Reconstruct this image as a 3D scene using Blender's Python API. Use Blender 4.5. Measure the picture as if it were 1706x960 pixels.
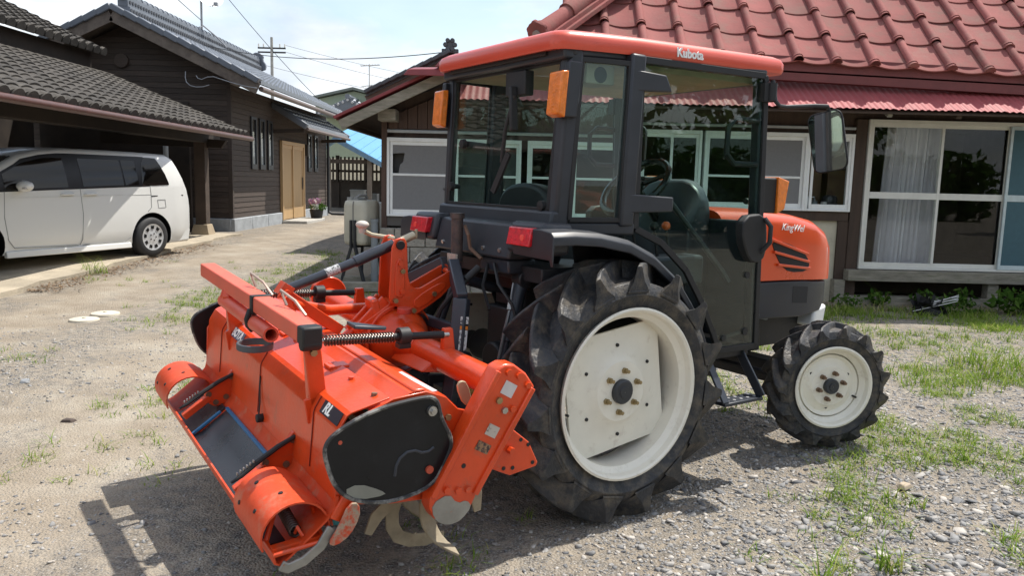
import bpy, bmesh, math, random
import numpy as np
from mathutils import Vector, Matrix
random.seed(7)
PI = math.pi
R = math.radians
for o in list(bpy.data.objects):
    bpy.data.objects.remove(o)
scene = bpy.context.scene
COL = scene.collection

# ------------------------------------------------------------------ camera
CAMH, PITCH, ROLL, FPX = 1.471, .13374, .024517, 1317.2
cam_d = bpy.data.cameras.new('camera')
cam_d.sensor_width = 36.0
cam_d.sensor_fit = 'HORIZONTAL'
cam_d.lens = FPX / 1706 * 36.0
cam_d.clip_start = .05
cam_d.clip_end = 3000
cam = bpy.data.objects.new('camera', cam_d)
COL.objects.link(cam)
fw = Vector((0, math.cos(PITCH), -math.sin(PITCH)))
rt = Vector((1, 0, 0))
up = rt.cross(fw)
r2 = rt * math.cos(ROLL) + up * math.sin(ROLL)
u2 = -rt * math.sin(ROLL) + up * math.cos(ROLL)
cm = Matrix((r2, u2, -fw)).transposed().to_4x4()
cm.translation = (0, 0, CAMH)
cam.matrix_world = cm
scene.camera = cam

# ------------------------------------------------------------------ sky, sun, exposure
SUN = Vector((.437, .334, 1.043)).normalized()
world = bpy.data.worlds.new('World')
scene.world = world
world.use_nodes = True
wn = world.node_tree
wn.nodes.clear()
wo = wn.nodes.new('ShaderNodeOutputWorld')
bg = wn.nodes.new('ShaderNodeBackground')
bg.inputs['Strength'].default_value = .15
sky = wn.nodes.new('ShaderNodeTexSky')
sky.sky_type = 'NISHITA'
sky.sun_disc = False
sky.sun_elevation = math.asin(SUN.z)
sky.sun_rotation = math.atan2(SUN.x, SUN.y)
sky.air_density = 1.2
sky.dust_density = 1.5
tc = wn.nodes.new('ShaderNodeTexCoord')
mp = wn.nodes.new('ShaderNodeMapping')
mp.inputs['Scale'].default_value = (1.0, 1.0, 2.6)
mp.inputs['Location'].default_value = (.35, .1, .2)
wn.links.new(tc.outputs['Generated'], mp.inputs['Vector'])
cn = wn.nodes.new('ShaderNodeTexNoise')
cn.inputs['Scale'].default_value = 2.6
cn.inputs['Detail'].default_value = 9
cn.inputs['Roughness'].default_value = .56
cn.inputs['Distortion'].default_value = .25
wn.links.new(mp.outputs['Vector'], cn.inputs['Vector'])
cr = wn.nodes.new('ShaderNodeValToRGB')
cr.color_ramp.elements[0].position = .43
cr.color_ramp.elements[0].color = (.18, .18, .18, 1)
cr.color_ramp.elements[1].position = .57
cr.color_ramp.elements[1].color = (.93, .93, .93, 1)
wn.links.new(cn.outputs['Fac'], cr.inputs['Fac'])
cm2 = wn.nodes.new('ShaderNodeTexNoise')
cm2.inputs['Scale'].default_value = 7
cm2.inputs['Detail'].default_value = 6
wn.links.new(mp.outputs['Vector'], cm2.inputs['Vector'])
cc = wn.nodes.new('ShaderNodeValToRGB')
cc.color_ramp.elements[0].position = .3
cc.color_ramp.elements[0].color = (3.9, 4.3, 4.9, 1)
cc.color_ramp.elements[1].position = .65
cc.color_ramp.elements[1].color = (6.3, 6.4, 6.5, 1)
wn.links.new(cm2.outputs['Fac'], cc.inputs['Fac'])
cmix = wn.nodes.new('ShaderNodeMixRGB')
wn.links.new(cr.outputs['Color'], cmix.inputs['Fac'])
wn.links.new(sky.outputs['Color'], cmix.inputs['Color1'])
wn.links.new(cc.outputs['Color'], cmix.inputs['Color2'])
wn.links.new(cmix.outputs['Color'], bg.inputs['Color'])
wn.links.new(bg.outputs['Background'], wo.inputs['Surface'])

sun_d = bpy.data.lights.new('sun', 'SUN')
sun_d.energy = 4.5
sun_d.angle = R(.6)
sun_d.color = (1.0, .95, .87)
sun = bpy.data.objects.new('sun', sun_d)
COL.objects.link(sun)
sun.location = (6, 8, 30)
sun.rotation_euler = SUN.to_track_quat('Z', 'Y').to_euler()
vs = scene.view_settings
vs.view_transform = 'Standard'
vs.look = 'None'
vs.gamma = 1
vs.use_curve_mapping = False
vs.exposure = .42
scene.cycles.transparent_max_bounces = 32
scene.cycles.max_bounces = 8

# ------------------------------------------------------------------ materials
def node(nt, t, **kw):
    n = nt.nodes.new(t)
    for k, v in kw.items():
        if k in n.inputs: n.inputs[k].default_value = v
        else: setattr(n, k, v)
    return n

MATS = {}
def mat(name, col, rough=.6, metal=0., var=.15, scale=6., col2=None, c2pos=(.45, .7), bump=0., bscale=40., spec=.5,
        rnd=0., coat=0., stretch=(1, 1, 1), rvar=.12, coord='Object', trans=0.):
    """Principled material: base colour varied by two noises, optional second colour in patches, bump grain."""
    if name in MATS: return MATS[name]
    m = bpy.data.materials.new(name)
    m.use_nodes = True
    nt = m.node_tree
    p = nt.nodes['Principled BSDF']
    p.inputs['Metallic'].default_value = metal
    p.inputs['Specular IOR Level'].default_value = spec
    p.inputs['Coat Weight'].default_value = coat
    p.inputs['Coat Roughness'].default_value = .15
    p.inputs['Transmission Weight'].default_value = trans
    t = node(nt, 'ShaderNodeTexCoord')
    mpn = node(nt, 'ShaderNodeMapping')
    mpn.inputs['Scale'].default_value = stretch
    nt.links.new(t.outputs[coord], mpn.inputs['Vector'])
    vec = mpn.outputs['Vector']
    if rnd > 0:
        oi = node(nt, 'ShaderNodeObjectInfo')
        ad = node(nt, 'ShaderNodeVectorMath', operation='ADD')
        ml = node(nt, 'ShaderNodeMath', operation='MULTIPLY')
        ml.inputs[1].default_value = 57.
        nt.links.new(oi.outputs['Random'], ml.inputs[0])
        nt.links.new(vec, ad.inputs[0])
        nt.links.new(ml.outputs[0], ad.inputs[1])
        vec = ad.outputs[0]
    n1 = node(nt, 'ShaderNodeTexNoise', Scale=scale, Detail=6., Roughness=.6)
    nt.links.new(vec, n1.inputs['Vector'])
    c = Vector(col)
    r1 = node(nt, 'ShaderNodeValToRGB')
    lo, hi = c * (1 - var), c * (1 + var)
    e = r1.color_ramp.elements
    e[0].position, e[1].position = .3, .7
    e[0].color = (*lo, 1); e[1].color = (*[min(x, .95) for x in hi], 1)
    nt.links.new(n1.outputs['Fac'], r1.inputs['Fac'])
    out = r1.outputs['Color']
    if col2 is not None:
        n2 = node(nt, 'ShaderNodeTexNoise', Scale=scale * 1.7, Detail=8., Roughness=.7)
        nt.links.new(vec, n2.inputs['Vector'])
        r2_ = node(nt, 'ShaderNodeValToRGB')
        r2_.color_ramp.elements[0].position, r2_.color_ramp.elements[1].position = c2pos
        nt.links.new(n2.outputs['Fac'], r2_.inputs['Fac'])
        mx = node(nt, 'ShaderNodeMixRGB')
        nt.links.new(r2_.outputs['Color'], mx.inputs['Fac'])
        nt.links.new(out, mx.inputs['Color1'])
        mx.inputs['Color2'].default_value = (*col2, 1)
        out = mx.outputs['Color']
    if rnd > 0:
        oi2 = node(nt, 'ShaderNodeObjectInfo')
        mr = node(nt, 'ShaderNodeMapRange')
        mr.inputs['To Min'].default_value = 1 - rnd
        mr.inputs['To Max'].default_value = 1 + rnd
        nt.links.new(oi2.outputs['Random'], mr.inputs['Value'])
        mm = node(nt, 'ShaderNodeVectorMath', operation='SCALE')
        nt.links.new(out, mm.inputs[0])
        nt.links.new(mr.outputs[0], mm.inputs['Scale'])
        out = mm.outputs[0]
    nt.links.new(out, p.inputs['Base Color'])
    rr = node(nt, 'ShaderNodeMapRange')
    rr.inputs['To Min'].default_value = max(.02, rough - rvar)
    rr.inputs['To Max'].default_value = min(1, rough + rvar)
    nt.links.new(n1.outputs['Fac'], rr.inputs['Value'])
    nt.links.new(rr.outputs[0], p.inputs['Roughness'])
    if bump > 0:
        n3 = node(nt, 'ShaderNodeTexNoise', Scale=bscale, Detail=5.)
        nt.links.new(vec, n3.inputs['Vector'])
        b = node(nt, 'ShaderNodeBump', Strength=bump, Distance=.02)
        nt.links.new(n3.outputs['Fac'], b.inputs['Height'])
        nt.links.new(b.outputs['Normal'], p.inputs['Normal'])
    MATS[name] = m
    return m

def glass(name, tint, refl=1.0, rough=.01, ior=1.5):
    m = bpy.data.materials.new(name)
    m.use_nodes = True
    nt = m.node_tree
    nt.nodes.clear()
    o = node(nt, 'ShaderNodeOutputMaterial')
    tr = node(nt, 'ShaderNodeBsdfTransparent', Color=(*tint, 1))
    gl = node(nt, 'ShaderNodeBsdfGlossy', Roughness=rough)
    gl.inputs['Color'].default_value = (refl, refl, refl, 1)
    fr = node(nt, 'ShaderNodeFresnel', IOR=ior)
    ge = node(nt, 'ShaderNodeNewGeometry')
    mr = node(nt, 'ShaderNodeMapRange')
    mr.inputs['To Min'].default_value = ior
    mr.inputs['To Max'].default_value = 1 / ior
    nt.links.new(ge.outputs['Backfacing'], mr.inputs['Value'])
    nt.links.new(mr.outputs[0], fr.inputs['IOR'])
    mx = node(nt, 'ShaderNodeMixShader')
    nt.links.new(fr.outputs[0], mx.inputs[0])
    nt.links.new(tr.outputs[0], mx.inputs[1])
    nt.links.new(gl.outputs[0], mx.inputs[2])
    nt.links.new(mx.outputs[0], o.inputs['Surface'])
    MATS[name] = m
    return m

def emis(name, col, strength, rough=.2):
    m = mat(name, col, rough, var=.05)
    p = m.node_tree.nodes['Principled BSDF']
    p.inputs['Emission Color'].default_value = (*col, 1)
    p.inputs['Emission Strength'].default_value = strength
    return m

# ------------------------------------------------------------------ mesh builder
class MB:
    def __init__(s): s.v, s.f, s.mi = [], [], []
    def add(s, vs_, fs, mi=0):
        b = len(s.v)
        s.v += [tuple(x) for x in vs_]
        s.f += [tuple(b + i for i in f) for f in fs]
        s.mi += [mi] * len(fs)
        return s
    def box(s, x0, x1, y0, y1, z0, z1, mi=0):
        v = [(x, y, z) for z in (z0, z1) for y in (y0, y1) for x in (x0, x1)]
        return s.add(v, [(0, 2, 3, 1), (4, 5, 7, 6), (0, 1, 5, 4), (2, 6, 7, 3), (0, 4, 6, 2), (1, 3, 7, 5)], mi)
    def hexa(s, bot, top, mi=0):
        return s.add(list(bot) + list(top), [(3, 2, 1, 0), (4, 5, 6, 7), (0, 1, 5, 4), (1, 2, 6, 5), (2, 3, 7, 6), (3, 0, 4, 7)], mi)
    def beam(s, p0, p1, w, h, upv=(0, 0, 1), w1=None, h1=None, mi=0):
        p0, p1, upv = Vector(p0), Vector(p1), Vector(upv)
        d = (p1 - p0).normalized()
        a = d.cross(upv)
        if a.length < 1e-4: a = d.cross(Vector((1, 0, 0)))
        a.normalize(); b = a.cross(d)
        w1 = w if w1 is None else w1; h1 = h if h1 is None else h1
        q0 = [p0 + a * (i * w / 2) + b * (j * h / 2) for i, j in ((-1, -1), (1, -1), (1, 1), (-1, 1))]
        q1 = [p1 + a * (i * w1 / 2) + b * (j * h1 / 2) for i, j in ((-1, -1), (1, -1), (1, 1), (-1, 1))]
        return s.hexa(q0, q1, mi)
    def cyl(s, p0, p1, r, r1=None, n=16, mi=0, caps=True):
        p0, p1 = Vector(p0), Vector(p1)
        r1 = r if r1 is None else r1
        d = (p1 - p0).normalized()
        a = d.orthogonal().normalized(); b = d.cross(a)
        vv = []
        for p, q in ((p0, r), (p1, r1)):
            vv += [p + (a * math.cos(2 * PI * i / n) + b * math.sin(2 * PI * i / n)) * q for i in range(n)]
        fs = [(i, (i + 1) % n, n + (i + 1) % n, n + i) for i in range(n)]
        if caps: fs += [tuple(range(n - 1, -1, -1)), tuple(range(n, 2 * n))]
        return s.add(vv, fs, mi)
    def tube(s, pts, r, n=10, mi=0, closed=False):
        pts = [Vector(p) for p in pts]
        N = len(pts)
        rr = r if isinstance(r, (list, tuple)) else [r] * N
        vv = []; a = None
        for i, p in enumerate(pts):
            if closed: d = pts[(i + 1) % N] - pts[i - 1]
            else: d = pts[min(i + 1, N - 1)] - pts[max(i - 1, 0)]
            d.normalize()
            if a is None: a = d.orthogonal().normalized()
            else:
                a = a - d * a.dot(d)
                a = a.normalized() if a.length > 1e-6 else d.orthogonal().normalized()
            b = d.cross(a)
            vv += [p + (a * math.cos(2 * PI * k / n) + b * math.sin(2 * PI * k / n)) * rr[i] for k in range(n)]
        fs = []
        for i in range(N if closed else N - 1):
            j = (i + 1) % N
            fs += [(i * n + k, i * n + (k + 1) % n, j * n + (k + 1) % n, j * n + k) for k in range(n)]
        if not closed: fs += [tuple(range(n - 1, -1, -1)), tuple((N - 1) * n + k for k in range(n))]
        return s.add(vv, fs, mi)
    def prism(s, poly, ax, a, b, mi=0):
        """polygon in the two other axes extruded along ax from a to b"""
        def P(q, t):
            if ax == 0: return (t, q[0], q[1])
            if ax == 1: return (q[0], t, q[1])
            return (q[0], q[1], t)
        n = len(poly)
        vv = [P(q, a) for q in poly] + [P(q, b) for q in poly]
        fs = [(i, (i + 1) % n, n + (i + 1) % n, n + i) for i in range(n)]
        fs += [tuple(range(n - 1, -1, -1)), tuple(range(n, 2 * n))]
        return s.add(vv, fs, mi)
    def lathe(s, prof, n=32, ax=1, c=(0, 0, 0), mi=0, closed=False, a0=0, a1=2 * PI):
        """profile (radius, height along ax); closed joins last ring to the first"""
        full = abs(a1 - a0 - 2 * PI) < 1e-6
        na = n if full else n + 1
        vv = []
        for r_, h_ in prof:
            for k in range(na):
                t = a0 + (a1 - a0) * k / n
                u, w = r_ * math.cos(t), r_ * math.sin(t)
                if ax == 1: vv.append((c[0] + u, c[1] + h_, c[2] + w))
                elif ax == 2: vv.append((c[0] + u, c[1] + w, c[2] + h_))
                else: vv.append((c[0] + h_, c[1] + u, c[2] + w))
        fs = []
        L = len(prof)
        for i in range(L if closed else L - 1):
            j = (i + 1) % L
            for k in range(n):
                k2 = (k + 1) % na
                fs.append((i * na + k, i * na + k2, j * na + k2, j * na + k))
        return s.add(vv, fs, mi)
    def loft(s, rings, closed=True, caps=True, mi=0):
        n = len(rings[0]); vv = [p for r_ in rings for p in r_]
        fs = []
        for i in range(len(rings) - 1):
            for k in range(n if closed else n - 1):
                k2 = (k + 1) % n
                fs.append((i * n + k, i * n + k2, (i + 1) * n + k2, (i + 1) * n + k))
        if caps and closed:
            fs += [tuple(range(n - 1, -1, -1)), tuple((len(rings) - 1) * n + k for k in range(n))]
        return s.add(vv, fs, mi)
    def strip(s, prof, ax, a, b, th=.006, mi=0, n=1):
        """open profile in the two other axes swept along ax, given thickness th"""
        P = [Vector(q) for q in prof]
        off = []
        for i in range(len(P)):
            d = P[min(i + 1, len(P) - 1)] - P[max(i - 1, 0)]
            d.normalize()
            off.append(P[i] + Vector((-d.y, d.x)) * th)
        return s.prism([tuple(p) for p in P] + [tuple(p) for p in reversed(off)], ax, a, b, mi)
    def ball(s, c, r, nu=16, nv=10, mi=0):
        rx, ry, rz = (r, r, r) if not isinstance(r, (tuple, list)) else r
        rings = []
        for i in range(1, nv):
            t = PI * i / nv
            rings.append([(c[0] + rx * math.sin(t) * math.cos(2 * PI * k / nu), c[1] + ry * math.sin(t) * math.sin(2 * PI * k / nu), c[2] - rz * math.cos(t)) for k in range(nu)])
        return s.loft(rings, mi=mi)
    def build(s, name, m, parent=None, bevel=0., smooth=40, loc=None, fix=True):
        me = bpy.data.meshes.new(name)
        me.from_pydata([tuple(v) for v in s.v], [], s.f)
        ms = m if isinstance(m, (list, tuple)) else [m]
        for q in ms: me.materials.append(q)
        if len(ms) > 1: me.polygons.foreach_set('material_index', s.mi)
        if fix:
            b = bmesh.new(); b.from_mesh(me)
            bmesh.ops.recalc_face_normals(b, faces=b.faces)
            b.to_mesh(me); b.free()
        if smooth:
            me.polygons.foreach_set('use_smooth', [True] * len(me.polygons))
            me.set_sharp_from_angle(angle=R(smooth))
        o = bpy.data.objects.new(name, me)
        COL.objects.link(o)
        if parent: o.parent = parent
        if loc: o.location = loc
        if bevel:
            bv = o.modifiers.new('bevel', 'BEVEL')
            bv.width = bevel; bv.segments = 2; bv.limit_method = 'ANGLE'; bv.angle_limit = R(35)
        return o

def tag(o, label, cat=None, group=None, kind=None):
    if label: o['label'] = label
    if cat: o['category'] = cat
    if group: o['group'] = group
    if kind: o['kind'] = kind
    return o
def thing(name, label, cat, loc=(0, 0, 0), rz=0., group=None):
    o = bpy.data.objects.new(name, None)
    COL.objects.link(o)
    o.location = loc; o.rotation_euler = (0, 0, rz)
    o.empty_display_size = .2
    return tag(o, label, cat, group)
def sub(name, me, parent, loc=(0, 0, 0), rot=(0, 0, 0), scale=None):
    o = bpy.data.objects.new(name, me)
    COL.objects.link(o); o.parent = parent
    o.location = loc; o.rotation_euler = rot
    if scale: o.scale = scale
    return o
def copy_tree(o, parent=None):
    c = o.copy(); COL.objects.link(c)
    if parent: c.parent = parent
    for ch in list(o.children): copy_tree(ch, c)
    return c
def text_mesh(txt, size, depth=.0015, shear=0., align='CENTER', offset=0.):
    cu = bpy.data.curves.new('lettering', 'FONT')
    cu.body = txt; cu.size = size; cu.extrude = depth; cu.shear = shear; cu.align_x = align; cu.align_y = 'CENTER'
    cu.offset = offset; cu.resolution_u = 3
    o = bpy.data.objects.new('tmp_text', cu)
    COL.objects.link(o)
    bpy.context.view_layer.update()
    me = bpy.data.meshes.new_from_object(o.evaluated_get(bpy.context.evaluated_depsgraph_get()))
    bpy.data.objects.remove(o)
    return me
def lettering(txt, size, m, parent, loc, ex, ez, shear=0., name='lettering', depth=.0015, offset=0.):
    """text whose reading direction is ex and up direction ez, in the parent's space"""
    me = text_mesh(txt, size, depth, shear, offset=offset)
    me.materials.clear(); me.materials.append(m)
    o = sub(name, me, parent)
    ex, ez = Vector(ex).normalized(), Vector(ez).normalized()
    ez = (ez - ex * ez.dot(ex)).normalized()
    mt = Matrix((ex, ez, ex.cross(ez))).transposed().to_4x4()
    mt.translation = loc
    o.matrix_local = mt
    return o
def smo(a, b, x):
    t = min(1, max(0, (x - a) / (b - a)))
    return t * t * (3 - 2 * t)
def rrect(cx, cy, w, h, r, n=4):
    pts = []
    for (sx, sy, a) in ((1, 1, 0), (-1, 1, 90), (-1, -1, 180), (1, -1, 270)):
        for k in range(n + 1):
            t = R(a + 90 * k / n)
            pts.append((cx + sx * (w / 2 - r) + r * math.cos(t), cy + sy * (h / 2 - r) + r * math.sin(t)))
    return pts
def smooth_poly(pts, it=2):
    for _ in range(it):
        q = []
        for i in range(len(pts)):
            a, b = pts[i], pts[(i + 1) % len(pts)]
            q += [(a[0] * .75 + b[0] * .25, a[1] * .75 + b[1] * .25), (a[0] * .25 + b[0] * .75, a[1] * .25 + b[1] * .75)]
        pts = q
    return pts

# tractor frame on the ground
TX, TY, TH = .1204, 3.9502, .59253
CT_, ST_ = math.cos(TH), math.sin(TH)
def ground_z(X, Y):
    b = .22 * smo(4.5, 17, Y) * (1 - smo(-4.0, .5, X))
    t = CT_ * (X - TX) + ST_ * (Y - TY); yy = -ST_ * (X - TX) + CT_ * (Y - TY)
    return b + .045 * smo(.45, 1.4, t) * (1 - smo(2.2, 4.0, t)) * (1 - smo(1.2, 2.5, abs(yy)))

# palette -------------------------------------------------------------------------------------
ORANGE = mat('tiller orange paint', (.66, .062, .009), .36, var=.14, scale=5, col2=(.36, .10, .055), c2pos=(.57, .76), bump=.07, bscale=60, coat=.3)
ORANGE_T = mat('tractor orange paint', (.70, .074, .010), .30, var=.06, scale=3, coat=.5)
ROOFRED = mat('faded cab roof paint', (.64, .078, .040), .40, var=.06, scale=3, coat=.3)
CHAR = mat('charcoal cab plastic', (.027, .030, .037), .45, var=.15, scale=8, bump=.02, bscale=200)
DARK = mat('black cast metal', (.018, .019, .022), .5, var=.35, scale=10, col2=(.05, .042, .033), c2pos=(.55, .8), bump=.08, bscale=60)
NAVY = mat('dark blue grey painted steel', (.028, .033, .044), .4, var=.15, scale=9, col2=(.07, .06, .05), c2pos=(.6, .85))
BLACK = mat('black rubber', (.014, .014, .015), .6, var=.3, scale=12)
TYRE = mat('weathered tyre rubber', (.032, .033, .036), .5, var=.4, scale=9, col2=(.115, .097, .074), c2pos=(.46, .70), bump=.25, bscale=70, spec=.35)
CREAM = mat('cream wheel paint', (.80, .765, .66), .38, var=.05, scale=7, col2=(.45, .38, .29), c2pos=(.56, .88))
STEEL = mat('bare steel', (.45, .44, .42), .35, metal=.9, var=.2, scale=20)
BRASS = mat('yellow zinc bolts', (.36, .28, .15), .4, metal=.8, var=.25, scale=30)
AMBER = mat('amber lens', (.80, .20, .015), .18, var=.22, scale=30, bump=.2, bscale=120, coat=.4)
REDLENS = mat('red lens', (.62, .012, .022), .15, var=.35, scale=45, bump=.25, bscale=150, coat=.5)
WHITE = mat('white paint', (.80, .80, .78), .5, var=.04)
STICK = mat('pale sticker', (.62, .58, .54), .55, var=.12, scale=60, col2=(.25, .2, .2), c2pos=(.55, .62))
CABGLASS = glass('tinted cab glass', (.90, .965, .945), ior=1.36)
WINGLASS = glass('window glass', (.93, .95, .95), ior=1.33)
VANGLASS = glass('privacy glass', (.05, .05, .052), ior=1.5)
MIRROR = mat('mirror', (.82, .86, .87), .03, metal=1, var=.01, rvar=.01)
# ================================================================== GROUND
def axis(lo, hi, st, far, neg_far):
    a = list(np.arange(lo, hi + 1e-6, st))
    s, x = st, hi
    while x < far: s *= 1.35; x += s; a.append(x)
    s, x = st, lo; pre = []
    while x > neg_far: s *= 1.35; x -= s; pre.append(x)
    return np.array(pre[::-1] + a)
gx = axis(-8, 9, .11, 700, -700)
gy = axis(-1.5, 14, .11, 900, -300)
GXX, GYY = np.meshgrid(gx, gy)
rng = np.random.default_rng(3)
def vnoise(X, Y, sc, seed):
    g = np.random.default_rng(seed).random((257, 257))
    x, y = (X * sc) % 256, (Y * sc) % 256
    xi, yi = x.astype(int), y.astype(int)
    fx, fy = x - xi, y - yi
    fx, fy = fx * fx * (3 - 2 * fx), fy * fy * (3 - 2 * fy)
    return (g[yi, xi] * (1 - fx) * (1 - fy) + g[yi, xi + 1] * fx * (1 - fy) + g[yi + 1, xi] * (1 - fx) * fy + g[yi + 1, xi + 1] * fx * fy)
def smn(a, b, x):
    t = np.clip((x - a) / (b - a), 0, 1); return t * t * (3 - 2 * t)
def gz_np(X, Y):
    b = .22 * smn(4.5, 17, Y) * (1 - smn(-4.0, .5, X))
    t = CT_ * (X - TX) + ST_ * (Y - TY); yy = -ST_ * (X - TX) + CT_ * (Y - TY)
    return b + .045 * smn(.45, 1.4, t) * (1 - smn(2.2, 4.0, t)) * (1 - smn(1.2, 2.5, np.abs(yy)))
def micro(X, Y):
    near = (np.abs(X) < 12) & (Y < 30)
    return np.where(near, (vnoise(X, Y, .9, 1) - .5) * .030 + (vnoise(X, Y, 3.1, 2) - .5) * .014 - .022 + .02 * 0, -.02)
GZZ = gz_np(GXX, GYY) + micro(GXX, GYY)
ny, nx = GXX.shape
me = bpy.data.meshes.new('ground')
vv = np.stack([GXX, GYY, GZZ], -1).reshape(-1, 3)
idx = np.arange(nx * ny).reshape(ny, nx)
q = np.stack([idx[:-1, :-1], idx[:-1, 1:], idx[1:, 1:], idx[1:, :-1]], -1).reshape(-1, 4)
me.from_pydata(vv.tolist(), [], q.tolist())
me.polygons.foreach_set('use_smooth', [True] * len(me.polygons))
ground = bpy.data.objects.new('ground', me)
COL.objects.link(ground)
tag(ground, 'tan dirt and grey gravel farmyard ground with wheel tracks', 'ground', kind='structure')

def ground_mat():
    m = bpy.data.materials.new('dirt and gravel')
    m.use_nodes = True
    nt = m.node_tree; L = nt.links
    p = nt.nodes['Principled BSDF']
    p.inputs['Roughness'].default_value = .95
    p.inputs['Specular IOR Level'].default_value = .15
    t = node(nt, 'ShaderNodeTexCoord')
    V = t.outputs['Object']
    def noise(sc, det=6., rough=.6, vec=V, dist=0.):
        n = node(nt, 'ShaderNodeTexNoise', Scale=sc, Detail=det, Roughness=rough, Distortion=dist)
        L.new(vec, n.inputs['Vector']); return n.outputs['Fac']
    def ramp(f, stops):
        r_ = node(nt, 'ShaderNodeValToRGB')
        e = r_.color_ramp.elements
        while len(e) < len(stops): e.new(.5)
        for i, (po, c) in enumerate(stops):
            e[i].position = po; e[i].color = (*c, 1) if len(c) == 3 else c
        L.new(f, r_.inputs['Fac']); return r_.outputs['Color']
    def mix(f, a, b, mode='MIX'):
        x = node(nt, 'ShaderNodeMixRGB', blend_type=mode)
        if isinstance(f, float): x.inputs['Fac'].default_value = f
        else: L.new(f, x.inputs['Fac'])
        for s_, q_ in (('Color1', a), ('Color2', b)):
            if isinstance(q_, tuple): x.inputs[s_].default_value = (*q_, 1)
            else: L.new(q_, x.inputs[s_])
        return x.outputs['Color']
    # loose dirt
    dirt = ramp(noise(2.2, 8, .65), [(.3, (.28, .232, .175)), (.52, (.365, .312, .245)), (.72, (.43, .385, .315))])
    # fine crushed stone, two voronoi sizes
    def stones(sc):
        v = node(nt, 'ShaderNodeTexVoronoi', Scale=sc)
        L.new(V, v.inputs['Vector'])
        c = ramp(v.outputs['Color'], [(.0, (.16, .155, .15)), (.45, (.30, .285, .265)), (.8, (.42, .395, .36)), (1., (.58, .55, .50))])
        d = ramp(v.outputs['Distance'], [(.25, (1, 1, 1)), (.62, (.45, .43, .40))])
        return mix(1.0, c, d, 'MULTIPLY'), v.outputs['Distance']
    s1, d1 = stones(85.)
    s2, d2 = stones(170.)
    grav = mix(ramp(noise(9., 3), [(.42, (0, 0, 0)), (.6, (1, 1, 1))]), s1, s2)
    # where the gravel lies: noise patches plus two worn wheel tracks running away from the camera
    sp = node(nt, 'ShaderNodeSeparateXYZ')
    wob = noise(.35, 3)
    L.new(V, sp.inputs[0])
    ad = node(nt, 'ShaderNodeMath', operation='MULTIPLY_ADD')
    L.new(wob, ad.inputs[0]); ad.inputs[1].default_value = 1.6; L.new(sp.outputs['X'], ad.inputs[2])
    mr = node(nt, 'ShaderNodeMapRange')
    mr.inputs['From Min'].default_value = -7; mr.inputs['From Max'].default_value = 3
    L.new(ad.outputs[0], mr.inputs['Value'])
    track = ramp(mr.outputs[0], [(.0, (.52,) * 3), (.2, (.58,) * 3), (.30, (.20,) * 3), (.42, (.54,) * 3), (.54, (.22,) * 3), (.66, (.52,) * 3), (.78, (.86,) * 3), (1., (.95,) * 3)])
    pn = noise(1.15, 8, .72, dist=.6)
    ma = node(nt, 'ShaderNodeMath', operation='ADD')
    L.new(pn, ma.inputs[0]); L.new(track, ma.inputs[1])
    mask = ramp(ma.outputs[0], [(.78, (0, 0, 0)), (1.0, (1, 1, 1))])
    mask2 = ramp(noise(14., 5, .7), [(.40, (.10,) * 3), (.62, (1,) * 3)])
    mm = mix(1.0, mask, mask2, 'MULTIPLY')
    col = mix(mm, dirt, grav)
    # sparse pebbles everywhere in the dirt
    v3 = node(nt, 'ShaderNodeTexVoronoi', Scale=34.)
    L.new(V, v3.inputs['Vector'])
    peb = ramp(v3.outputs['Distance'], [(.10, (1, 1, 1)), (.16, (0, 0, 0))])
    col = mix(peb, col, ramp(v3.outputs['Color'], [(0., (.2, .2, .2)), (1., (.52, .48, .43))]))
    # dry orange-brown patch stain
    col = mix(ramp(noise(.7, 6, .7), [(.62, (0, 0, 0)), (.78, (.6, .6, .6))]), col, (.37, .235, .13))
    fine = ramp(noise(240., 4, .7), [(.3, (.72, .72, .72)), (.7, (1.2, 1.2, 1.2))])
    col = mix(1.0, col, fine, 'MULTIPLY')
    L.new(col, p.inputs['Base Color'])
    bsum = node(nt, 'ShaderNodeMath', operation='MULTIPLY_ADD')
    L.new(d1, bsum.inputs[0]); bsum.inputs[1].default_value = -1.; L.new(noise(60., 6, .7), bsum.inputs[2])
    b = node(nt, 'ShaderNodeBump', Strength=.75, Distance=.014)
    L.new(bsum.outputs[0], b.inputs['Height'])
    L.new(b.outputs['Normal'], p.inputs['Normal'])
    return m
me.materials.append(ground_mat())

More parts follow.
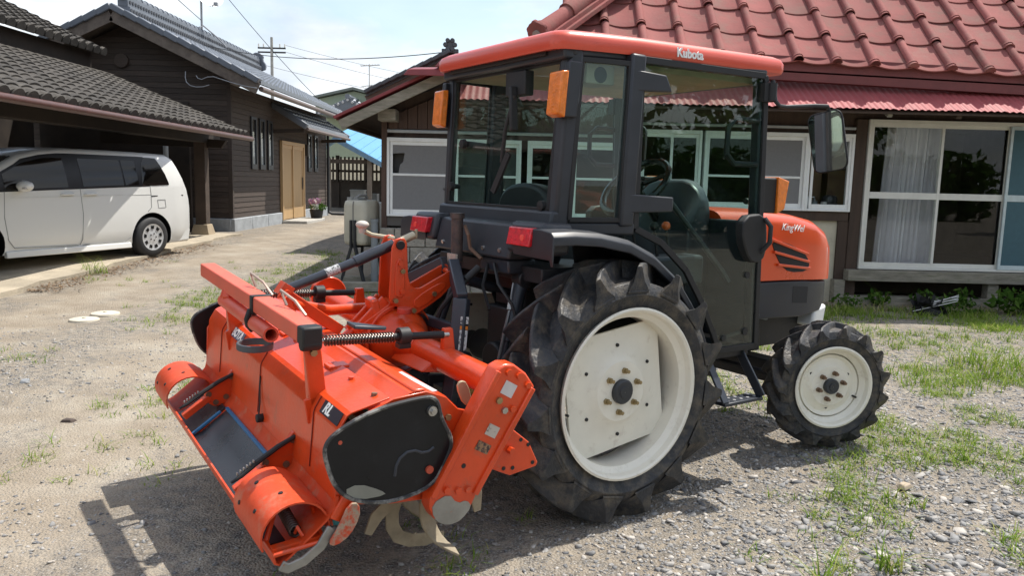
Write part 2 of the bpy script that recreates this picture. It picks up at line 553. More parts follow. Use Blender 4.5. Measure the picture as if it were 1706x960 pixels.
# ---- loose stones: real geometry, too many to count
def island_mat(name, stops, rough=.85, trans=None):
    m = bpy.data.materials.new(name)
    m.use_nodes = True
    nt = m.node_tree
    p = nt.nodes['Principled BSDF']
    p.inputs['Roughness'].default_value = rough
    p.inputs['Specular IOR Level'].default_value = .25
    g = node(nt, 'ShaderNodeNewGeometry')
    r_ = node(nt, 'ShaderNodeValToRGB')
    e = r_.color_ramp.elements
    while len(e) < len(stops): e.new(.5)
    for i, (po, c) in enumerate(stops): e[i].position = po; e[i].color = (*c, 1)
    nt.links.new(g.outputs['Random Per Island'], r_.inputs['Fac'])
    if trans:
        nt.nodes.remove(p)
        o = nt.nodes['Material Output']
        d = node(nt, 'ShaderNodeBsdfDiffuse'); tl = node(nt, 'ShaderNodeBsdfTranslucent'); mx = node(nt, 'ShaderNodeMixShader')
        mx.inputs[0].default_value = trans
        nt.links.new(r_.outputs['Color'], d.inputs['Color']); nt.links.new(r_.outputs['Color'], tl.inputs['Color'])
        nt.links.new(d.outputs[0], mx.inputs[1]); nt.links.new(tl.outputs[0], mx.inputs[2])
        nt.links.new(mx.outputs[0], o.inputs['Surface'])
    else:
        n = node(nt, 'ShaderNodeTexNoise', Scale=60., Detail=4.)
        t = node(nt, 'ShaderNodeTexCoord')
        nt.links.new(t.outputs['Object'], n.inputs['Vector'])
        mm = node(nt, 'ShaderNodeMixRGB', blend_type='OVERLAY')
        mm.inputs['Fac'].default_value = .35
        nt.links.new(r_.outputs['Color'], mm.inputs['Color1']); nt.links.new(n.outputs['Fac'], mm.inputs['Color2'])
        nt.links.new(mm.outputs['Color'], p.inputs['Base Color'])
    return m
STONE = island_mat('crushed grey stone', [(0., (.15, .15, .155)), (.4, (.25, .248, .245)), (.75, (.34, .325, .305)), (1., (.50, .46, .41))])

def visible_xy(n, y0=1.6, y1=12., bias=1.6, x_ext=1.12):
    """random ground points inside the camera's wedge (plus a margin), denser near by"""
    y = y0 + (y1 - y0) * rng.random(n) ** bias
    x = (rng.random(n) * 2 - 1) * y * .65 * x_ext
    return x, y
def stone_mesh(name, x, y, size, flat=.55, sink=.3):
    n = len(x)
    base = np.array([(sx, sy, sz) for sz in (-1, 1) for sy in (-1, 1) for sx in (-1, 1)], float) * .5
    fq = np.array([(0, 2, 3, 1), (4, 5, 7, 6), (0, 1, 5, 4), (2, 6, 7, 3), (0, 4, 6, 2), (1, 3, 7, 5)])
    v = base[None] * (1 + (rng.random((n, 8, 3)) - .5) * 1.1)
    v[:, 4:, :2] *= (.35 + .55 * rng.random((n, 1, 1)))
    sc = np.stack([size * (.7 + .7 * rng.random(n)), size * (.6 + .5 * rng.random(n)), size * flat * (.6 + .6 * rng.random(n))], -1)
    v *= sc[:, None]
    ax_, ay_ = (rng.random(n) - .5) * .7, (rng.random(n) - .5) * .7
    v[:, :, 2] += v[:, :, 0] * ax_[:, None] + v[:, :, 1] * ay_[:, None]
    a = rng.random(n) * 6.283
    ca, sa = np.cos(a)[:, None], np.sin(a)[:, None]
    vx = v[:, :, 0] * ca - v[:, :, 1] * sa; vy = v[:, :, 0] * sa + v[:, :, 1] * ca
    z = gz_np(x, y) + micro(x, y) + sc[:, 2] * (.5 - sink)
    V = np.stack([vx + x[:, None], vy + y[:, None], v[:, :, 2] + z[:, None]], -1).reshape(-1, 3)
    F = (fq[None] + (np.arange(n) * 8)[:, None, None]).reshape(-1, 4)
    me_ = bpy.data.meshes.new(name)
    me_.vertices.add(len(V)); me_.vertices.foreach_set('co', V.ravel())
    me_.loops.add(F.size); me_.loops.foreach_set('vertex_index', F.ravel().astype(np.int32))
    me_.polygons.add(len(F))
    me_.polygons.foreach_set('loop_start', np.arange(0, F.size, 4, dtype=np.int32))
    me_.polygons.foreach_set('loop_total', np.full(len(F), 4, dtype=np.int32))
    me_.update(); me_.validate()
    o = bpy.data.objects.new(name, me_)
    COL.objects.link(o)
    return o
def gravel_density(x, y):
    d = .06 + .20 * smn(.5, .75, vnoise(x, y, 1.3, 11)) + .18 * smn(.55, .7, vnoise(x, y, .5, 12))
    right = smn(-.3, 1.2, x - .1 * y)
    d = d + right * (.9 + .7 * (vnoise(x, y, .9, 13) - .4))
    heap = np.exp(-(((x - 2.15) / .7) ** 2 + ((y - 2.95) / .55) ** 2))
    return np.clip(d + 1.2 * heap, 0, 1.5)
x, y = visible_xy(110000, 1.6, 8.5, 1.3)
k = rng.random(len(x)) < gravel_density(x, y)
x, y = x[k], y[k]
s_ = .006 + .013 * rng.random(len(x)) ** 2.6 + .013 * (rng.random(len(x)) < .05)
o = stone_mesh('gravel', x, y, s_, flat=.45); o.data.materials.append(STONE)
tag(o, 'small loose crushed stones spread over the whole yard', 'gravel', kind='stuff')
x, y = visible_xy(9000, 1.8, 6.5, 1.1)
k = rng.random(len(x)) < np.clip(gravel_density(x, y) - .45, 0, 1) * .55 * smn(-.2, .8, x) 
xb = np.concatenate([x[k], 2.15 + .62 * rng.standard_normal(420), 1.6 + .5 * rng.standard_normal(160)])
yb = np.concatenate([y[k], 2.95 + .42 * rng.standard_normal(420), 2.5 + .3 * rng.standard_normal(160)])
s_ = .018 + .032 * rng.random(len(xb)) ** 2.4
o = stone_mesh('broken_stone', xb, yb, s_, flat=.34, sink=.25); o.data.materials.append(STONE)
tag(o, 'larger flat broken grey stones heaped right of the rear wheel', 'gravel', kind='stuff')

# ---- grass and weeds
GRASS = island_mat('grass blades', [(0., (.11, .20, .028)), (.5, (.20, .31, .045)), (.8, (.30, .37, .075)), (1., (.42, .38, .16))], trans=.3)
DRY = island_mat('dry straw', [(0., (.28, .21, .12)), (1., (.45, .37, .24))], trans=.15)
LEAF = island_mat('weed leaves', [(0., (.035, .085, .015)), (.6, (.07, .14, .025)), (1., (.12, .19, .04))], trans=.3)
def blades(x, y, h, w, lean, z=None, seg=3):
    """curved tapering grass blades as double quads strips; returns verts, faces arrays"""
    n = len(x)
    z = gz_np(x, y) + micro(x, y) - .008 if z is None else z
    a = rng.random(n) * 6.283
    dx, dy = np.cos(a), np.sin(a)
    V = []
    for i in range(seg + 1):
        t = i / seg
        off = lean * t * t
        ww = w * (1 - t) * .5 + .0004
        cx_, cy_, cz_ = x + dx * off * h, y + dy * off * h, z + h * t * (1 - .35 * lean * t)
        V.append(np.stack([cx_ - dy * ww, cy_ + dx * ww, cz_], -1)); V.append(np.stack([cx_ + dy * ww, cy_ - dx * ww, cz_], -1))
    V = np.stack(V, 1).reshape(-1, 3)
    m_ = 2 * (seg + 1)
    f = np.array([(2 * i, 2 * i + 1, 2 * i + 3, 2 * i + 2) for i in range(seg)])
    F = (f[None] + (np.arange(n) * m_)[:, None, None]).reshape(-1, 4)
    return V, F
def np_obj(name, V, F, m):
    me_ = bpy.data.meshes.new(name)
    me_.vertices.add(len(V)); me_.vertices.foreach_set('co', np.ascontiguousarray(V, dtype=np.float32).ravel())
    me_.loops.add(F.size); me_.loops.foreach_set('vertex_index', F.ravel().astype(np.int32))
    me_.polygons.add(len(F))
    kk = F.shape[1]
    me_.polygons.foreach_set('loop_start', np.arange(0, F.size, kk, dtype=np.int32))
    me_.polygons.foreach_set('loop_total', np.full(len(F), kk, dtype=np.int32))
    me_.update(); me_.materials.append(m)
    o_ = bpy.data.objects.new(name, me_); COL.objects.link(o_)
    return o_
def tufts(cx, cy, nb, rad, hmin, hmax):
    cx, cy = np.repeat(cx, nb), np.repeat(cy, nb)
    n = len(cx)
    r_ = rad * np.sqrt(rng.random(n)) ; a = rng.random(n) * 6.283
    return cx + r_ * np.cos(a), cy + r_ * np.sin(a), hmin + (hmax - hmin) * rng.random(n) ** 1.5
# strip of grass along the front of the house and right yard
def grass_density(x, y):
    n1 = smn(.42, .60, vnoise(x, y, .75, 24)); n2 = smn(.42, .62, vnoise(x, y, 2.6, 25))
    house = smn(6.2, 8.4, y) * smn(.0, 1.0, x) * (1 - smn(10.1, 10.4, y)) * (.05 + 1.1 * n1) * (.25 + .75 * n2)
    right = 1.0 * smn(.48, .64, vnoise(x, y, .85, 21)) * n2 * smn(.8, 2.0, x) * (1 - smn(7, 8, y))
    mid = 1.3 * np.exp(-((x + 3.25 - .25 * (vnoise(x, y, .6, 5) - .5)) / .42) ** 2) * smn(7.0, 8.4, y) * (1 - smn(13.5, 16, y)) * smn(.30, .55, vnoise(x, y, 1.1, 22))
    tankside = .8 * np.exp(-((x + 2.0) / .6) ** 2) * smn(8.0, 9.2, y) * (1 - smn(10.6, 11, y))
    left = .10 * smn(.70, .82, vnoise(x, y, 1.3, 23)) * (1 - smn(-.6, .4, x))
    under = .5 * smn(.2, .6, x) * (1 - smn(2.0, 2.6, x)) * smn(4.4, 5.4, y) * (1 - smn(6.4, 7.4, y)) * n2
    return np.clip(house + right + mid + tankside + left + under, 0, 1)
x, y = visible_xy(15000, 1.9, 14., 1.0)
k = rng.random(len(x)) < grass_density(x, y) * 1.2
x, y = x[k], y[k]
bx, by, bh = tufts(x, y, 16, .065, .02, .10)
V, F = blades(bx, by, bh, .0055, .5 + .9 * rng.random(len(bx)))
o = np_obj('grass', V, F, GRASS)
tag(o, 'short patchy green grass and weeds growing through the gravel', 'grass', kind='stuff')
n = 3600
hx, hy = 1.2 + 6.8 * rng.random(n), 6.9 + 3.0 * rng.random(n) ** .8
k = rng.random(n) < np.clip(smn(.34, .56, vnoise(hx, hy, .7, 31)) * smn(6.9, 8.0, hy) * (.3 + .7 * smn(.4, .6, vnoise(hx, hy, 2.2, 32))), 0, 1)
bx, by, bh = tufts(hx[k], hy[k], 14, .075, .03, .13)
V, F = blades(bx, by, bh, .0075, .4 + .9 * rng.random(len(bx)))
o = np_obj('grass_strip', V, F, GRASS)
tag(o, 'bright green grass strip on the bare ground before the farmhouse', 'grass', kind='stuff')
# individual bigger tufts
def grass_tuft(px, py, label, rad=.12, n=90, h0=.08, h1=.26, m=None, group=None):
    bx, by, bh = tufts(np.array([px]), np.array([py]), n, rad, h0, h1)
    V, F = blades(bx, by, bh, .008, .4 + .9 * rng.random(len(bx)))
    o_ = np_obj('grass_tuft', V, F, m or GRASS)
    return tag(o_, label, 'grass', group)
grass_tuft(-5.72, 10.75, 'tall grass tuft at the concrete edge in front of the white van', .17, 90, .10, .42)
grass_tuft(4.15, 6.55, 'big bright grass tuft at the right edge of the gravel', .42, 480, .10, .30)
grass_tuft(3.45, 6.15, 'wide low grass tuft right of the front wheel', .45, 300, .06, .20)
grass_tuft(1.20, 2.82, 'spindly weed standing in the gravel right of the rear wheel', .05, 40, .08, .22)
grass_tuft(1.52, 2.95, 'small upright weed between rear and front wheel shadows', .06, 45, .06, .18)
grass_tuft(1.45, 2.08, 'leafy weed at the bottom edge of the gravel', .12, 80, .06, .15)
grass_tuft(2.05, 2.28, 'grassy weed clump on the stone heap at lower right', .10, 70, .06, .19)
grass_tuft(2.62, 2.62, 'weed clump on the right end of the stone heap', .16, 90, .05, .15)
grass_tuft(.98, 2.12, 'low weed at the bottom edge below the rear wheel', .13, 70, .04, .12)
grass_tuft(1.86, 3.55, 'thin weed under the front wheel rim', .1, 50, .05, .13)
# dead leaf litter along the concrete edge
n = 900
lx = -5.62 + .16 * rng.standard_normal(n); ly = 9.2 + 5.5 * rng.random(n) ** 1.3
V, F = blades(lx, ly, .03 + .05 * rng.random(n), .02, 1.5 + rng.random(n), seg=2)
V[:, 2] = gz_np(V[:, 0], V[:, 1]) + (V[:, 2] - gz_np(V[:, 0], V[:, 1])) * .45
o = np_obj('leaf_litter', V, F, island_mat('dead leaves', [(0., (.10, .06, .035)), (.6, (.2, .125, .07)), (1., (.33, .24, .15))]))
tag(o, 'brown dead leaves gathered along the concrete edge', 'leaves', kind='stuff')

# two pale round lids lying in the yard
DISC = mat('pale plastic lid', (.62, .56, .45), .6, var=.12, scale=14)
for (px, py, lb) in ((-4.244, 7.734, 'nearer of two pale round lids lying on the dirt'), (-4.189, 8.034, 'farther of two pale round lids lying on the dirt')):
    b = MB().lathe([(.001, .012), (.11, .012), (.135, .006), (.14, -.012), (.001, -.012)], 24, 2)
    b.cyl((0, 0, .01), (0, 0, .022), .018, n=10)
    o = b.build('round_lid', DISC, loc=(px, py, ground_z(px, py) + float(micro(np.array([px]), np.array([py]))[0]) + .012))
    tag(o, lb, 'lid', 'pale lids on the dirt')

# concrete apron of the carport and concrete strip beside the farmhouse
CONC = mat('old concrete', (.43, .37, .28), .9, var=.2, scale=1.6, col2=(.27, .235, .18), c2pos=(.5, .75), bump=.35, bscale=30)
CONCG = mat('grey concrete', (.15, .145, .14), .9, var=.25, scale=2.2, col2=(.22, .2, .17), c2pos=(.5, .8), bump=.3, bscale=45)
b = MB()
ys = np.linspace(4, 16.6, 30)
edge = [(-5.75 + .05 * math.sin(t * 3.1) + .03 * math.sin(t * 7.7), t) for t in ys]
for i in range(len(ys) - 1):
    (xa, ya), (xb_, yb_) = edge[i], edge[i + 1]
    za, zb = ground_z(-5.75, ya) + .035, ground_z(-5.75, yb_) + .035
    b.hexa([(-11, ya, za - .3), (xa, ya, za - .3), (xb_, yb_, zb - .3), (-11, yb_, zb - .3)], [(-11, ya, za + .01), (xa, ya, za), (xb_, yb_, zb), (-11, yb_, zb + .01)])
o = b.build('concrete_apron', CONC, smooth=0)
tag(o, 'tan concrete floor slab of the carport under the van', 'pavement', kind='structure')
# ================================================================== FARMHOUSE (right)
DWOOD = mat('dark brown house timber', (.062, .040, .029), .8, var=.3, scale=3, stretch=(4, 4, .5), col2=(.13, .095, .07), c2pos=(.58, .85), bump=.3, bscale=30)
PLANK = mat('brown stained boards', (.075, .044, .033), .75, var=.25, scale=5, stretch=(6, 6, .4), rnd=.18, bump=.25, bscale=25)
GREYWOOD = mat('weathered grey timber', (.27, .245, .20), .9, var=.3, scale=4, stretch=(1, 6, 6), col2=(.12, .13, .06), c2pos=(.5, .8), bump=.4, bscale=40)
SASH = mat('pale aluminium sash', (.70, .69, .64), .45, var=.06, scale=8, col2=(.45, .41, .34), c2pos=(.66, .9))
WSASH = mat('white window frame', (.80, .81, .80), .45, var=.05, scale=8, col2=(.5, .48, .43), c2pos=(.68, .95))
SCREEN = mat('grey insect screen', (.20, .20, .205), .9, var=.06, scale=30, bump=.1, bscale=400)
REDTILE = mat('faded red roof tile', (.285, .103, .094), .8, var=.2, scale=2.0, col2=(.235, .135, .112), c2pos=(.48, .75), rnd=.13, bump=.15, bscale=22, spec=.12)
TILEGRIME = mat('grimy tile edge', (.16, .09, .07), .8, var=.4, scale=12)
REDMET = mat('red painted corrugated metal', (.36, .085, .088), .6, spec=.3, var=.12, scale=3, stretch=(5, 1, 1), col2=(.33, .12, .11), c2pos=(.55, .8))
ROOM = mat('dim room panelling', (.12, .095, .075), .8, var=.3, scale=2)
PLASTER = mat('old cream plaster', (.50, .46, .36), .9, var=.12, scale=4, col2=(.3, .26, .2), c2pos=(.6, .8), bump=.1)
BLOCK = mat('rough concrete block', (.30, .275, .235), .95, var=.2, scale=9, col2=(.09, .08, .065), c2pos=(.60, .72), bump=.9, bscale=28, rnd=.1)
CURTAIN = mat('white lace curtain', (.74, .72, .74), .9, var=.06, scale=10)

FY = 10.5
house = thing('farmhouse', 'low farmhouse with red tiled roof and sliding glass doors behind the tractor', 'house', (3, FY, 0))
def hp(mb, name, m, bevel=0., smooth=40, parent=None):
    mb.v = [(x - 3, y - FY, z) for x, y, z in mb.v] if parent is None else mb.v
    return mb.build(name, m, parent or house, bevel, smooth)
# structure: posts, lintels, back and side walls, ceiling and floor of the room behind
b = MB()
b.box(-.62, 7.9, 10.52, 10.62, 2.385, 2.95)              # band above the windows
b.prism([(-1.745, 2.385), (-.62, 2.385), (-.62, 2.80), (-1.745, 2.395)], 1, 10.52, 10.62)
b.box(-1.745, -1.60, 10.58, 10.62, 2.0, 2.385)
b.box(-1.60, 1.50, 10.52, 10.62, 2.012, 2.385)
b.box(1.50, 4.55, 10.52, 10.62, 2.20, 2.385)
hp(b, 'wall', DWOOD)
hp(MB().box(-1.745, -1.672, 10.44, 10.60, .10, 2.385), 'corner_post', PLANK, .004)
hp(MB().box(1.46, 1.60, 10.46, 10.60, .1, 2.384), 'post', DWOOD, .004)
hp(MB().box(4.415, 4.56, 10.44, 10.60, -.05, 2.384), 'post', DWOOD, .004)
hp(MB().box(7.75, 7.95, 10.44, 10.60, -.05, 2.384), 'post', DWOOD, .004)
b = MB()
b.box(-1.70, 7.9, 14.0, 14.1, 0, 2.9); b.box(-1.74, -1.64, 10.62, 14.0, 0, 2.384); b.box(7.8, 7.9, 10.62, 14, 0, 2.9)
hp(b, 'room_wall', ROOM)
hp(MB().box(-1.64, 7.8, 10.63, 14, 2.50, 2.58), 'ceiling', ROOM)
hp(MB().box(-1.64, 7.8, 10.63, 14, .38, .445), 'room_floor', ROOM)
hp(MB().box(5.75, 6.05, 11.8, 11.95, .445, 2.5), 'room_post', mat('brown interior post', (.17, .10, .05), .6))
hp(MB().box(4.05, 4.22, 11.0, 11.12, .445, 2.5), 'room_post', MATS['brown interior post'])
hp(MB().box(4.5, 4.85, 11.5, 12.0, .445, 1.75), 'cupboard', MATS['brown interior post'], .01)
# horizontal conduit along the wall
hp(MB().cyl((-1.745, 10.47, 2.09), (1.46, 10.47, 2.09), .022, n=8).cyl((1.6, 10.47, 2.265), (4.56, 10.47, 2.265), .02, n=8), 'conduit', mat('pale grey pipe', (.42, .45, .47), .5))
# vertical boards in the left gable end
for i in range(9):
    x0 = -1.66 + i * .128
    zt = 2.26 + .44 * (x0 + 1.66)
    hp(MB().hexa([(x0, 10.47, 2.12), (x0 + .122, 10.47, 2.12), (x0 + .122, 10.515, 2.12), (x0, 10.515, 2.12)],
                 [(x0, 10.47, zt), (x0 + .122, 10.47, zt + .055), (x0 + .122, 10.515, zt + .055), (x0, 10.515, zt)]), 'board', PLANK, .003)
hp(MB().box(-1.745, -1.52, 10.16, 10.47, 2.20, 2.345), 'beam_end', GREYWOOD, .006)
# windows -----------------------------------------------------------------------------------
def frame_ring(b, x0, x1, z0, z1, y0, y1, w, wb=None, wt=None):
    wb = wb or w; wt = wt or w
    b.box(x0, x0 + w, y0, y1, z0, z1); b.box(x1 - w, x1, y0, y1, z0, z1)
    b.box(x0 + w, x1 - w, y0, y1, z0, z0 + wb); b.box(x0 + w, x1 - w, y0, y1, z1 - wt, z1)
def window(name, x0, x1, z0, z1, sashes, m=WSASH, rail=None, fill='glass', yo=0., label=None):
    b = MB(); frame_ring(b, x0, x1, z0, z1, 10.41 + yo, 10.56 + yo, .035, .03, .05)
    fr = hp(b, name, m, .004)
    if label: fr['label'] = label
    n = len(sashes)
    for i, (a, c, dy, fl) in enumerate(sashes):
        b = MB(); frame_ring(b, a, c, z0 + .03, z1 - .05, 10.43 + dy + yo, 10.455 + dy + yo, .035, .06, .045)
        if rail: b.box(a + .035, c - .035, 10.43 + dy + yo, 10.455 + dy + yo, rail[0], rail[1])
        s_ = hp(b, 'sash', m if fl != 'blue' else mat('blue grey sash', (.52, .60, .62), .45), .003)
        s_.parent = fr
        if fl == 'screen': continue
        g = hp(MB().box(a + .03, c - .03, 10.44 + dy + yo, 10.445 + dy + yo, z0 + .07, z1 - .08), 'pane', WINGLASS if fl != 'blue' else mat('blue screen', (.060, .125, .155), .8, var=.08, scale=20))
        g.parent = fr
    return fr
def screen_panel(fr, poly, yy):
    o_ = hp(MB().prism(poly, 1, yy, yy + .003), 'insect_screen', SCREEN, smooth=0)
    o_.parent = fr
    return o_
# left window: torn grey screen in front, glass behind
fr = window('window', -1.67, .08, .985, 2.005, [(-1.63, -.74, 0, 'screen'), (-.80, .05, .03, 'glass')], rail=(1.515, 1.545), label='white window with torn grey screen at the left end of the farmhouse')
screen_panel(fr, [(-1.60, 1.07), (-.77, 1.07), (-.77, 1.15), (-.94, 1.36), (-.77, 1.40), (-.77, 1.52), (-1.60, 1.52)], 10.438)
screen_panel(fr, [(-1.52, 1.54), (-.77, 1.54), (-.77, 1.92), (-1.60, 1.92), (-1.60, 1.80), (-1.44, 1.81), (-1.46, 1.69), (-1.50, 1.66)], 10.438)
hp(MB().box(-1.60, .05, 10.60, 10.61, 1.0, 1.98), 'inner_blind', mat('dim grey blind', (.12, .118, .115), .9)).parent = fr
window('window', .16, 1.45, .985, 2.005, [(.19, .80, 0, 'glass'), (.77, 1.42, .03, 'glass')], rail=(1.515, 1.545))
hp(MB().box(-1.67, 1.46, 10.45, 10.60, .855, .982), 'sill_board', mat('grey sill board', (.10, .09, .082), .8), .004)
# right windows, a step higher
fr = window('window', 1.62, 2.42, 1.185, 2.19, [(1.65, 2.05, 0, 'glass'), (2.02, 2.39, .03, 'glass')])
fr = window('window', 2.46, 3.80, 1.185, 2.19, [(2.49, 3.14, 0, 'glass'), (3.10, 3.77, .03, 'screen')], rail=(1.60, 1.63))
screen_panel(fr, [(3.13, 1.26), (3.74, 1.26), (3.74, 2.1), (3.13, 2.1)], 10.468)
window('window', 3.80, 4.40, 1.185, 2.19, [(3.86, 4.37, 0, 'glass')], label='white framed kitchen window with dishes on its sill')
hp(MB().box(1.60, 4.40, 10.45, 10.60, 1.06, 1.182), 'sill_board', DWOOD, .004)
hp(MB().box(1.60, 4.28, 10.50, 10.60, -.05, 1.06), 'plaster_wall', PLASTER)
hp(MB().box(4.28, 4.415, 10.46, 10.60, -.05, 1.06), 'post', DWOOD, .004)
# sliding glass doors
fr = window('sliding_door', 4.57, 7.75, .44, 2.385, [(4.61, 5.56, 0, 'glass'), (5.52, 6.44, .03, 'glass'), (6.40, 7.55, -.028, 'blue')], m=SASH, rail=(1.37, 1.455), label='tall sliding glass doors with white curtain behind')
# curtains, hung in folds
def curtain(x0, x1, label_):
    n = 60
    top = [(x0 + (x1 - x0) * i / n, 10.78 + .035 * math.sin(i * .95) + .012 * math.sin(i * 2.3), 2.33) for i in range(n + 1)]
    bot = [(x0 - .05 + (x1 - x0 + .02) * i / n, 10.80 + .05 * math.sin(i * .95 + .3) + .015 * math.sin(i * 1.7), .47) for i in range(n + 1)]
    b = MB()
    rows = 8
    rings = [[tuple(Vector(top[i]).lerp(Vector(bot[i]), r_ / rows)) for i in range(n + 1)] for r_ in range(rows + 1)]
    b.loft(rings, closed=False, caps=False)
    o_ = hp(b, 'curtain', CURTAIN, smooth=80)
    return o_
curtain(4.98, 5.52, '')
curtain(5.53, 5.72, '')
# timber ledge and open crawl space below the doors
hp(MB().box(4.40, 7.9, 10.30, 10.52, .29, .432), 'ledge_beam', GREYWOOD, .006)
hp(MB().box(4.25, 7.9, 10.34, 10.52, -.075, .083), 'ground_beam', GREYWOOD, .006)
for x0 in (4.25, 6.28, 7.7):
    hp(MB().box(x0, x0 + .14, 10.36, 10.50, .083, .29), 'short_post', GREYWOOD, .004)
hp(MB().box(4.3, 7.9, 11.6, 11.7, -.1, .38), 'crawl_wall', ROOM)
# kitchen things behind the window
def lathe_thing(name, label, cat, prof, m, loc, extra=None):
    t = thing(name, label, cat, loc)
    MB().lathe(prof, 20, 2).build('body', m, t)
    if extra: extra(t)
    return t
PORC = mat('white porcelain', (.75, .74, .70), .3)
hp(MB().box(3.86, 4.38, 10.62, 10.95, 1.18, 1.215), 'counter', mat('green counter', (.25, .32, .22), .6))
lathe_thing('mug', 'small white cup on the kitchen window sill', 'cup', [(.001, 0), (.03, 0), (.04, .05), (.042, .09), (.036, .09), (.034, .02), (.001, .01)], PORC, (4.17, 10.72, 1.215))
lathe_thing('steel_canister', 'slim steel canister left on the kitchen sill', 'canister', [(.001, 0), (.04, 0), (.042, .14), (.03, .16), (.001, .165)], STEEL, (3.93, 10.7, 1.215))
lathe_thing('pump_bottle', 'clear pump bottle on the kitchen sill', 'bottle', [(.001, 0), (.045, 0), (.05, .06), (.035, .1), (.012, .115), (.012, .15), (.001, .15)], mat('clear plastic', (.5, .55, .55), .2, trans=.6), (4.03, 10.7, 1.215), lambda t: MB().beam((0, 0, .15), (-.045, 0, .152), .014, .012).build('spout', WHITE, t))
lathe_thing('rice_cooker', 'dark round rice cooker at the right of the kitchen sill', 'cooker', [(.001, 0), (.08, 0), (.1, .03), (.1, .14), (.085, .17), (.02, .185), (.001, .185)], mat('dark grey enamel', (.06, .06, .065), .35), (4.28, 10.82, 1.215))
t = thing('wall_clock', 'round pale wall clock seen through the screen window', 'clock', (3.45, 10.66, 1.62))
MB().lathe([(.001, -.03), (.155, -.03), (.16, -.015), (.16, .01), (.001, .01)], 32, 1, c=(0, 0, .2)).build('case', mat('clock face', (.62, .63, .64), .5), t)
MB().box(-.004, .004, -.036, -.032, .2, .31).box(-.003, .05, -.036, -.032, .197, .204).build('hand', BLACK, t)
t['label'] = 'round pale wall clock hanging behind the screen window'

# concrete block footing under the left windows
bm_me = None
for r_ in range(4):
    for i in range(9):
        x0 = -1.745 + i * .4 - (.2 if r_ % 2 else 0)
        x1 = min(x0 + .39, 1.5); x0 = max(x0, -1.745)
        z0 = -.02 + r_ * .205
        dz = .195 if r_ < 3 else .235
        hp(MB().box(x0, x1, 10.30 + .006 * ((i * 7 + r_ * 3) % 3), 10.55, z0, z0 + dz), 'concrete_block', BLOCK, .008)
hp(MB().box(-1.735, 1.5, 10.335, 10.54, -.05, .80), 'mortar', mat('mortar', (.16, .15, .13), .95))

# skirt roof of corrugated metal ------------------------------------------------------------------
sk = thing  # (keeps names short)
skirt = hp(MB().hexa([(-.75, 9.66, 2.40), (8.2, 9.66, 2.40), (8.2, 10.52, 2.86), (-.75, 10.52, 2.86)], [(-.75, 9.66, 2.42), (8.2, 9.66, 2.42), (8.2, 10.52, 2.88), (-.75, 10.52, 2.88)]), 'skirt_roof', DWOOD)
n = 0
xs = -.8
SW = .66
while xs < 8.1:
    m_ = int(SW / .0125)
    P0 = [(xs + (SW + .03) * i / m_, 9.60, 2.435 + .007 * math.sin(2 * PI * i * .0125 / .075) + (.004 if n % 2 else 0)) for i in range(m_ + 1)]
    P1 = [(x_, 10.50, z_ + .49) for x_, y_, z_ in P0]
    b = MB(); b.loft([P0, P1, [(x_, y_, z_ - .003) for x_, y_, z_ in P1], [(x_, y_, z_ - .003) for x_, y_, z_ in P0], P0], closed=False, caps=False)
    hp(b, 'corrugated_sheet', REDMET, smooth=60).parent = skirt
    xs += SW; n += 1
for i in range(11):
    x_ = -.5 + i * .83
    hp(MB().beam((x_, 9.68, 2.375), (x_, 10.52, 2.83), .06, .06), 'rafter', GREYWOOD if i in (6,) else DWOOD).parent = skirt
hp(MB().box(-.78, 8.2, 9.64, 9.68, 2.385, 2.405), 'fascia', DWOOD).parent = skirt
# left lean-to slope with red trim and weathered barge board
lean = hp(MB().hexa([(-2.20, 9.95, 2.155), (-.62, 9.95, 2.913), (-.62, 16.5, 2.913), (-2.20, 16.5, 2.155)], [(-2.20, 9.95, 2.175), (-.62, 9.95, 2.933), (-.62, 16.5, 2.933), (-2.20, 16.5, 2.175)]), 'lean_to_roof', DWOOD)
pts0 = []
for i in range(0, 261):
    y_ = 9.9 + i * .0255
    pts0.append((-2.23, y_, 2.185 + .012 * math.sin(i * 2 * PI / 6)))
P1 = [(-.60, y_, z_ + .782) for x_, y_, z_ in pts0]
hp(MB().loft([pts0, P1, [(a, c, d + .004) for a, c, d in P1], [(a, c, d + .004) for a, c, d in pts0], pts0], closed=False, caps=False), 'corrugated_sheet', mat('dark red painted metal', (.22, .035, .04), .5), smooth=60).parent = lean
hp(MB().beam((-2.24, 9.90, 2.20), (-.70, 9.90, 2.939), .05, .035, upv=(-.4, 0, 1)), 'verge_trim', MATS['dark red painted metal'], .004).parent = lean
hp(MB().beam((-2.17, 9.93, 2.115), (-.75, 9.93, 2.797), .035, .12, upv=(-.4, 0, 1)), 'barge_board', GREYWOOD, .005).parent = lean
hp(MB().box(-2.17, -2.10, 9.99, 16.4, 2.095, 2.15), 'purlin', DWOOD, .004).parent = lean
# stepped red end pieces where the skirt meets the lean-to
hp(MB().hexa([(-1.36, 9.66, 2.70), (-.62, 9.66, 2.70), (-.62, 10.3, 2.82), (-1.36, 10.3, 2.82)], [(-1.30, 9.68, 2.775), (-.62, 9.68, 2.80), (-.62, 10.3, 2.90), (-1.30, 10.3, 2.88)]), 'red_end_cap', MATS['dark red painted metal'], .01).parent = skirt
hp(MB().hexa([(-.98, 9.62, 2.80), (-.5, 9.62, 2.83), (-.5, 10.2, 2.92), (-.98, 10.2, 2.90)], [(-.92, 9.64, 2.875), (-.5, 9.64, 2.91), (-.5, 10.2, 3.0), (-.92, 10.2, 2.97)]), 'red_end_cap', MATS['dark red painted metal'], .01).parent = skirt
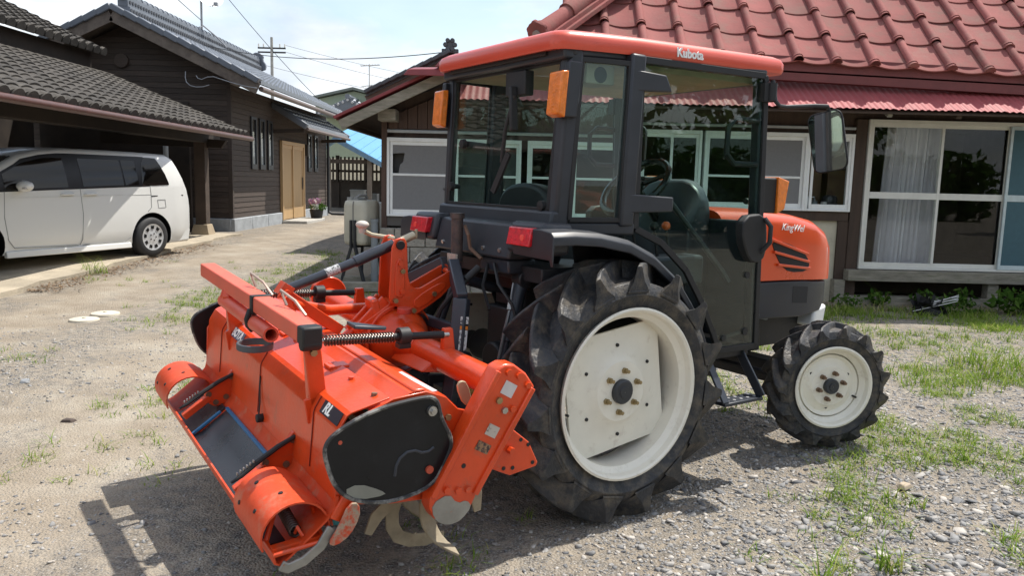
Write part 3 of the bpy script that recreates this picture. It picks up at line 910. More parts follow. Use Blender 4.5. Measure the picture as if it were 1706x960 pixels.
# main red tiled roof: single tiles laid in rows ----------------------------------------------------
TW, TL, PHI = .466, .585, R(41)
EZ = lambda X: 2.985 - .036 * (X - 3.405)
def tile_mesh():
    b = MB()
    W_, L_ = TW, TL + .05
    n = 10
    def sec(yy, lift):
        top = [(-W_ / 2 + W_ * i / n, yy, lift - .045 * math.sin(PI * i / n) ** .9 + .012) for i in range(n + 1)]
        return top
    rows = [sec(0, .020), sec(.02, .023), sec(L_ * .5, .012), sec(L_, .0)]
    low = [[(x_, y_, z_ - .014) for x_, y_, z_ in r_] for r_ in rows]
    b.loft(rows, closed=False, caps=False)
    b.loft(low, closed=False, caps=False)
    b.loft([rows[0], low[0]], closed=False, caps=False)
    # rounded cover along the left edge with moulded collar at its lower end
    for (ya, yb, ra, rb) in ((.0, L_, .056, .050), (.0, .035, .066, .066), (.05, .08, .063, .062)):
        k = 8
        A = [(-W_ / 2 + ra * math.cos(PI * i / k), ya - .012, .03 + ra * 1.0 * math.sin(PI * i / k)) for i in range(k + 1)]
        B = [(-W_ / 2 + rb * math.cos(PI * i / k), yb, .012 + rb * math.sin(PI * i / k)) for i in range(k + 1)]
        C_ = (-W_ / 2, ya - .012, .03)
        base = len(b.v)
        b.loft([A, B], closed=False, caps=False)
        b.add(A, [tuple(range(k, -1, -1))])
        b.add(B, [tuple(range(k + 1))])
    ob = b.build('tmp', REDTILE, smooth=50, fix=False)
    me_ = ob.data; bpy.data.objects.remove(ob)
    return me_
tm = tile_mesh()
N0, N1 = -6, 10
roof = hp(MB().hexa([(.25, 9.97, 2.98), (8.6, 9.97, 2.72), (8.6, 13.6, 5.87), (4.0, 13.6, 6.0)], [(.25, 9.97, 3.00), (8.6, 9.97, 2.74), (8.6, 13.6, 5.89), (4.0, 13.6, 6.02)]), 'main_roof', TILEGRIME)
tilt = math.atan(-.036)
for r_ in range(7):
    for k_ in range(N0, N1):
        X = 3.405 + TW * (k_ + .5)
        yb = 9.90 + r_ * TL * math.cos(PHI)
        xl = X - TW / 2
        if xl < .16 + (yb - 9.9) * 1.0: continue
        if r_ > 4 and k_ > 4: pass
        o_ = sub('roof_tile', tm, roof, (X - 3, yb - FY, EZ(X) + .015 + r_ * TL * math.sin(PHI)), (PHI, -tilt * 0, 0))
        o_.rotation_euler = (Matrix.Rotation(-tilt + random.uniform(-.008, .008), 3, 'Y') @ Matrix.Rotation(PHI + random.uniform(-.008, .008), 3, 'X') @ Matrix.Rotation(random.uniform(-.008, .008), 3, 'Z')).to_euler()
        o_.location.z += random.uniform(-.004, .004)
hp(MB().box(.2, 8.6, 9.97, 10.1, 2.70, 2.99), 'eave_board', mat('red brown fascia', (.17, .05, .048), .7)).parent = roof
bpy.data.objects['eave_board'].rotation_euler = (0, -tilt, 0)
bpy.data.objects['eave_board'].location = (0, 0, .10 - .0)
# hip ridge: round ridge tiles stepping up to the right with an end ornament
h0, hd = Vector((.27, 9.86, 3.27)), Vector((.62, .62, .55)).normalized()
for i in range(4):
    a = h0 + hd * (i * .55)
    hp(MB().cyl(a, a + hd * .60, .115, .10, n=16).cyl(a, a + hd * .05, .13, n=16), 'ridge_tile', REDTILE).parent = roof
hp(MB().beam(h0 - Vector((0, 0, .09)), h0 + hd * 2.2 - Vector((0, 0, .09)), .30, .07).beam(h0 - Vector((0, 0, .15)), h0 + hd * 2.2 - Vector((0, 0, .15)), .40, .06), 'ridge_base', REDTILE, .01).parent = roof
e = h0 - hd * .02
b = MB().cyl(e - hd * .05, e, .155, n=20)
for a_ in range(5):
    t_ = R(-30 + a_ * 60)
    sx = hd.cross(Vector((0, 0, 1))).normalized(); sz = sx.cross(hd)
    c_ = e + (sx * math.cos(t_) + sz * math.sin(t_)) * .12
    b.cyl(c_ - hd * .045, c_ + hd * .002, .05, n=10)
b.cyl(e - hd * .05 - Vector((0, 0, .19)) - sx * .14, e - Vector((0, 0, .19)) - sx * .14, .06, n=10)
b.cyl(e - hd * .05 - Vector((0, 0, .19)) + sx * .14, e - Vector((0, 0, .19)) + sx * .14, .06, n=10)
hp(b, 'ridge_ornament', REDTILE, .006).parent = roof
hp(MB().cyl(e - hd * .075, e - hd * .04, .055, n=16), 'ornament_boss', mat('grey boss', (.33, .29, .26), .7)).parent = roof

# ================================================================== LEFT WOODEN HOUSE
LWOOD = mat('charred cedar boards', (.062, .046, .037), .8, var=.3, scale=4, stretch=(1, 1, 12), col2=(.15, .105, .075), c2pos=(.56, .82), rnd=.22, bump=.3, bscale=30)
STONEB = mat('pale stone footing', (.32, .34, .355), .9, var=.2, scale=4, bump=.6, bscale=14)
KAWARA = mat('silver grey kawara tile', (.125, .14, .165), .38, var=.18, scale=2.5, spec=.5, rnd=.08)
OLDTILE = mat('mossy brown grey roof tile', (.060, .054, .047), .8, spec=.25, var=.25, scale=3, col2=(.12, .108, .09), c2pos=(.55, .8), rnd=.22, bump=.25, bscale=30)
BARGE = mat('greyed barge board', (.16, .13, .105), .85, var=.25, scale=3, col2=(.09, .07, .06), bump=.2)
DOORW = mat('light oak door', (.46, .30, .145), .55, var=.12, scale=4, stretch=(6, 6, .5))
GZ = .22
XL, YN, YF_ = -6.3, 17.75, 26.7
lh = thing('wooden_house', 'dark wooden house with grey tiled gable roof and light oak door', 'house', (XL, YN, GZ))
def lp(mb, name, m, bevel=0., smooth=40):
    mb.v = [(x - XL, y - YN, z - GZ) for x, y, z in mb.v]
    return mb.build(name, m, lh, bevel, smooth)
slope = .47
RX, RZ_ = -8.48, 4.80
def roof_z(X): return RZ_ - slope * abs(X - RX)
lp(MB().box(-10.66, XL - .02, YN + .02, YF_ - .02, GZ + .1, 3.45), 'inner_wall', mat('black backing', (.02, .016, .014), .9))
NB = 25
for i in range(NB):
    z0 = .50 + i * .118
    lp(MB().hexa([(XL - .03, YN, z0), (XL + .014, YN, z0), (XL + .014, YF_, z0), (XL - .03, YF_, z0)], [(XL - .03, YN, z0 + .114), (XL + .002, YN, z0 + .114), (XL + .002, YF_, z0 + .114), (XL - .03, YF_, z0 + .114)]), 'side_board', LWOOD, .002)
for i in range(35):
    z0 = .50 + i * .118
    z1 = z0 + .113
    a0 = min(XL + .002, RX + (RZ_ - .12 - z0) / slope); a1 = min(XL + .002, RX + (RZ_ - .12 - z1) / slope)
    c0 = max(-10.66, RX - (RZ_ - .12 - z0) / slope); c1 = max(-10.66, RX - (RZ_ - .12 - z1) / slope)
    if a0 - c0 < .05: continue
    lp(MB().hexa([(c0, YN - .026, z0), (a0, YN - .026, z0), (a0, YN + .02, z0), (c0, YN + .02, z0)], [(c1, YN - .015, z1), (max(a1, c1 + .01), YN - .015, z1), (max(a1, c1 + .01), YN + .02, z1), (c1, YN + .02, z1)]), 'gable_board', LWOOD)
lp(MB().box(XL - .06, XL + .03, YN - .03, YN + .06, .5, 3.4), 'corner_board', LWOOD, .004)
for (ya, yb_) in ((YN - .05, 21.38), (23.72, YF_ + .02)):
    n = max(1, int((yb_ - ya) / 1.2))
    for i in range(n):
        lp(MB().box(XL - .1, XL + .07, ya + (yb_ - ya) * i / n, ya + (yb_ - ya) * (i + 1) / n - .015, GZ - .1, .498), 'footing_stone', STONEB, .02)
for i in range(4):
    lp(MB().box(-10.7 + i * 1.1, -10.7 + (i + 1) * 1.1 - .015, YN - .07, YN + .05, GZ - .1, .498), 'footing_stone', STONEB, .02)
SLITF = mat('black slit frame', (.022, .024, .028), .5)
def slit(y0, y1, z0, z1):
    b = MB(); f = .07
    b.box(XL + .014, XL + .05, y0, y0 + f, z0, z1); b.box(XL + .014, XL + .05, y1 - f, y1, z0, z1)
    b.box(XL + .014, XL + .05, y0 + f, y1 - f, z0, z0 + .12); b.box(XL + .014, XL + .05, y0 + f, y1 - f, z1 - .06, z1)
    w_ = lp(b, 'slit_window', SLITF)
    p_ = lp(MB().box(XL + .016, XL + .024, y0 + f, y1 - f, z0 + .12, z1 - .06), 'pane', WINGLASS); p_.parent = w_
    p_ = lp(MB().box(XL + .013, XL + .015, y0 + f, y1 - f, z0 + .12, z0 + .75), 'blind', mat('pale blind', (.38, .40, .42), .8)); p_.parent = w_
for a in (19.03, 19.66, 20.30): slit(a, a + .40, 1.62, 2.855)
for a in (24.22, 25.0): slit(a, a + .42, 1.63, 2.75)
b = MB()
b.box(XL + .014, XL + .09, 21.37, 21.47, .29, 2.42); b.box(XL + .014, XL + .09, 23.55, 23.65, .29, 2.42); b.box(XL + .014, XL + .09, 21.47, 23.55, 2.32, 2.42)
d_ = lp(b, 'door', DOORW, .006)
for (a, c, dx) in ((21.47, 22.55, .0), (22.47, 23.55, .022)):
    b = MB(); x0, x1 = XL + .02 + dx, XL + .045 + dx
    b.box(x0, x1, a, a + .1, .29, 2.32); b.box(x0, x1, c - .1, c, .29, 2.32); b.box(x0, x1, a + .1, c - .1, .29, .60); b.box(x0, x1, a + .1, c - .1, 2.22, 2.32)
    lp(b, 'door_leaf', DOORW, .004).parent = d_
    lp(MB().box(x0 - .005, x0 + .008, a + .1, c - .1, .60, 2.22), 'door_panel', mat('oak slat panel', (.40, .26, .12), .6, var=.2, scale=3, stretch=(1, 40, .2)), 0).parent = d_
lp(MB().box(XL + .07, XL + .085, 23.40, 23.44, 1.1, 1.45), 'door_handle', SLITF).parent = d_
lp(MB().box(XL + .014, XL + .14, 23.82, 24.02, 2.08, 2.42), 'porch_lamp', mat('dark lantern', (.05, .045, .04), .5), .01)
# roof: sheathing, tiles as real wavy rows, barge boards, ridge
yr0, yr1 = 17.05, 27.2
sheath = lp(MB().prism([(-11.75, roof_z(-11.75)), (RX, RZ_), (-5.5, roof_z(-5.5)), (-5.5, roof_z(-5.5) + .05), (RX, RZ_ + .06), (-11.75, roof_z(-11.75) + .05)], 1, yr0 + .03, yr1), 'roof', BARGE)
def kawara_rows(side, x_e, x_r, y0, y1, zfun, rowlen=.235, pitch=.27, amp=.055, step=.035):
    """tiles of one slope as one mesh: stepped rows with wavy cross-section"""
    b = MB()
    nrow = int(abs(x_r - x_e) / (rowlen * math.cos(math.atan(slope))))
    nseg = int((y1 - y0) / pitch) * 6
    for r_ in range(nrow):
        xa = x_e + (x_r - x_e) * r_ / nrow; xb = x_e + (x_r - x_e) * (r_ + 1.12) / nrow
        A, B, C_ = [], [], []
        for i in range(nseg + 1):
            y_ = y0 + (y1 - y0) * i / nseg
            w_ = amp * (abs(math.sin(PI * (y_ - y0) / pitch)) ** .7)
            A.append((xa, y_, zfun(xa) + w_ + step + .05)); B.append((xb, y_, zfun(xb) + w_ * .9 + .05)); C_.append((xa, y_, zfun(xa) + w_ * .2 + .02))
        b.loft([C_, A, B], closed=False, caps=False)
    return b
o_ = lp(kawara_rows(1, -5.42, RX + .1, yr0 + .1, yr1, roof_z), 'roof_tiles', KAWARA, smooth=50)
o_.parent = sheath; o_['kind'] = 'stuff'
for sgn, x_e in ((1, -5.45), (-1, -11.8)):
    lp(MB().beam((RX, yr0, RZ_ - .09), (x_e, yr0, roof_z(x_e) - .09), .05, .24, upv=(0, 0, 1)), 'barge_board', BARGE, .006).parent = sheath
    L_ = abs(x_e - RX)
    n = int(L_ / .26)
    for i in range(n):
        x0 = RX + (x_e - RX) * i / n; x1 = RX + (x_e - RX) * (i + 1.06) / n
        lp(MB().beam((x0, yr0 + .05, roof_z(x0) + .10), (x1, yr0 + .05, roof_z(x1) + .075), .26, .13, upv=(0, 0, 1)), 'verge_tile', KAWARA, .02).parent = sheath
b = MB().box(RX - .16, RX + .16, yr0 + .5, 26.4, RZ_ + .02, RZ_ + .20).box(RX - .11, RX + .11, yr0 + .5, 26.4, RZ_ + .20, RZ_ + .42)
r_o = lp(b, 'ridge', KAWARA, .01); r_o.parent = sheath
n = 34
for i in range(n):
    y_ = yr0 + .45 + i * .265
    lp(MB().cyl((RX, y_, RZ_ + .43), (RX, y_ + .275, RZ_ + .425), .10, .085, n=10), 'ridge_tile', KAWARA).parent = sheath
b = MB()
for i in range(70):
    y_ = yr0 + .55 + i * .127
    b.cyl((RX + .161, y_, RZ_ + .11), (RX + .172, y_, RZ_ + .11), .05, n=8).cyl((RX + .111, y_ + .06, RZ_ + .30), (RX + .125, y_ + .06, RZ_ + .30), .04, n=8)
rpn = lp(b, 'ridge_pattern', mat('dark tile gaps', (.05, .055, .065), .7)); rpn.parent = sheath; rpn['kind'] = 'stuff'
b = MB().prism(smooth_poly([(-.25, 0), (.25, 0), (.30, .2), (.18, .35), (.22, .5), (.0, .62), (-.22, .5), (-.18, .35), (-.30, .2)], 1), 1, 0, .12)
b.v = [(x + RX, y + 26.45, z + RZ_ + .05) for x, y, z in b.v]
lp(b, 'ridge_ornament', KAWARA, .02).parent = sheath
lp(MB().cyl((-5.42, yr0 + .1, roof_z(-5.42) - .07), (-5.42, yr1, roof_z(-5.42) - .07), .055, n=10), 'gutter', mat('brown gutter', (.14, .10, .085), .45)).parent = sheath
lp(MB().cyl((XL + .09, YF_ - .12, .3), (XL + .09, YF_ - .12, 3.3), .045, n=10).tube([(XL + .09, YF_ - .12, .32), (XL + .2, YF_ - .1, .26), (XL + .75, YF_, .25)], .045), 'downpipe', MATS['black slit frame'])
lp(MB().cyl((-8.62, YN - .02, 3.885), (-8.62, YN - .09, 3.885), .155, n=24), 'gable_vent', LWOOD, .01)
# small tiled canopy over the door
cz = lambda X: 3.30 - .62 * (X - XL)
can = lp(MB().hexa([(XL, 20.75, 3.26), (-5.45, 20.75, 2.68), (-5.45, 26.0, 2.68), (XL, 26.0, 3.26)], [(XL, 20.75, 3.31), (-5.45, 20.75, 2.74), (-5.45, 26.0, 2.74), (XL, 26.0, 3.31)]), 'canopy', BARGE)
o_ = lp(kawara_rows(1, -5.40, XL, 20.8, 26.0, lambda X: 3.27 - .655 * (X - XL), rowlen=.22), 'canopy_tiles', KAWARA, smooth=50); o_.parent = can; o_['kind'] = 'stuff'
for y_ in (20.8, 25.95):
    lp(MB().beam((XL, y_, 3.30), (-5.40, y_, 2.75), .16, .16), 'verge_tile', KAWARA, .03).parent = can
    lp(MB().beam((XL, y_ + .1, 2.62), (-5.5, y_ + .1, 2.66), .09, .1), 'bracket', LWOOD).parent = can
lp(MB().cyl((-5.40, 20.8, 2.70), (-5.40, 26.1, 2.70), .045, n=8), 'gutter', MATS['brown gutter']).parent = can
# loose white cables under the eave
b = MB().tube([(-6.95, 17.0, 3.60), (-6.955, 16.99, 3.48), (-6.93, 16.98, 3.38), (-6.85, 16.97, 3.31), (-6.72, 16.97, 3.28), (-6.58, 16.97, 3.29), (-6.45, 16.97, 3.33)], .009, 6).tube([(-6.72, 16.97, 3.52), (-6.68, 16.96, 3.46), (-6.60, 16.96, 3.44), (-6.48, 16.96, 3.49), (-6.35, 16.96, 3.50), (-6.15, 16.96, 3.44), (-5.9, 16.97, 3.37), (-5.68, 16.97, 3.32), (-5.45, 16.98, 3.29)], .009, 6)
lp(b, 'cable', mat('grey cable', (.30, .31, .33), .5))
# satellite dish and mast on the ridge
t = thing('satellite_dish', 'white satellite dish on a mast on the grey tiled ridge', 'dish', (-8.48, 21.9, RZ_ + .5))
b = MB().cyl((0, 0, -.1), (0, 0, 1.25), .03, n=8).tube([(0, 0, .15), (.28, .35, -.12), (.45, .6, -.35)], .018, 6).tube([(0, 0, .1), (-.1, -.5, -.1)], .018, 6)
b.build('mast', MATS['grey cable'], t)
b = MB().lathe([(.001, .08), (.17, .06), (.33, .0), (.335, -.01), (.12, .03), (.001, .045)], 20, 1)
d_ = b.build('dish', WHITE, t, loc=(.26, -.03, .85)); d_.rotation_euler = (R(-35), 0, R(35))
MB().tube([(.26, -.05, .62), (.5, -.3, .62)], .015, 6).box(.46, .56, -.36, -.26, .58, .66).build('receiver_arm', MATS['grey cable'], t)

# flower pot and doorstep at the oak door
o_ = MB().box(-6.22, -5.55, 21.3, 23.3, .15, .285).build('door_step', mat('pale step stone', (.42, .40, .36), .9, bump=.2), bevel=.02, loc=(0, 0, 0))
tag(o_, 'pale stone step in front of the oak door', 'step')
t = thing('flower_planter', 'dark planter with pink and white flowers beside the oak door', 'planter', (-5.72, 23.0, .286))
MB().lathe([(.001, 0), (.2, 0), (.26, .32), (.23, .32), (.2, .05), (.001, .05)], 18, 2).build('pot', BLACK, t)
MB().lathe([(.001, .3), (.12, .3), (.15, .52), (.13, .52), (.001, .48)], 16, 2, c=(-.04, -.1, 0)).build('white_pot', PORC, t)
V = []; F = []
def leaf_cloud(c, rad, n, size, seed, zmin=None):
    g = np.random.default_rng(seed)
    d = g.standard_normal((n, 3)); d /= np.linalg.norm(d, axis=1)[:, None]
    p = np.array(c) + d * (np.array(rad) * (g.random((n, 1)) ** .4))
    u = g.standard_normal((n, 3)); u /= np.linalg.norm(u, axis=1)[:, None]
    w = np.cross(u, g.standard_normal((n, 3))); w /= np.linalg.norm(w, axis=1)[:, None]
    s = size * (.6 + .8 * g.random((n, 1)))
    V = np.stack([p - u * s, p + w * s * .5, p + u * s, p - w * s * .5], 1).reshape(-1, 3)
    F = np.arange(n * 4).reshape(-1, 4)
    return V, F
V, F = leaf_cloud((.05, 0, .42), (.33, .33, .16), 350, .045, 5)
np_obj('leaves', V, F, LEAF).parent = t
V, F = leaf_cloud((-.05, -.05, .62), (.26, .26, .13), 200, .045, 6)
t.scale = (.78, .78, .78)
np_obj('blossoms', V, F, island_mat('blossoms', [(0., (.62, .58, .55)), (.4, (.5, .2, .26)), (.7, (.26, .14, .3)), (1., (.62, .5, .5))], trans=.2)).parent = t

# ================================================================== CARPORT (left)
cp = thing('carport', 'open timber carport with old brown tiled roof over the white van', 'carport', (-7.5, 12, .15))
def pp(mb, name, m, bevel=0., smooth=40, par=None):
    mb.v = [(x + 7.5, y - 12, z - .15) for x, y, z in mb.v]
    return mb.build(name, m, par or cp, bevel, smooth)
CDARK = mat('very dark carport timber', (.030, .022, .017), .85, var=.4, scale=3)  # very dark brown base colour for the carport beams and walls
CE, CS = -5.52, .40
cz1 = lambda X: 2.32 + CS * (CE - X)
Y0c, Y1c = 3.0, 16.35
b = MB().hexa([(CE, Y0c, 2.27), (CE, Y1c, 2.27), (-10.5, Y1c, cz1(-10.5) - .06), (-10.5, Y0c, cz1(-10.5) - .06)], [(CE, Y0c, 2.30), (CE, Y1c, 2.30), (-10.5, Y1c, cz1(-10.5) - .03), (-10.5, Y0c, cz1(-10.5) - .03)])
croof = pp(b, 'lower_roof', CDARK)
# one tile mesh, laid one by one on the visible part, merged beyond
def old_tile(end=False):
    b = MB()
    W_, L_ = .265, .30
    n = 8
    def prof(yy, lift, th=0):
        return [(-W_ / 2 + W_ * i / n, yy, lift - th + .034 * math.sin(PI * i / n) ** .8) for i in range(n + 1)]
    rows = [prof(0, .028, .022), prof(0, .028), prof(L_, .0)]
    b.loft(rows, closed=False, caps=False)
    if end:   # rounded end cap of an eave tile
        k = 10
        A = [(.115 * math.cos(PI * i / k), -.02, -.03 + .115 * math.sin(PI * i / k) * .9) for i in range(k + 1)] + [(-.10, -.02, -.075), (.10, -.02, -.075)]
        B = [(x_, .05, z_) for x_, y_, z_ in A]
        b.loft([A, B])
    ob = b.build('tmp', OLDTILE, smooth=55, fix=False)
    me_ = ob.data; bpy.data.objects.remove(ob); return me_
ot, oe = old_tile(), old_tile(True)
sl = math.atan(CS)
rotm = (Matrix.Rotation(R(90), 3, 'Z') @ Matrix.Rotation(sl, 3, 'X'))
RW = .235 * math.cos(sl)
# local x across tile -> world +Y, local y up slope -> world -X
mt = Matrix(((0, -math.cos(sl), math.sin(sl)), (1, 0, 0), (0, math.sin(sl), math.cos(sl))))
eul = mt.to_euler()
cols = [Y1c - .1 - .265 * i for i in range(50)]
single = 0
rest = MB()
tv = [v.co.copy() for v in ot.vertices]; tf = [tuple(p.vertices) for p in ot.polygons]
def lay(mesh, Xe, zf, r_, y_, parent, name):
    X = Xe - r_ * RW
    j = random.uniform(-.006, .006)
    o_ = sub(name, mesh, parent, (X + 7.5, y_ - 12 + j, zf(X) - .15 + .0 + random.uniform(-.004, .004)))
    o_.rotation_euler = eul
    return o_
def lay_rest(Xe, zf, r_, y_):
    X = Xe - r_ * RW
    rest.add([mt @ v + Vector((X, y_, zf(X))) for v in tv], tf)
for r_ in range(13):
    for i, y_ in enumerate(cols):
        if y_ < 6.3: continue
        if r_ == 0: lay(oe, CE + .06, cz1, r_, y_, croof, 'eave_tile')
        elif r_ < 9 and y_ > 8.0 and not (r_ > 6 and y_ < 10): lay(ot, CE + .06, cz1, r_, y_, croof, 'roof_tile'); single += 1
        else: lay_rest(CE + .06, cz1, r_, y_)
o_ = pp(rest, 'roof_tiles_beyond', OLDTILE, smooth=55); o_.parent = croof; o_['kind'] = 'stuff'
# upper tier
UE = -8.28
cz2 = lambda X: 3.88 + .46 * (UE - X)
uroof = pp(MB().hexa([(UE, 5, 3.80), (UE, 16.25, 3.80), (-12.5, 16.25, cz2(-12.5) - .06), (-12.5, 5, cz2(-12.5) - .06)], [(UE, 5, 3.84), (UE, 16.25, 3.84), (-12.5, 16.25, cz2(-12.5) - .02), (-12.5, 5, cz2(-12.5) - .02)]), 'upper_roof', CDARK)
rest = MB()
for r_ in range(14):
    for i in range(24):
        y_ = 16.15 - .265 * i
        if r_ == 0: lay(oe, UE + .06, cz2, r_, y_, uroof, 'eave_tile')
        else: lay_rest(UE + .06, cz2, r_, y_)
o_ = pp(rest, 'roof_tiles_beyond', OLDTILE, smooth=55); o_.parent = uroof; o_['kind'] = 'stuff'
pp(MB().box(-8.6, -8.5, 5, 16.2, 3.3, 3.82), 'clerestory_wall', CDARK, par=None)
pp(MB().tube([(CE + .10, 6.0, 2.235), (CE + .10, 12, 2.215), (CE + .10, 16.5, 2.21)], .05, 10), 'gutter', mat('copper brown gutter', (.085, .034, .026), .4, var=.2, coat=.1)).parent = croof
for i in range(12):
    y_ = 7 + i * .8
    pp(MB().beam((CE + .1, y_, 2.22), (-8.4, y_, cz1(-8.4) - .16), .07, .09), 'rafter', CDARK).parent = croof
# structure
pp(MB().box(-6.46, -6.24, 16.07, 16.29, .46, 2.25), 'post', mat('old post timber', (.07, .05, .038), .85, var=.3, scale=4, bump=.2), .01)
pp(MB().hexa([(-6.56, 15.97, .15), (-6.14, 15.97, .15), (-6.14, 16.39, .15), (-6.56, 16.39, .15)], [(-6.49, 16.04, .46), (-6.21, 16.04, .46), (-6.21, 16.32, .46), (-6.49, 16.32, .46)]), 'post_base', mat('tan concrete base', (.36, .29, .20), .9, bump=.2), .01)
pp(MB().box(-6.45, -6.22, 4, 16.9, 2.10, 2.30), 'eave_beam', CDARK, .01)
pp(MB().hexa([(-8.4, 16.2, 2.05), (-5.95, 16.2, 2.0), (-5.95, 16.34, 2.0), (-8.4, 16.34, 2.05)], [(-8.4, 16.2, 2.3), (-5.85, 16.2, 2.16), (-5.85, 16.34, 2.16), (-8.4, 16.34, 2.3)]), 'cross_beam', CDARK, .01)
pp(MB().box(-10.4, -10.2, 3, 17.0, .15, 3.6), 'back_wall', CDARK)
pp(MB().box(-10.2, -7.0, 17.2, 17.3, .15, 3.0), 'end_wall', CDARK)
for i in range(5):
    pp(MB().box(-10.2, -10.12, 8.5 + i * 1.7, 8.62 + i * 1.7, .15, 3.2), 'wall_stud', CDARK)
pp(MB().cyl((-7.42, 17.0, .2), (-7.42, 17.0, 2.6), .055, n=10).tube([(-7.42, 17, 2.6), (-7.42, 16.98, 2.72), (-7.46, 16.9, 2.78)], .055), 'white_pipe', mat('pale grey pipe', (.42, .45, .47), .5))

# ================================================================== BACKGROUND
# shed with light blue roof and lattice
bs = thing('blue_roof_shed', 'open timber shed with bright blue metal roof and lattice wall', 'shed', (-6, 31, .2))
def bp(mb, name, m, bevel=0., smooth=40):
    mb.v = [(x + 6, y - 31, z - .2) for x, y, z in mb.v]
    return mb.build(name, m, bs, bevel, smooth)
bz = lambda X, Y: 2.08 - .5235 * (X + 5) + .17 * (Y - 30)
BLUE = mat('light blue sheet roof', (.075, .27, .47), .5, var=.06, scale=4)
for i in range(9):
    x0, x1 = -6.75 + i * .32, -6.75 + (i + 1) * .32 - .012
    b = MB().hexa([(x0, 29.9, bz(x0, 29.9)), (x1, 29.9, bz(x1, 29.9)), (x1, 35, bz(x1, 35)), (x0, 35, bz(x0, 35))], [(x0, 29.9, bz(x0, 29.9) + .03), (x1, 29.9, bz(x1, 29.9) + .03), (x1, 35, bz(x1, 35) + .03), (x0, 35, bz(x0, 35) + .03)])
    bp(b, 'roof_sheet', BLUE)
bp(MB().hexa([(-6.78, 29.85, bz(-6.78, 29.9) - .02), (-3.9, 29.85, bz(-3.9, 29.9) - .02), (-3.9, 35, bz(-3.9, 35) - .03), (-6.78, 35, bz(-6.78, 35) - .03)], [(-6.78, 29.85, bz(-6.78, 29.9) - .005), (-3.9, 29.85, bz(-3.9, 29.9) - .005), (-3.9, 35, bz(-3.9, 35) - .005), (-6.78, 35, bz(-6.78, 35) - .005)]), 'roof_deck', mat('blue grey trim', (.16, .27, .38), .6))
bp(MB().beam((-6.8, 29.84, bz(-6.8, 29.9) - .08), (-3.9, 29.84, bz(-3.9, 29.9) - .08), .04, .16), 'barge_board', MATS['blue grey trim'])
bp(MB().hexa([(-8.4, 29.9, 2.0), (-6.75, 29.9, 2.90), (-6.75, 35, 3.7), (-8.4, 35, 2.6)], [(-8.4, 29.9, 2.04), (-6.75, 29.9, 2.94), (-6.75, 35, 3.74), (-8.4, 35, 2.64)]), 'roof_sheet', BLUE)
SHED = mat('shed timber', (.075, .058, .045), .85, var=.25, scale=3)
for x_ in (-7.1, -5.55, -4.2):
    bp(MB().box(x_, x_ + .16, 30.0, 30.16, .2, 2.2), 'post', mat('grey shed post', (.20, .17, .14), .85))
for x_ in (-7.6, -6.35, -5.2, -4.3):
    bp(MB().box(x_, x_ + .14, 33.9, 34.04, .2, 2.4), 'post', SHED)
for z_ in (1.28, 1.70, 2.1):
    bp(MB().box(-8.3, -3.9, 33.9, 33.98, z_, z_ + .10), 'rail', SHED)
for i in range(26):
    x_ = -8.25 + i * .168
    bp(MB().box(x_, x_ + .075, 33.86, 33.9, 1.3, 2.35), 'slat', SHED)
bp(MB().box(-8.3, -3.9, 33.95, 34.05, .2, 1.28), 'low_wall', SHED)
bp(MB().box(-8.3, -3.9, 30.05, 30.15, 2.0, 2.15), 'beam', SHED)
bp(MB().box(-6.2, -5.6, 32.5, 33.0, .2, .85), 'bench', mat('grey bench', (.30, .30, .29), .7), .01)
tag(MB().box(-6.6, -6.05, 32.0, 32.5, .2, .95).box(-6.62, -6.03, 31.98, 32.52, .95, 1.0).build('storage_box', mat('pale storage box', (.48, .48, .46), .7), bevel=.01), 'pale storage box standing inside the blue roofed shed', 'box')
# pale cream wall beyond the lattice
tag(MB().box(-16, 2, 41, 41.3, -.02, 2.35).box(-16, 2, 40.95, 41.35, 2.35, 2.45).build('garden_wall', mat('pale cream wall', (.62, .56, .42), .9, var=.1)), 'pale cream garden wall seen through the shed lattice', 'wall')

# dark tiled roof of the building behind the farmhouse, with end ornament
rb = thing('rear_building', 'rear building with dark tiled gable and scroll ridge ornament behind the farmhouse', 'house', (1.0, 17, 0))
def rp(mb, name, m, bevel=0., smooth=40):
    mb.v = [(x - 1.0, y - 17, z) for x, y, z in mb.v]
    return mb.build(name, m, rb, bevel, smooth)
# gable facing the camera at Y=13.2, slope falling to the left
g0 = Vector((-2.15, 14.6, 2.86)); g1 = Vector((-1.0, 14.6, 3.97))
RS = .62
RXB, RZB = -1.2, 3.66
gz_ = lambda X: RZB - .49 * abs(X - RXB)
DK = mat('dark grey roof tile', (.07, .074, .082), .45, var=.2, scale=3)
rp(MB().prism([(-2.7, gz_(-2.7)), (RXB, RZB), (2.2, gz_(2.2)), (2.2, gz_(2.2) + .07), (RXB, RZB + .08), (-2.7, gz_(-2.7) + .07)], 1, 14.5, 20), 'roof', DK)
for i in range(10):
    x0 = RXB - i * .15; x1 = x0 - .162
    rp(MB().beam((x0, 14.48, gz_(x0) + .09), (x1, 14.48, gz_(x1) + .075), .2, .07), 'verge_tile', DK, .015)
rp(MB().beam((RXB, 14.55, RZB - .07), (-2.7, 14.55, gz_(-2.7) - .06), .04, .16), 'barge_board', mat('brown barge', (.13, .09, .07), .8))
rp(MB().prism([(-1.55, 0), (1.9, 0), (1.9, 2.1), (RXB, 3.55), (-1.55, 3.4)], 1, 15.0, 19.8), 'wall', mat('dark brown wall', (.085, .06, .05), .85))  # wall in plain dark brown
rp(MB().cyl((RXB, 14.5, RZB + .10), (RXB, 20, RZB + .10), .08, n=12), 'ridge', DK)
b = MB().cyl((RXB, 14.42, RZB + .19), (RXB, 14.50, RZB + .19), .085, n=16)
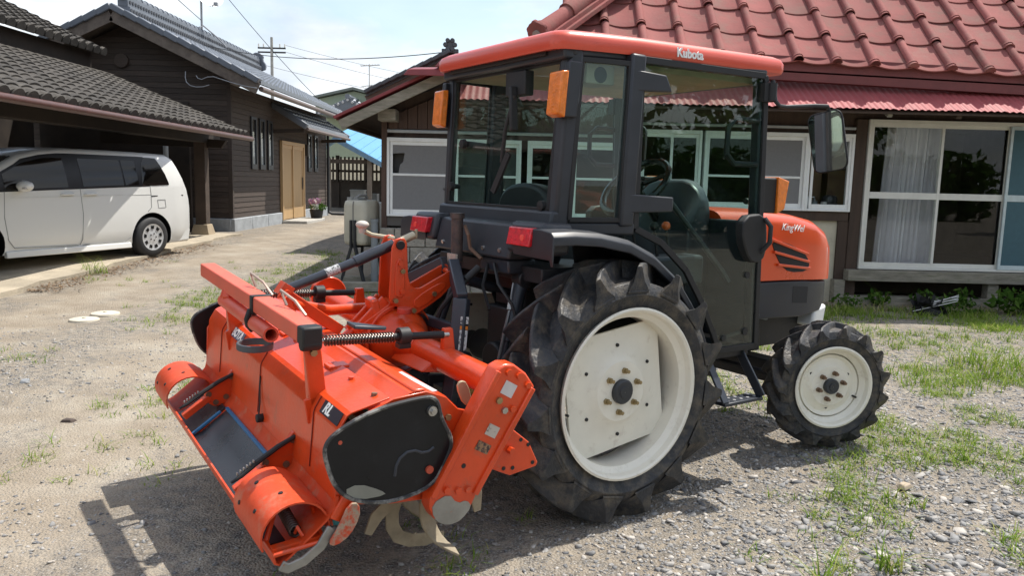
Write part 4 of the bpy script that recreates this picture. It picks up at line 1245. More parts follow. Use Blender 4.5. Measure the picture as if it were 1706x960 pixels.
for a_ in range(6):
    t_ = R(a_ * 60)
    b.cyl((RXB + .085 * math.cos(t_), 14.40, RZB + .19 + .085 * math.sin(t_)), (RXB + .085 * math.cos(t_), 14.48, RZB + .19 + .085 * math.sin(t_)), .042, n=10)
b.box(RXB - .15, RXB + .15, 14.42, 14.5, RZB + .05, RZB + .12)
rp(b, 'ridge_ornament', DK, .01)

# pale green house far behind with grey tiled front roof
fh = thing('far_house', 'distant pale green gabled house behind the wooden house', 'house', (-9.2, 47, 0))
GREENW = mat('pale green wall', (.34, .40, .30), .85, var=.06)
def fp(mb, name, m, **k):
    mb.v = [(x + 9.2, y - 47, z) for x, y, z in mb.v]
    return mb.build(name, m, fh, **k)
fp(MB().prism([(-11.2, 0), (-6.8, 0), (-6.8, 5.75), (-9.05, 6.25), (-11.2, 5.75)], 1, 45, 52), 'wall', GREENW)
fp(MB().prism([(-11.6, 5.70), (-9.05, 6.30), (-6.5, 5.70), (-6.5, 5.82), (-9.05, 6.44), (-11.6, 5.82)], 1, 44.6, 52.4), 'roof', mat('grey green roof', (.16, .18, .16), .7))
fp(MB().prism([(-10.6, 4.85), (-8.9, 5.65), (-7.0, 4.85), (-7.0, 4.75), (-10.6, 4.75)], 1, 42.6, 45), 'porch_roof', KAWARA)
b = MB()
for i in range(14):
    x_ = -10.4 + i * .25
    zz_ = 5.65 - .47 * abs(x_ + 8.9)
    b.cyl((x_, 42.5, zz_ - .12), (x_, 43.2, zz_ + .05), .07, n=6)
fp(b, 'porch_tiles', mat('light tile ribs', (.42, .43, .46), .5))
fp(MB().cyl((-8.9, 42.5, 5.72), (-8.9, 45, 5.72), .14, n=8), 'porch_ridge', KAWARA)
# TV antenna on the far house
t = thing('tv_antenna', 'thin TV antenna mast above the pale green house', 'antenna', (-7.69, 42.2, 4.7))
b = MB().cyl((0, 0, 0), (0, 0, 2.65), .03, n=6).cyl((-.45, 0, 2.55), (.55, 0, 2.62), .022, n=6)
b.build('mast', STEEL, t)
b = MB()
for i in range(6): b.cyl((-.35 + i * .13, -.25, 1.5 + .02 * i), (-.35 + i * .13, .25, 1.5 + .02 * i), .012, n=5)
for i in range(7): b.cyl((-.42 + i * .15, -.2, 2.57 + .01 * i), (-.42 + i * .15, .2, 2.57 + .01 * i), .012, n=5)
b.cyl((-.4, 0, 1.5), (.4, 0, 1.62), .015, n=5)
b.build('elements', STEEL, t)
# utility pole and wires
t = thing('utility_pole', 'concrete utility pole with crossarms behind the grey roof', 'pole', (-15.1, 50, 0))
MB().cyl((0, 0, 0), (0, 0, 9.9), .14, .08, n=12).build('mast', mat('pole concrete', (.33, .32, .30), .8), t)
for z_ in (9.25, 9.0):
    MB().beam((-.85, 0, z_), (.85, 0, z_), .09, .09).build('crossarm', SLITF, t)
for x_ in (-.8, -.5, .5, .8):
    MB().cyl((x_, 0, 9.3), (x_, 0, 9.5), .05, n=8).build('insulator', PORC, t)
WIRE = mat('black cable', (.03, .03, .033), .6)
def wire(p0, p1, sag, r, label_, name='overhead_wire'):
    n = 24; p0, p1 = Vector(p0), Vector(p1)
    pts = [p0.lerp(p1, i / n) - Vector((0, 0, sag * 4 * (i / n) * (1 - i / n))) for i in range(n + 1)]
    o_ = MB().tube([p - p0 for p in pts], r, 5).build(name, WIRE, loc=p0)
    tag(o_, label_, 'wire', 'overhead wires')
wire((-14.3, 50, 9.45), (2, 62, 8.2), .4, .011, 'highest thin wire running right from the utility pole')
wire((-14.3, 50, 9.05), (2, 60, 7.4), .5, .011, 'second thin wire running right from the utility pole')
wire((-15.9, 50, 8.3), (2, 58, 6.6), .5, .011, 'lowest thin wire running right from the utility pole')
wire((-8.6, 21.9, 4.95), (-1.2, 14.6, 3.76), .25, .009, 'black cable from the tiled ridge to the rear gable')
wire((-9.1, 17.2, 9.0), (-6.1, 26.5, 3.62), .35, .009, 'steep black cable falling to the wooden house eave')
wire((-8.48, 21.9, 5.55), (-9.9, 15.5, 8.2), .15, .009, 'short cable rising left from the satellite dish mast')

# trees to the right and behind the camera: the cab and house windows mirror them
BARK = mat('tree bark', (.12, .09, .065), .9, var=.3, bump=.4)
CROWN = island_mat('tree leaves', [(0., (.03, .075, .012)), (.5, (.06, .13, .022)), (1., (.11, .19, .04))], trans=.3)
def tree(px, py, h, rad, seed, label_, n=2600):
    t = thing('broadleaf_tree', label_, 'tree', (px, py, ground_z(px, py) - .05), 0, 'trees mirrored in the glass')
    g = random.Random(seed)
    b = MB().tube([(0, 0, 0), (.05, 0, h * .25), (-.05, .08, h * .5), (.05, 0, h * .8)], [.22, .17, .12, .04], 8)
    cl = []
    for i in range(9):
        a = g.random() * 6.28; z0 = h * (.3 + .45 * g.random()); l_ = rad * (.5 + .5 * g.random())
        e_ = (math.cos(a) * l_, math.sin(a) * l_, z0 + h * .12 + g.random() * h * .15)
        b.tube([(0, 0, z0), (e_[0] * .5, e_[1] * .5, (z0 + e_[2]) / 2 + .1), e_], [.08, .05, .02], 6)
        cl.append(e_)
    cl.append((0, 0, h * .85))
    b.build('trunk', BARK, t)
    Vs, Fs = [], []; base = 0
    for i, c_ in enumerate(cl):
        V, F = leaf_cloud(c_, (rad * .5, rad * .5, rad * .36), n // len(cl), .22, seed * 31 + i)
        Vs.append(V); Fs.append(F + base); base += len(V)
    np_obj('crown', np.concatenate(Vs), np.concatenate(Fs), CROWN).parent = t
tree(21.5, 2.6, 8.5, 2.4, 1, 'tree mirrored in the cab door glass, nearest the yard')
tree(23.0, 7.0, 7.5, 2.3, 2, 'lower tree mirrored in the cab door beside a taller one')
tree(22.5, -3.0, 9.5, 2.8, 3, 'tallest tree right of the yard, mirrored in the door glass')
tree(-2.5, -18, 8.0, 3.0, 4, 'tree behind the viewer mirrored in the house windows, left one')
tree(6.0, -17.5, 7.5, 2.9, 5, 'tree behind the viewer mirrored in the sliding doors, middle one')
tree(14.0, -17, 8.0, 3.0, 6, 'tree behind the viewer mirrored in the sliding doors, right one')

def hedge(label_, p0, p1, h, w_, n, seed):
    p0, p1 = Vector(p0), Vector(p1)
    t = thing('hedge', label_, 'hedge', p0 - Vector((0, 0, .05)), 0, 'hedges around the yard')
    L_ = (p1 - p0).length; d = (p1 - p0) / L_
    Vs, Fs = [], []; base = 0
    m_ = int(L_ / 1.1)
    g = random.Random(seed)
    for i in range(m_):
        c_ = d * (L_ * (i + .5) / m_)
        V, F = leaf_cloud((c_.x, c_.y, h * .5), (.85 * (abs(d.x) + w_ * .5), .85 * (abs(d.y) + w_ * .5), h * (.5 + .12 * g.random())), n // m_, .24, seed * 13 + i)
        Vs.append(V); Fs.append(F + base); base += len(V)
    np_obj('leaves', np.concatenate(Vs), np.concatenate(Fs), CROWN).parent = t
    b = MB()
    for i in range(m_ + 1):
        c_ = d * (L_ * i / m_)
        b.tube([(c_.x, c_.y, 0), (c_.x + .05, c_.y, h * .4), (c_.x - .05, c_.y + .05, h * .8)], [.05, .04, .015], 6)
    b.build('stems', BARK, t)
hedge('leafy hedge right of the yard, mirrored low in the cab door glass', (23, -8, 0), (25, 12, 0), 3.6, 1.6, 16000, 5)
hedge('leafy hedge behind the viewer, mirrored in the house windows', (-14, -21, 0), (24, -20, 0), 3.4, 1.6, 18000, 6)
# ================================================================== TRACTOR
tr = thing('tractor', 'orange farm tractor with glazed cab and cream wheels', 'tractor', (TX, TY, 0), TH)
WB = 1.5416
HUB = mat('dark hub', (.03, .034, .04), .45, var=.2)
RUSTB = mat('rusty brown bolts', (.20, .13, .085), .55, metal=.5, var=.3, scale=40)
def lug_tyre(Rb, Rt, w, Rrim, nl, sweep, hbase, htip, sgn_center=.12):
    """agricultural tyre, axis along y, outer side at y<0; lugs are moulded into the one mesh"""
    b = MB()
    h = w / 2
    prof = [(Rrim - .012, -h * .78), (Rrim + .012, -h * .86), (Rrim + .05, -h * 1.0), (Rrim + (Rb - Rrim) * .55, -h * 1.06), (Rb - .025, -h * 1.0), (Rb, -h * .86), (Rb + .006, -h * .4), (Rb + .008, 0)]
    prof = prof + [(r_, -y_) for r_, y_ in reversed(prof[:-1])]
    b.lathe(prof, 72, 1)
    nsec = 6
    for side in (-1, 1):
        for i in range(nl):
            a0 = 2 * PI * (i + (.5 if side > 0 else 0)) / nl
            rings = []
            for k in range(nsec):
                t = k / (nsec - 1)
                yy = side * (-sgn_center * h + (h * 1.10 + sgn_center * h) * t)
                ph = a0 + sweep * (1 - t) ** 1.15      # centre leads
                rb_ = Rb - .004 if t < .8 else Rb - .03 * (t - .8) / .2
                rt_ = Rt - .006 * t - (.010 * (t > .99))
                ba, ta = hbase * (1 + .25 * t), htip * (1 - .25 * t)
                ring = []
                rm_ = rb_ + (rt_ - rb_) * .38
                for (rad, da) in ((rb_, -ba), (rm_, -(ta + (ba - ta) * .36)), (rt_ - .003, -ta), (rt_, -ta * .6), (rt_, ta * .6), (rt_ - .003, ta), (rm_, ta + (ba - ta) * .36), (rb_, ba)):
                    an = ph + da
                    ring.append((rad * math.sin(an), yy, rad * math.cos(an)))
                rings.append(ring)
            # the shoulder end runs down the sidewall as a wedge
            ph = a0
            rs = Rrim + (Rb - Rrim) * .66
            ring = []
            for (rad, da) in ((rs - .002, -hbase * 1.3), (rs + .008, -hbase * .7), (rs + .018, -htip * .8), (rs + .02, -htip * .3), (rs + .02, htip * .3), (rs + .018, htip * .8), (rs + .008, hbase * .7), (rs - .002, hbase * 1.3)):
                an = ph + da
                ring.append((rad * math.sin(an), side * h * 1.075, rad * math.cos(an)))
            rings.append(ring)
            b.loft(rings)
    return b
def make_wheel(name, Rrim, w, tyre, disc_r, hub_r, bolt_r, nb, rear):
    """wheel with its outer face in the plane y=0, reaching inward to +y"""
    b = MB()
    prof = [(Rrim, .012), (Rrim + .004, .0), (Rrim - .006, -.004), (Rrim - .016, .004), (Rrim - .022, .03), (Rrim - .045, .05), (Rrim - .05, w * .62), (Rrim - .03, w * .8), (Rrim, w * .9), (Rrim + .004, w * .9), (Rrim - .02, w * .78), (Rrim - .038, w * .62), (Rrim - .034, .06), (Rrim - .01, .035)]
    b.lathe(prof, 64, 1, closed=True)
    yd = .105 if rear else .07
    if rear:
        # dished plate cut by four long chords
        n = 80; outl = []
        for k in range(n):
            a = 2 * PI * k / n
            m_ = ((a - R(8) + PI / 4) % (PI / 2)) - PI / 4
            rad = min(disc_r, (disc_r * .77) / math.cos(m_))
            outl.append((rad * math.cos(a), rad * math.sin(a)))
        def ring(sc, yy): return [(x_ * sc, yy, z_ * sc) for x_, z_ in outl]
        circ = lambda rad, yy: [(rad * math.cos(2 * PI * k / n), yy, rad * math.sin(2 * PI * k / n)) for k in range(n)]
        b.loft([circ(.02, yd - .035), circ(bolt_r * .62, yd - .035), circ(bolt_r * 1.45, yd - .033), circ(bolt_r * 1.75, yd - .012), ring(.8, yd - .004), ring(1.0, yd + .004), ring(1.0, yd + .016), ring(.8, yd + .008), circ(.05, yd + .006)], caps=False)
    else:
        b.lathe([(.02, yd - .03), (bolt_r * 1.5, yd - .03), (bolt_r * 1.75, yd - .012), (disc_r * .86, yd - .006), (disc_r * .97, yd - .02), (disc_r, yd), (disc_r, yd + .012), (disc_r * .9, yd + .004), (.05, yd + .004)], 48, 1)
    wl = b.build(name, CREAM, None, smooth=35)
    t = tyre.build('tyre', TYRE, wl, .0045, smooth=38, loc=(0, w * .5 + (.0), 0))
    yh = yd - .036
    MB().lathe([(.001, yh - .026), (hub_r * .45, yh - .026), (hub_r * .5, yh - .021), (hub_r * .85, yh - .021), (hub_r, yh - .014), (hub_r, yh + .03)], 24, 1).build('hub_cap', HUB, wl)
    bm_ = MB().cyl((0, yh + .01, 0), (0, yh - .012, 0), .014, n=6).cyl((0, yh - .012, 0), (0, yh - .030, 0), .0085, n=10)
    ob = bm_.build('lug_nut', BRASS if rear else RUSTB, wl)
    for k in range(nb):
        a = 2 * PI * k / nb + (R(22) if rear else R(20))
        o_ = ob if k == 0 else sub('lug_nut', ob.data, wl)
        o_.location = (bolt_r * math.cos(a), 0, bolt_r * math.sin(a))
    # small round holes of the plate
    hb = MB().cyl((0, yd - .001 - .012, 0), (0, yd + .01, 0), .008, n=10)
    oh = hb.build('rim_hole', BLACK, wl)
    for k in range(6 if rear else 3):
        a = 2 * PI * k / (6 if rear else 3) + R(33)
        o_ = oh if k == 0 else sub('rim_hole', oh.data, wl)
        rr_ = disc_r * (.58 if rear else .72)
        o_.location = (rr_ * math.cos(a), 0, rr_ * math.sin(a))
    a = R(192) if rear else R(-18)
    rv = Rrim - .06
    MB().cyl((rv * math.cos(a), yd - .005, rv * math.sin(a)), (rv * math.cos(a) * .97, yd - .05, rv * math.sin(a) * .97), .006, n=8).build('valve', BLACK, wl)
    return wl
REAR_W, FRONT_W = .27, .19
rw = make_wheel('rear_wheel', .380, REAR_W, lug_tyre(.490, .580, REAR_W, .375, 15, R(26), R(6.0), R(1.9)), .352, .056, .093, 6, True)
fwl = make_wheel('front_wheel', .2265, FRONT_W, lug_tyre(.312, .352, FRONT_W, .222, 15, R(24), R(5.8), R(2.2)), .178, .043, .074, 6, False)
def place_wheel(o, loc, left, steer=0., spin=0.):
    o.parent = tr
    m_ = Matrix.Rotation(steer, 4, 'Z') @ Matrix.Rotation(PI if left else 0, 4, 'Z') @ Matrix.Rotation(spin, 4, 'Y')
    m_.translation = loc
    o.matrix_local = m_
rwl = copy_tree(rw); fwl2 = copy_tree(fwl)
place_wheel(rw, (0, -.737, .566), False, 0, 0); place_wheel(rwl, (0, .737, .566), True, 0, R(4))
ST = R(-24)
place_wheel(fwl, (1.54, -.69, .391), False, ST, R(5)); place_wheel(fwl2, (1.60, .66, .391), True, ST, R(30))

# --- chassis -------------------------------------------------------------------------------
b = MB().box(-.20, .75, -.14, .14, .42, .86).box(-.14, .2, -.20, .20, .50, .76)
b.cyl((0, -.52, .566), (0, .52, .566), .085, n=18).cyl((0, -.66, .566), (0, .66, .566), .055, n=18)
b.cyl((-.26, 0, .60), (-.19, 0, .60), .09, n=18)
b.build('transmission_housing', DARK, tr, .012)
MB().box(.7, 1.55, -.17, .17, .50, .76).build('engine_block', DARK, tr, .012)
b = MB().beam((1.56, -.50, .40), (1.56, .50, .40), .12, .13).cyl((1.55, -.50, .30), (1.55, -.50, .52), .055, n=12).cyl((1.55, .50, .30), (1.55, .50, .52), .055, n=12).tube([(1.40, -.52, .42), (1.38, .52, .42)], .018)
b.build('front_axle', DARK, tr, .01)
MB().box(1.45, 2.02, -.16, .16, .52, .72).box(1.98, 2.06, -.22, .22, .56, .76).build('front_frame', DARK, tr, .01)
MB().hexa([(1.90, -.27, .63), (2.06, -.24, .63), (2.06, .24, .63), (1.90, .27, .63)], [(1.92, -.27, .74), (2.08, -.24, .76), (2.08, .24, .76), (1.92, .27, .74)]).build('front_bumper', WHITE, tr, .02)
# --- bonnet --------------------------------------------------------------------------------
def bsec(x_, w_, zt, zb, r_=.09):
    pts = []
    for sy in (1, -1):
        c_ = [(w_, zb), (w_, zb + (zt - zb) * .55)]
        for k in range(6):
            t = R(90 * k / 5)
            c_.append((w_ - r_ + r_ * math.cos(t), zt - r_ * .75 + r_ * .75 * math.sin(t)))
        c_.append((w_ * .3, zt + .012))
        pts += [(x_, sy * y_, z_) for y_, z_ in (c_ if sy > 0 else reversed(c_))]
    return pts
secs = [(1.00, .300, 1.345, .945), (1.40, .300, 1.338, .945), (1.64, .300, 1.322, .94), (1.84, .294, 1.288, .93), (1.96, .28, 1.238, .925), (2.04, .256, 1.165, .92), (2.075, .235, 1.08, .92), (2.08, .22, .98, .92)]
bon = MB().loft([bsec(*s_) for s_ in secs]).build('bonnet', ORANGE_T, tr, .006, 50)
MB().loft([bsec(x_, w_, zt, zb, .02) for x_, w_, zt, zb in ((1.02, .292, .938, .725), (1.5, .292, .938, .72), (1.76, .291, .93, .71), (1.96, .268, .915, .73), (2.05, .235, .912, .78))]).build('lower_side_panel', CHAR, tr, .006)
# side grille: dark mesh recess with orange slats across
for sy in (-1, 1):
    poly = smooth_poly([(1.42, 1.175), (1.56, 1.16), (1.72, 1.10), (1.785, 1.04), (1.77, .985), (1.60, .985), (1.52, 1.03), (1.46, 1.10)], 1)
    ya, yb_ = (sy * .296, sy * .3035)
    g_ = MB().prism(poly, 1, min(ya, yb_), max(ya, yb_)).build('side_grille', mat('black mesh', (.012, .011, .011), .7, var=.4, scale=150), bon)
    for (p0, p1) in (((1.40, 1.185), (1.77, 1.085)), ((1.44, 1.110), (1.785, 1.040)), ((1.48, 1.035), (1.795, 1.0))):
        MB().beam((p0[0], sy * .306, p0[1]), (p1[0], sy * .300, p1[1]), .022, .016, w1=.012).build('grille_slat', ORANGE_T, bon, .003)
    MB().prism([(1.66, .80), (1.80, .79), (1.80, .89), (1.66, .90)], 1, sy * .2905 if sy > 0 else -.2925, sy * .2925 if sy > 0 else -.2905).build('panel_patch', mat('dark patch', (.02, .02, .022), .7), bon)
    h_ = MB().hexa([(2.00, sy * .270, 1.00), (2.085, sy * .225, .985), (2.06, sy * .14, .985), (2.0, sy * .2, 1.0)], [(1.985, sy * .276, 1.13), (2.065, sy * .23, 1.115), (2.04, sy * .14, 1.10), (1.99, sy * .2, 1.12)]).build('headlight', mat('headlight lens', (.62, .64, .66), .12, var=.2, scale=30, coat=.5), bon, .01)
lettering('KingWel', .058, WHITE, bon, (1.60, -.304, 1.245), (1, 0, -.07), (0, .10, 1), shear=.35)
lettering('KingWel', .058, WHITE, bon, (1.60, .304, 1.245), (-1, 0, .07), (0, -.10, 1), shear=.35)
MB().hexa([(1.72, -.08, 1.31), (1.90, -.06, 1.24), (1.90, .06, 1.24), (1.72, .08, 1.31)], [(1.72, -.08, 1.325), (1.90, -.06, 1.262), (1.90, .06, 1.262), (1.72, .08, 1.325)]).build('bonnet_emblem', WHITE, bon, .006)
# fuel filter and hoses under the panel
ff = MB().cyl((1.33, -.27, .625), (1.33, -.27, .72), .034, n=16).build('fuel_filter', mat('red fuel bowl', (.32, .05, .045), .2, var=.2, coat=.5), tr)
MB().cyl((1.33, -.27, .72), (1.33, -.27, .755), .042, n=16).cyl((1.33, -.27, .755), (1.33, -.27, .79), .02, n=12).build('filter_head', STEEL, ff)
MB().cyl((1.33, -.27, .60), (1.33, -.27, .626), .022, n=12).build('drain_plug', STEEL, ff)
MB().tube([(1.33, -.27, .77), (1.26, -.28, .79), (1.18, -.25, .76), (1.12, -.2, .75)], .011, 8).tube([(1.36, -.25, .74), (1.45, -.24, .72), (1.55, -.2, .70)], .011, 8).build('fuel_hose', mat('blue grey hose', (.12, .16, .19), .5), ff)

# --- fenders -------------------------------------------------------------------------------
arc = [(-.42, 1.19), (-.415, 1.275), (-.30, 1.277), (-.167, 1.268), (.0, 1.236), (.147, 1.172), (.303, 1.058), (.388, .957), (.445, .877), (.50, .77), (.53, .68)]
for sy in (-1, 1):
    b = MB()
    lo = [(x_ * .985 + .0, z_ - .028) for x_, z_ in arc]
    def ring(i, inner):
        (x_, z_), (xl, zl) = arc[i], lo[i]
        y0, y1 = sy * .40, sy * .690
        return [(x_, y0, z_ + .004), (x_, sy * .60, z_ + .006), (x_, sy * .668, z_ - .002), (x_, y1, z_ - .022), (xl, y1, zl - .030), (xl, sy * .672, zl - .030), (xl, sy * .66, zl - .006), (xl, y0, zl)]
    b.loft([ring(i, 0) for i in range(len(arc))])
    fe = b.build('fender', CHAR, tr, .006, 50)
    MB().prism([(-.10, 1.24), (.10, 1.21), (.30, 1.03), (.46, .80), (.50, .62), (.30, .55), (.10, .62), (-.06, 1.0)], 1, sy * .40, sy * .412).build('inner_wheel_guard', DARK, fe)
    # tail lamp in its moulded housing
    b = MB().hexa([(-.415, sy * .335, 1.170), (-.26, sy * .335, 1.165), (-.26, sy * .60, 1.165), (-.415, sy * .58, 1.170)], [(-.385, sy * .335, 1.305), (-.24, sy * .335, 1.30), (-.24, sy * .60, 1.30), (-.385, sy * .58, 1.305)])
    tl = b.build('tail_lamp', CHAR, tr, .02)
    l_ = MB().hexa([(-.437, sy * .375, 1.205), (-.40, sy * .375, 1.205), (-.40, sy * .545, 1.205), (-.437, sy * .545, 1.205)], [(-.421, sy * .375, 1.282), (-.38, sy * .375, 1.282), (-.38, sy * .545, 1.282), (-.421, sy * .545, 1.282)]).build('red_lens', REDLENS, tl, .005)
    MB().cyl((-.4335, sy * .49, 1.24), (-.428, sy * .49, 1.24), .014, n=14).build('bulb_reflector', mat('bright red reflector', (.85, .10, .08), .1, var=.2), tl)
# rear body panel between the fenders
b = MB().hexa([(-.40, -.34, 1.13), (-.22, -.34, 1.13), (-.22, .34, 1.13), (-.40, .34, 1.13)], [(-.36, -.34, 1.285), (-.25, -.34, 1.295), (-.25, .34, 1.295), (-.36, .34, 1.285)])
rp_ = b.build('rear_panel', CHAR, tr, .012)
for y_ in (-.26, -.12, .12, .26):
    MB().cyl((-.398, y_, 1.165), (-.385, y_, 1.168), .010, n=8).build('panel_screw', STEEL, rp_)
MB().box(-.37, -.22, -.30, -.06, 1.06, 1.125).build('panel_bracket', NAVY, tr, .01)
MB().box(-.30, -.10, -.46, .46, 1.03, 1.10).build('cross_member', DARK, tr, .006)
# drawbar-style upright with rust and pale plate left of the lamp
sp = MB().cyl((-.45, .02, 1.09), (-.45, .02, 1.315), .028, n=14).cyl((-.45, .02, 1.295), (-.45, .02, 1.32), .034, n=14).build('socket_tube', mat('rusty dark tube', (.085, .06, .05), .6, var=.35, scale=20, col2=(.03, .03, .035)), tr)
MB().box(-.485, -.475, -.03, .05, 1.03, 1.13).build('reflector_plate', mat('pale worn plate', (.50, .40, .33), .5, var=.3, scale=25, stretch=(1, 6, 1)), sp)
MB().tube([(-.42, .0, 1.26), (-.43, -.05, 1.22), (-.42, -.05, 1.16), (-.40, -.12, 1.115)], .009, 6).build('wire', mat('brown wire', (.14, .08, .05), .7), sp)

# --- cab -----------------------------------------------------------------------------------
ZS, ZT = 1.285, 2.035
b = MB()
for sy in (-1, 1):
    b.hexa([(-.275, sy * .445, ZS), (-.215, sy * .47, ZS), (-.205, sy * .515, ZS), (-.265, sy * .495, ZS)], [(-.235, sy * .455, ZT), (-.175, sy * .49, ZT), (-.165, sy * .535, ZT), (-.225, sy * .515, ZT)])      # rear corner pillar
    b.hexa([(.035, sy * .52, ZS), (.115, sy * .52, ZS), (.115, sy * .578, ZS), (.035, sy * .578, ZS)], [(.065, sy * .52, ZT), (.15, sy * .52, ZT), (.15, sy * .578, ZT), (.065, sy * .578, ZT)])              # middle pillar
    b.hexa([(.995, sy * .49, .66), (1.035, sy * .49, .66), (1.03, sy * .552, .66), (.985, sy * .552, .66)], [(.945, sy * .49, ZT), (.995, sy * .49, ZT), (.99, sy * .552, ZT), (.94, sy * .552, ZT)])        # front pillar
    b.hexa([(-.22, sy * .48, 2.0), (.97, sy * .50, 2.012), (.97, sy * .565, 2.012), (-.22, sy * .525, 2.0)], [(-.22, sy * .48, ZT + .02), (.97, sy * .50, ZT + .02), (.97, sy * .565, ZT + .02), (-.22, sy * .525, ZT + .02)])   # side header
    b.hexa([(-.27, sy * .46, 1.245), (.12, sy * .50, 1.245), (.12, sy * .578, 1.245), (-.27, sy * .50, 1.245)], [(-.27, sy * .46, 1.305), (.12, sy * .50, 1.305), (.12, sy * .578, 1.305), (-.27, sy * .50, 1.305)])        # quarter sill
b.hexa([(-.30, -.5, 1.26), (-.22, -.5, 1.26), (-.22, .5, 1.26), (-.30, .5, 1.26)], [(-.285, -.5, 1.35), (-.22, -.5, 1.35), (-.22, .5, 1.35), (-.285, .5, 1.35)])
b.box(-.26, -.19, -.52, .52, 1.985, 2.05)
b.box(.945, 1.0, -.5, .5, 1.985, 2.05)
b.hexa([(1.0, -.5, .66), (1.04, -.5, .66), (1.04, .5, .66), (1.0, .5, .66)], [(.98, -.5, 1.30), (1.02, -.5, 1.30), (1.02, .5, 1.30), (.98, .5, 1.30)])
b.build('cab_frame', CHAR, tr, .012)
MB().box(.35, 1.0, -.53, .53, .60, .645).box(.12, .36, -.40, .40, .64, .98).build('cab_floor', DARK, tr, .006)
# rear window, hinged at the top
rwn = MB()
rg = [(-.245, .435, 1.345), (-.245, -.445, 1.345), (-.205, -.475, 1.985), (-.205, .425, 1.985)]
b = MB().hexa([(-.262, -.43, 1.36), (-.257, -.43, 1.36), (-.257, .43, 1.36), (-.262, .43, 1.36)], [(-.222, -.45, 1.98), (-.217, -.45, 1.98), (-.217, .44, 1.98), (-.222, .44, 1.98)])
rwo = b.build('rear_window', CABGLASS, tr)
def strip_loop(pts, w, nrm, parent, name, m, closed=True):
    b = MB()
    n = len(pts)
    for i in range(n if closed else n - 1):
        b.beam(pts[i], pts[(i + 1) % n], w, w * .6, upv=nrm)
    return b.build(name, m, parent, .002)
strip_loop([(-.262, -.438, 1.352), (-.262, .438, 1.352), (-.222, .45, 1.985), (-.222, -.458, 1.985)], .022, (1, 0, 0), rwo, 'rubber_seal', BLACK)
wp = MB().tube([(-.265, -.16, 1.86), (-.272, -.10, 1.70), (-.268, -.07, 1.56)], .010, 8).beam((-.272, -.135, 1.60), (-.290, -.035, 1.42), .014, .03).build('wiper', BLACK, rwo)
MB().beam((-.268, -.165, 1.70), (-.262, -.14, 1.90), .035, .03).box(-.25, -.20, -.22, -.06, 1.86, 1.97).build('wiper_motor', BLACK, rwo, .006)
for (y_, z_) in ((.30, 1.655), (.40, 1.44), (-.405, 1.37)):
    MB().lathe([(.001, -.03), (.022, -.028), (.024, -.008), (.014, .0), (.012, .03)], 14, 0, c=(-.255 - (.02 if z_ < 1.5 else .01) + .02, y_, z_)).build('hinge_knob', BLACK, rwo)
MB().beam((-.235, .30, 1.655), (-.20, .16, 1.64), .025, .03).build('stay_bracket', BLACK, rwo, .003)
# roof
def roof_ring(ins, z_, zc=0.):
    x0, x1, y1 = -.305 + ins, 1.125 - ins, .565 - ins
    pts = []
    def corner(cx, cy, r_, a0):
        for k in range(5):
            t = R(a0 + 90 * k / 4); pts.append((cx + r_ * math.cos(t), cy + r_ * math.sin(t)))
    rr_ = .06
    corner(x1 - rr_, y1 - rr_, rr_, 0)
    pts.append((x0 + .42, y1)); pts.append((x0 + .20, y1 - .015)); 
    for k in range(4):
        t = R(105 + 25 * k); pts.append((x0 + .075 + .075 * math.cos(t), y1 - .10 + .075 * math.sin(t)))
    m_ = list(pts)
    low = [(x_, -y_) for x_, y_ in reversed(m_)]
    return [(x_, y_, z_ + (.012 * smo(.3, 1.1, x_)) - (.008 * smo(.1, -.3, x_))) for x_, y_ in m_ + low]
rings = [roof_ring(.05, 2.035), roof_ring(.006, 2.030), roof_ring(.0, 2.045), roof_ring(.0, 2.078), roof_ring(.010, 2.098), roof_ring(.035, 2.112), roof_ring(.13, 2.124), roof_ring(.30, 2.13)]
rf = MB().loft(rings).build('cab_roof', ROOFRED, tr, 0, 55)
lettering('Kubota', .057, WHITE, rf, (.42, -.5675, 2.067), (1, 0, .010), (0, .03, 1), depth=.002, offset=.0018)
MB().box(-.22, .96, -.49, .49, 1.985, 2.02).build('headliner', mat('tan headliner', (.40, .32, .22), .9, var=.15, scale=5), rf)
# rear overhang underside strips
MB().box(-.275, -.20, -.40, .42, 2.008, 2.036).build('rear_vent_strip', BLACK, rf, .004)
spk = MB().box(-.12, .04, -.49, -.36, 1.90, 1.985).build('speaker', mat('speaker box', (.30, .26, .2), .7), rf, .006)
MB().cyl((-.04, -.492, 1.94), (-.04, -.486, 1.94), .035, n=16).build('speaker_cone', BLACK, spk)
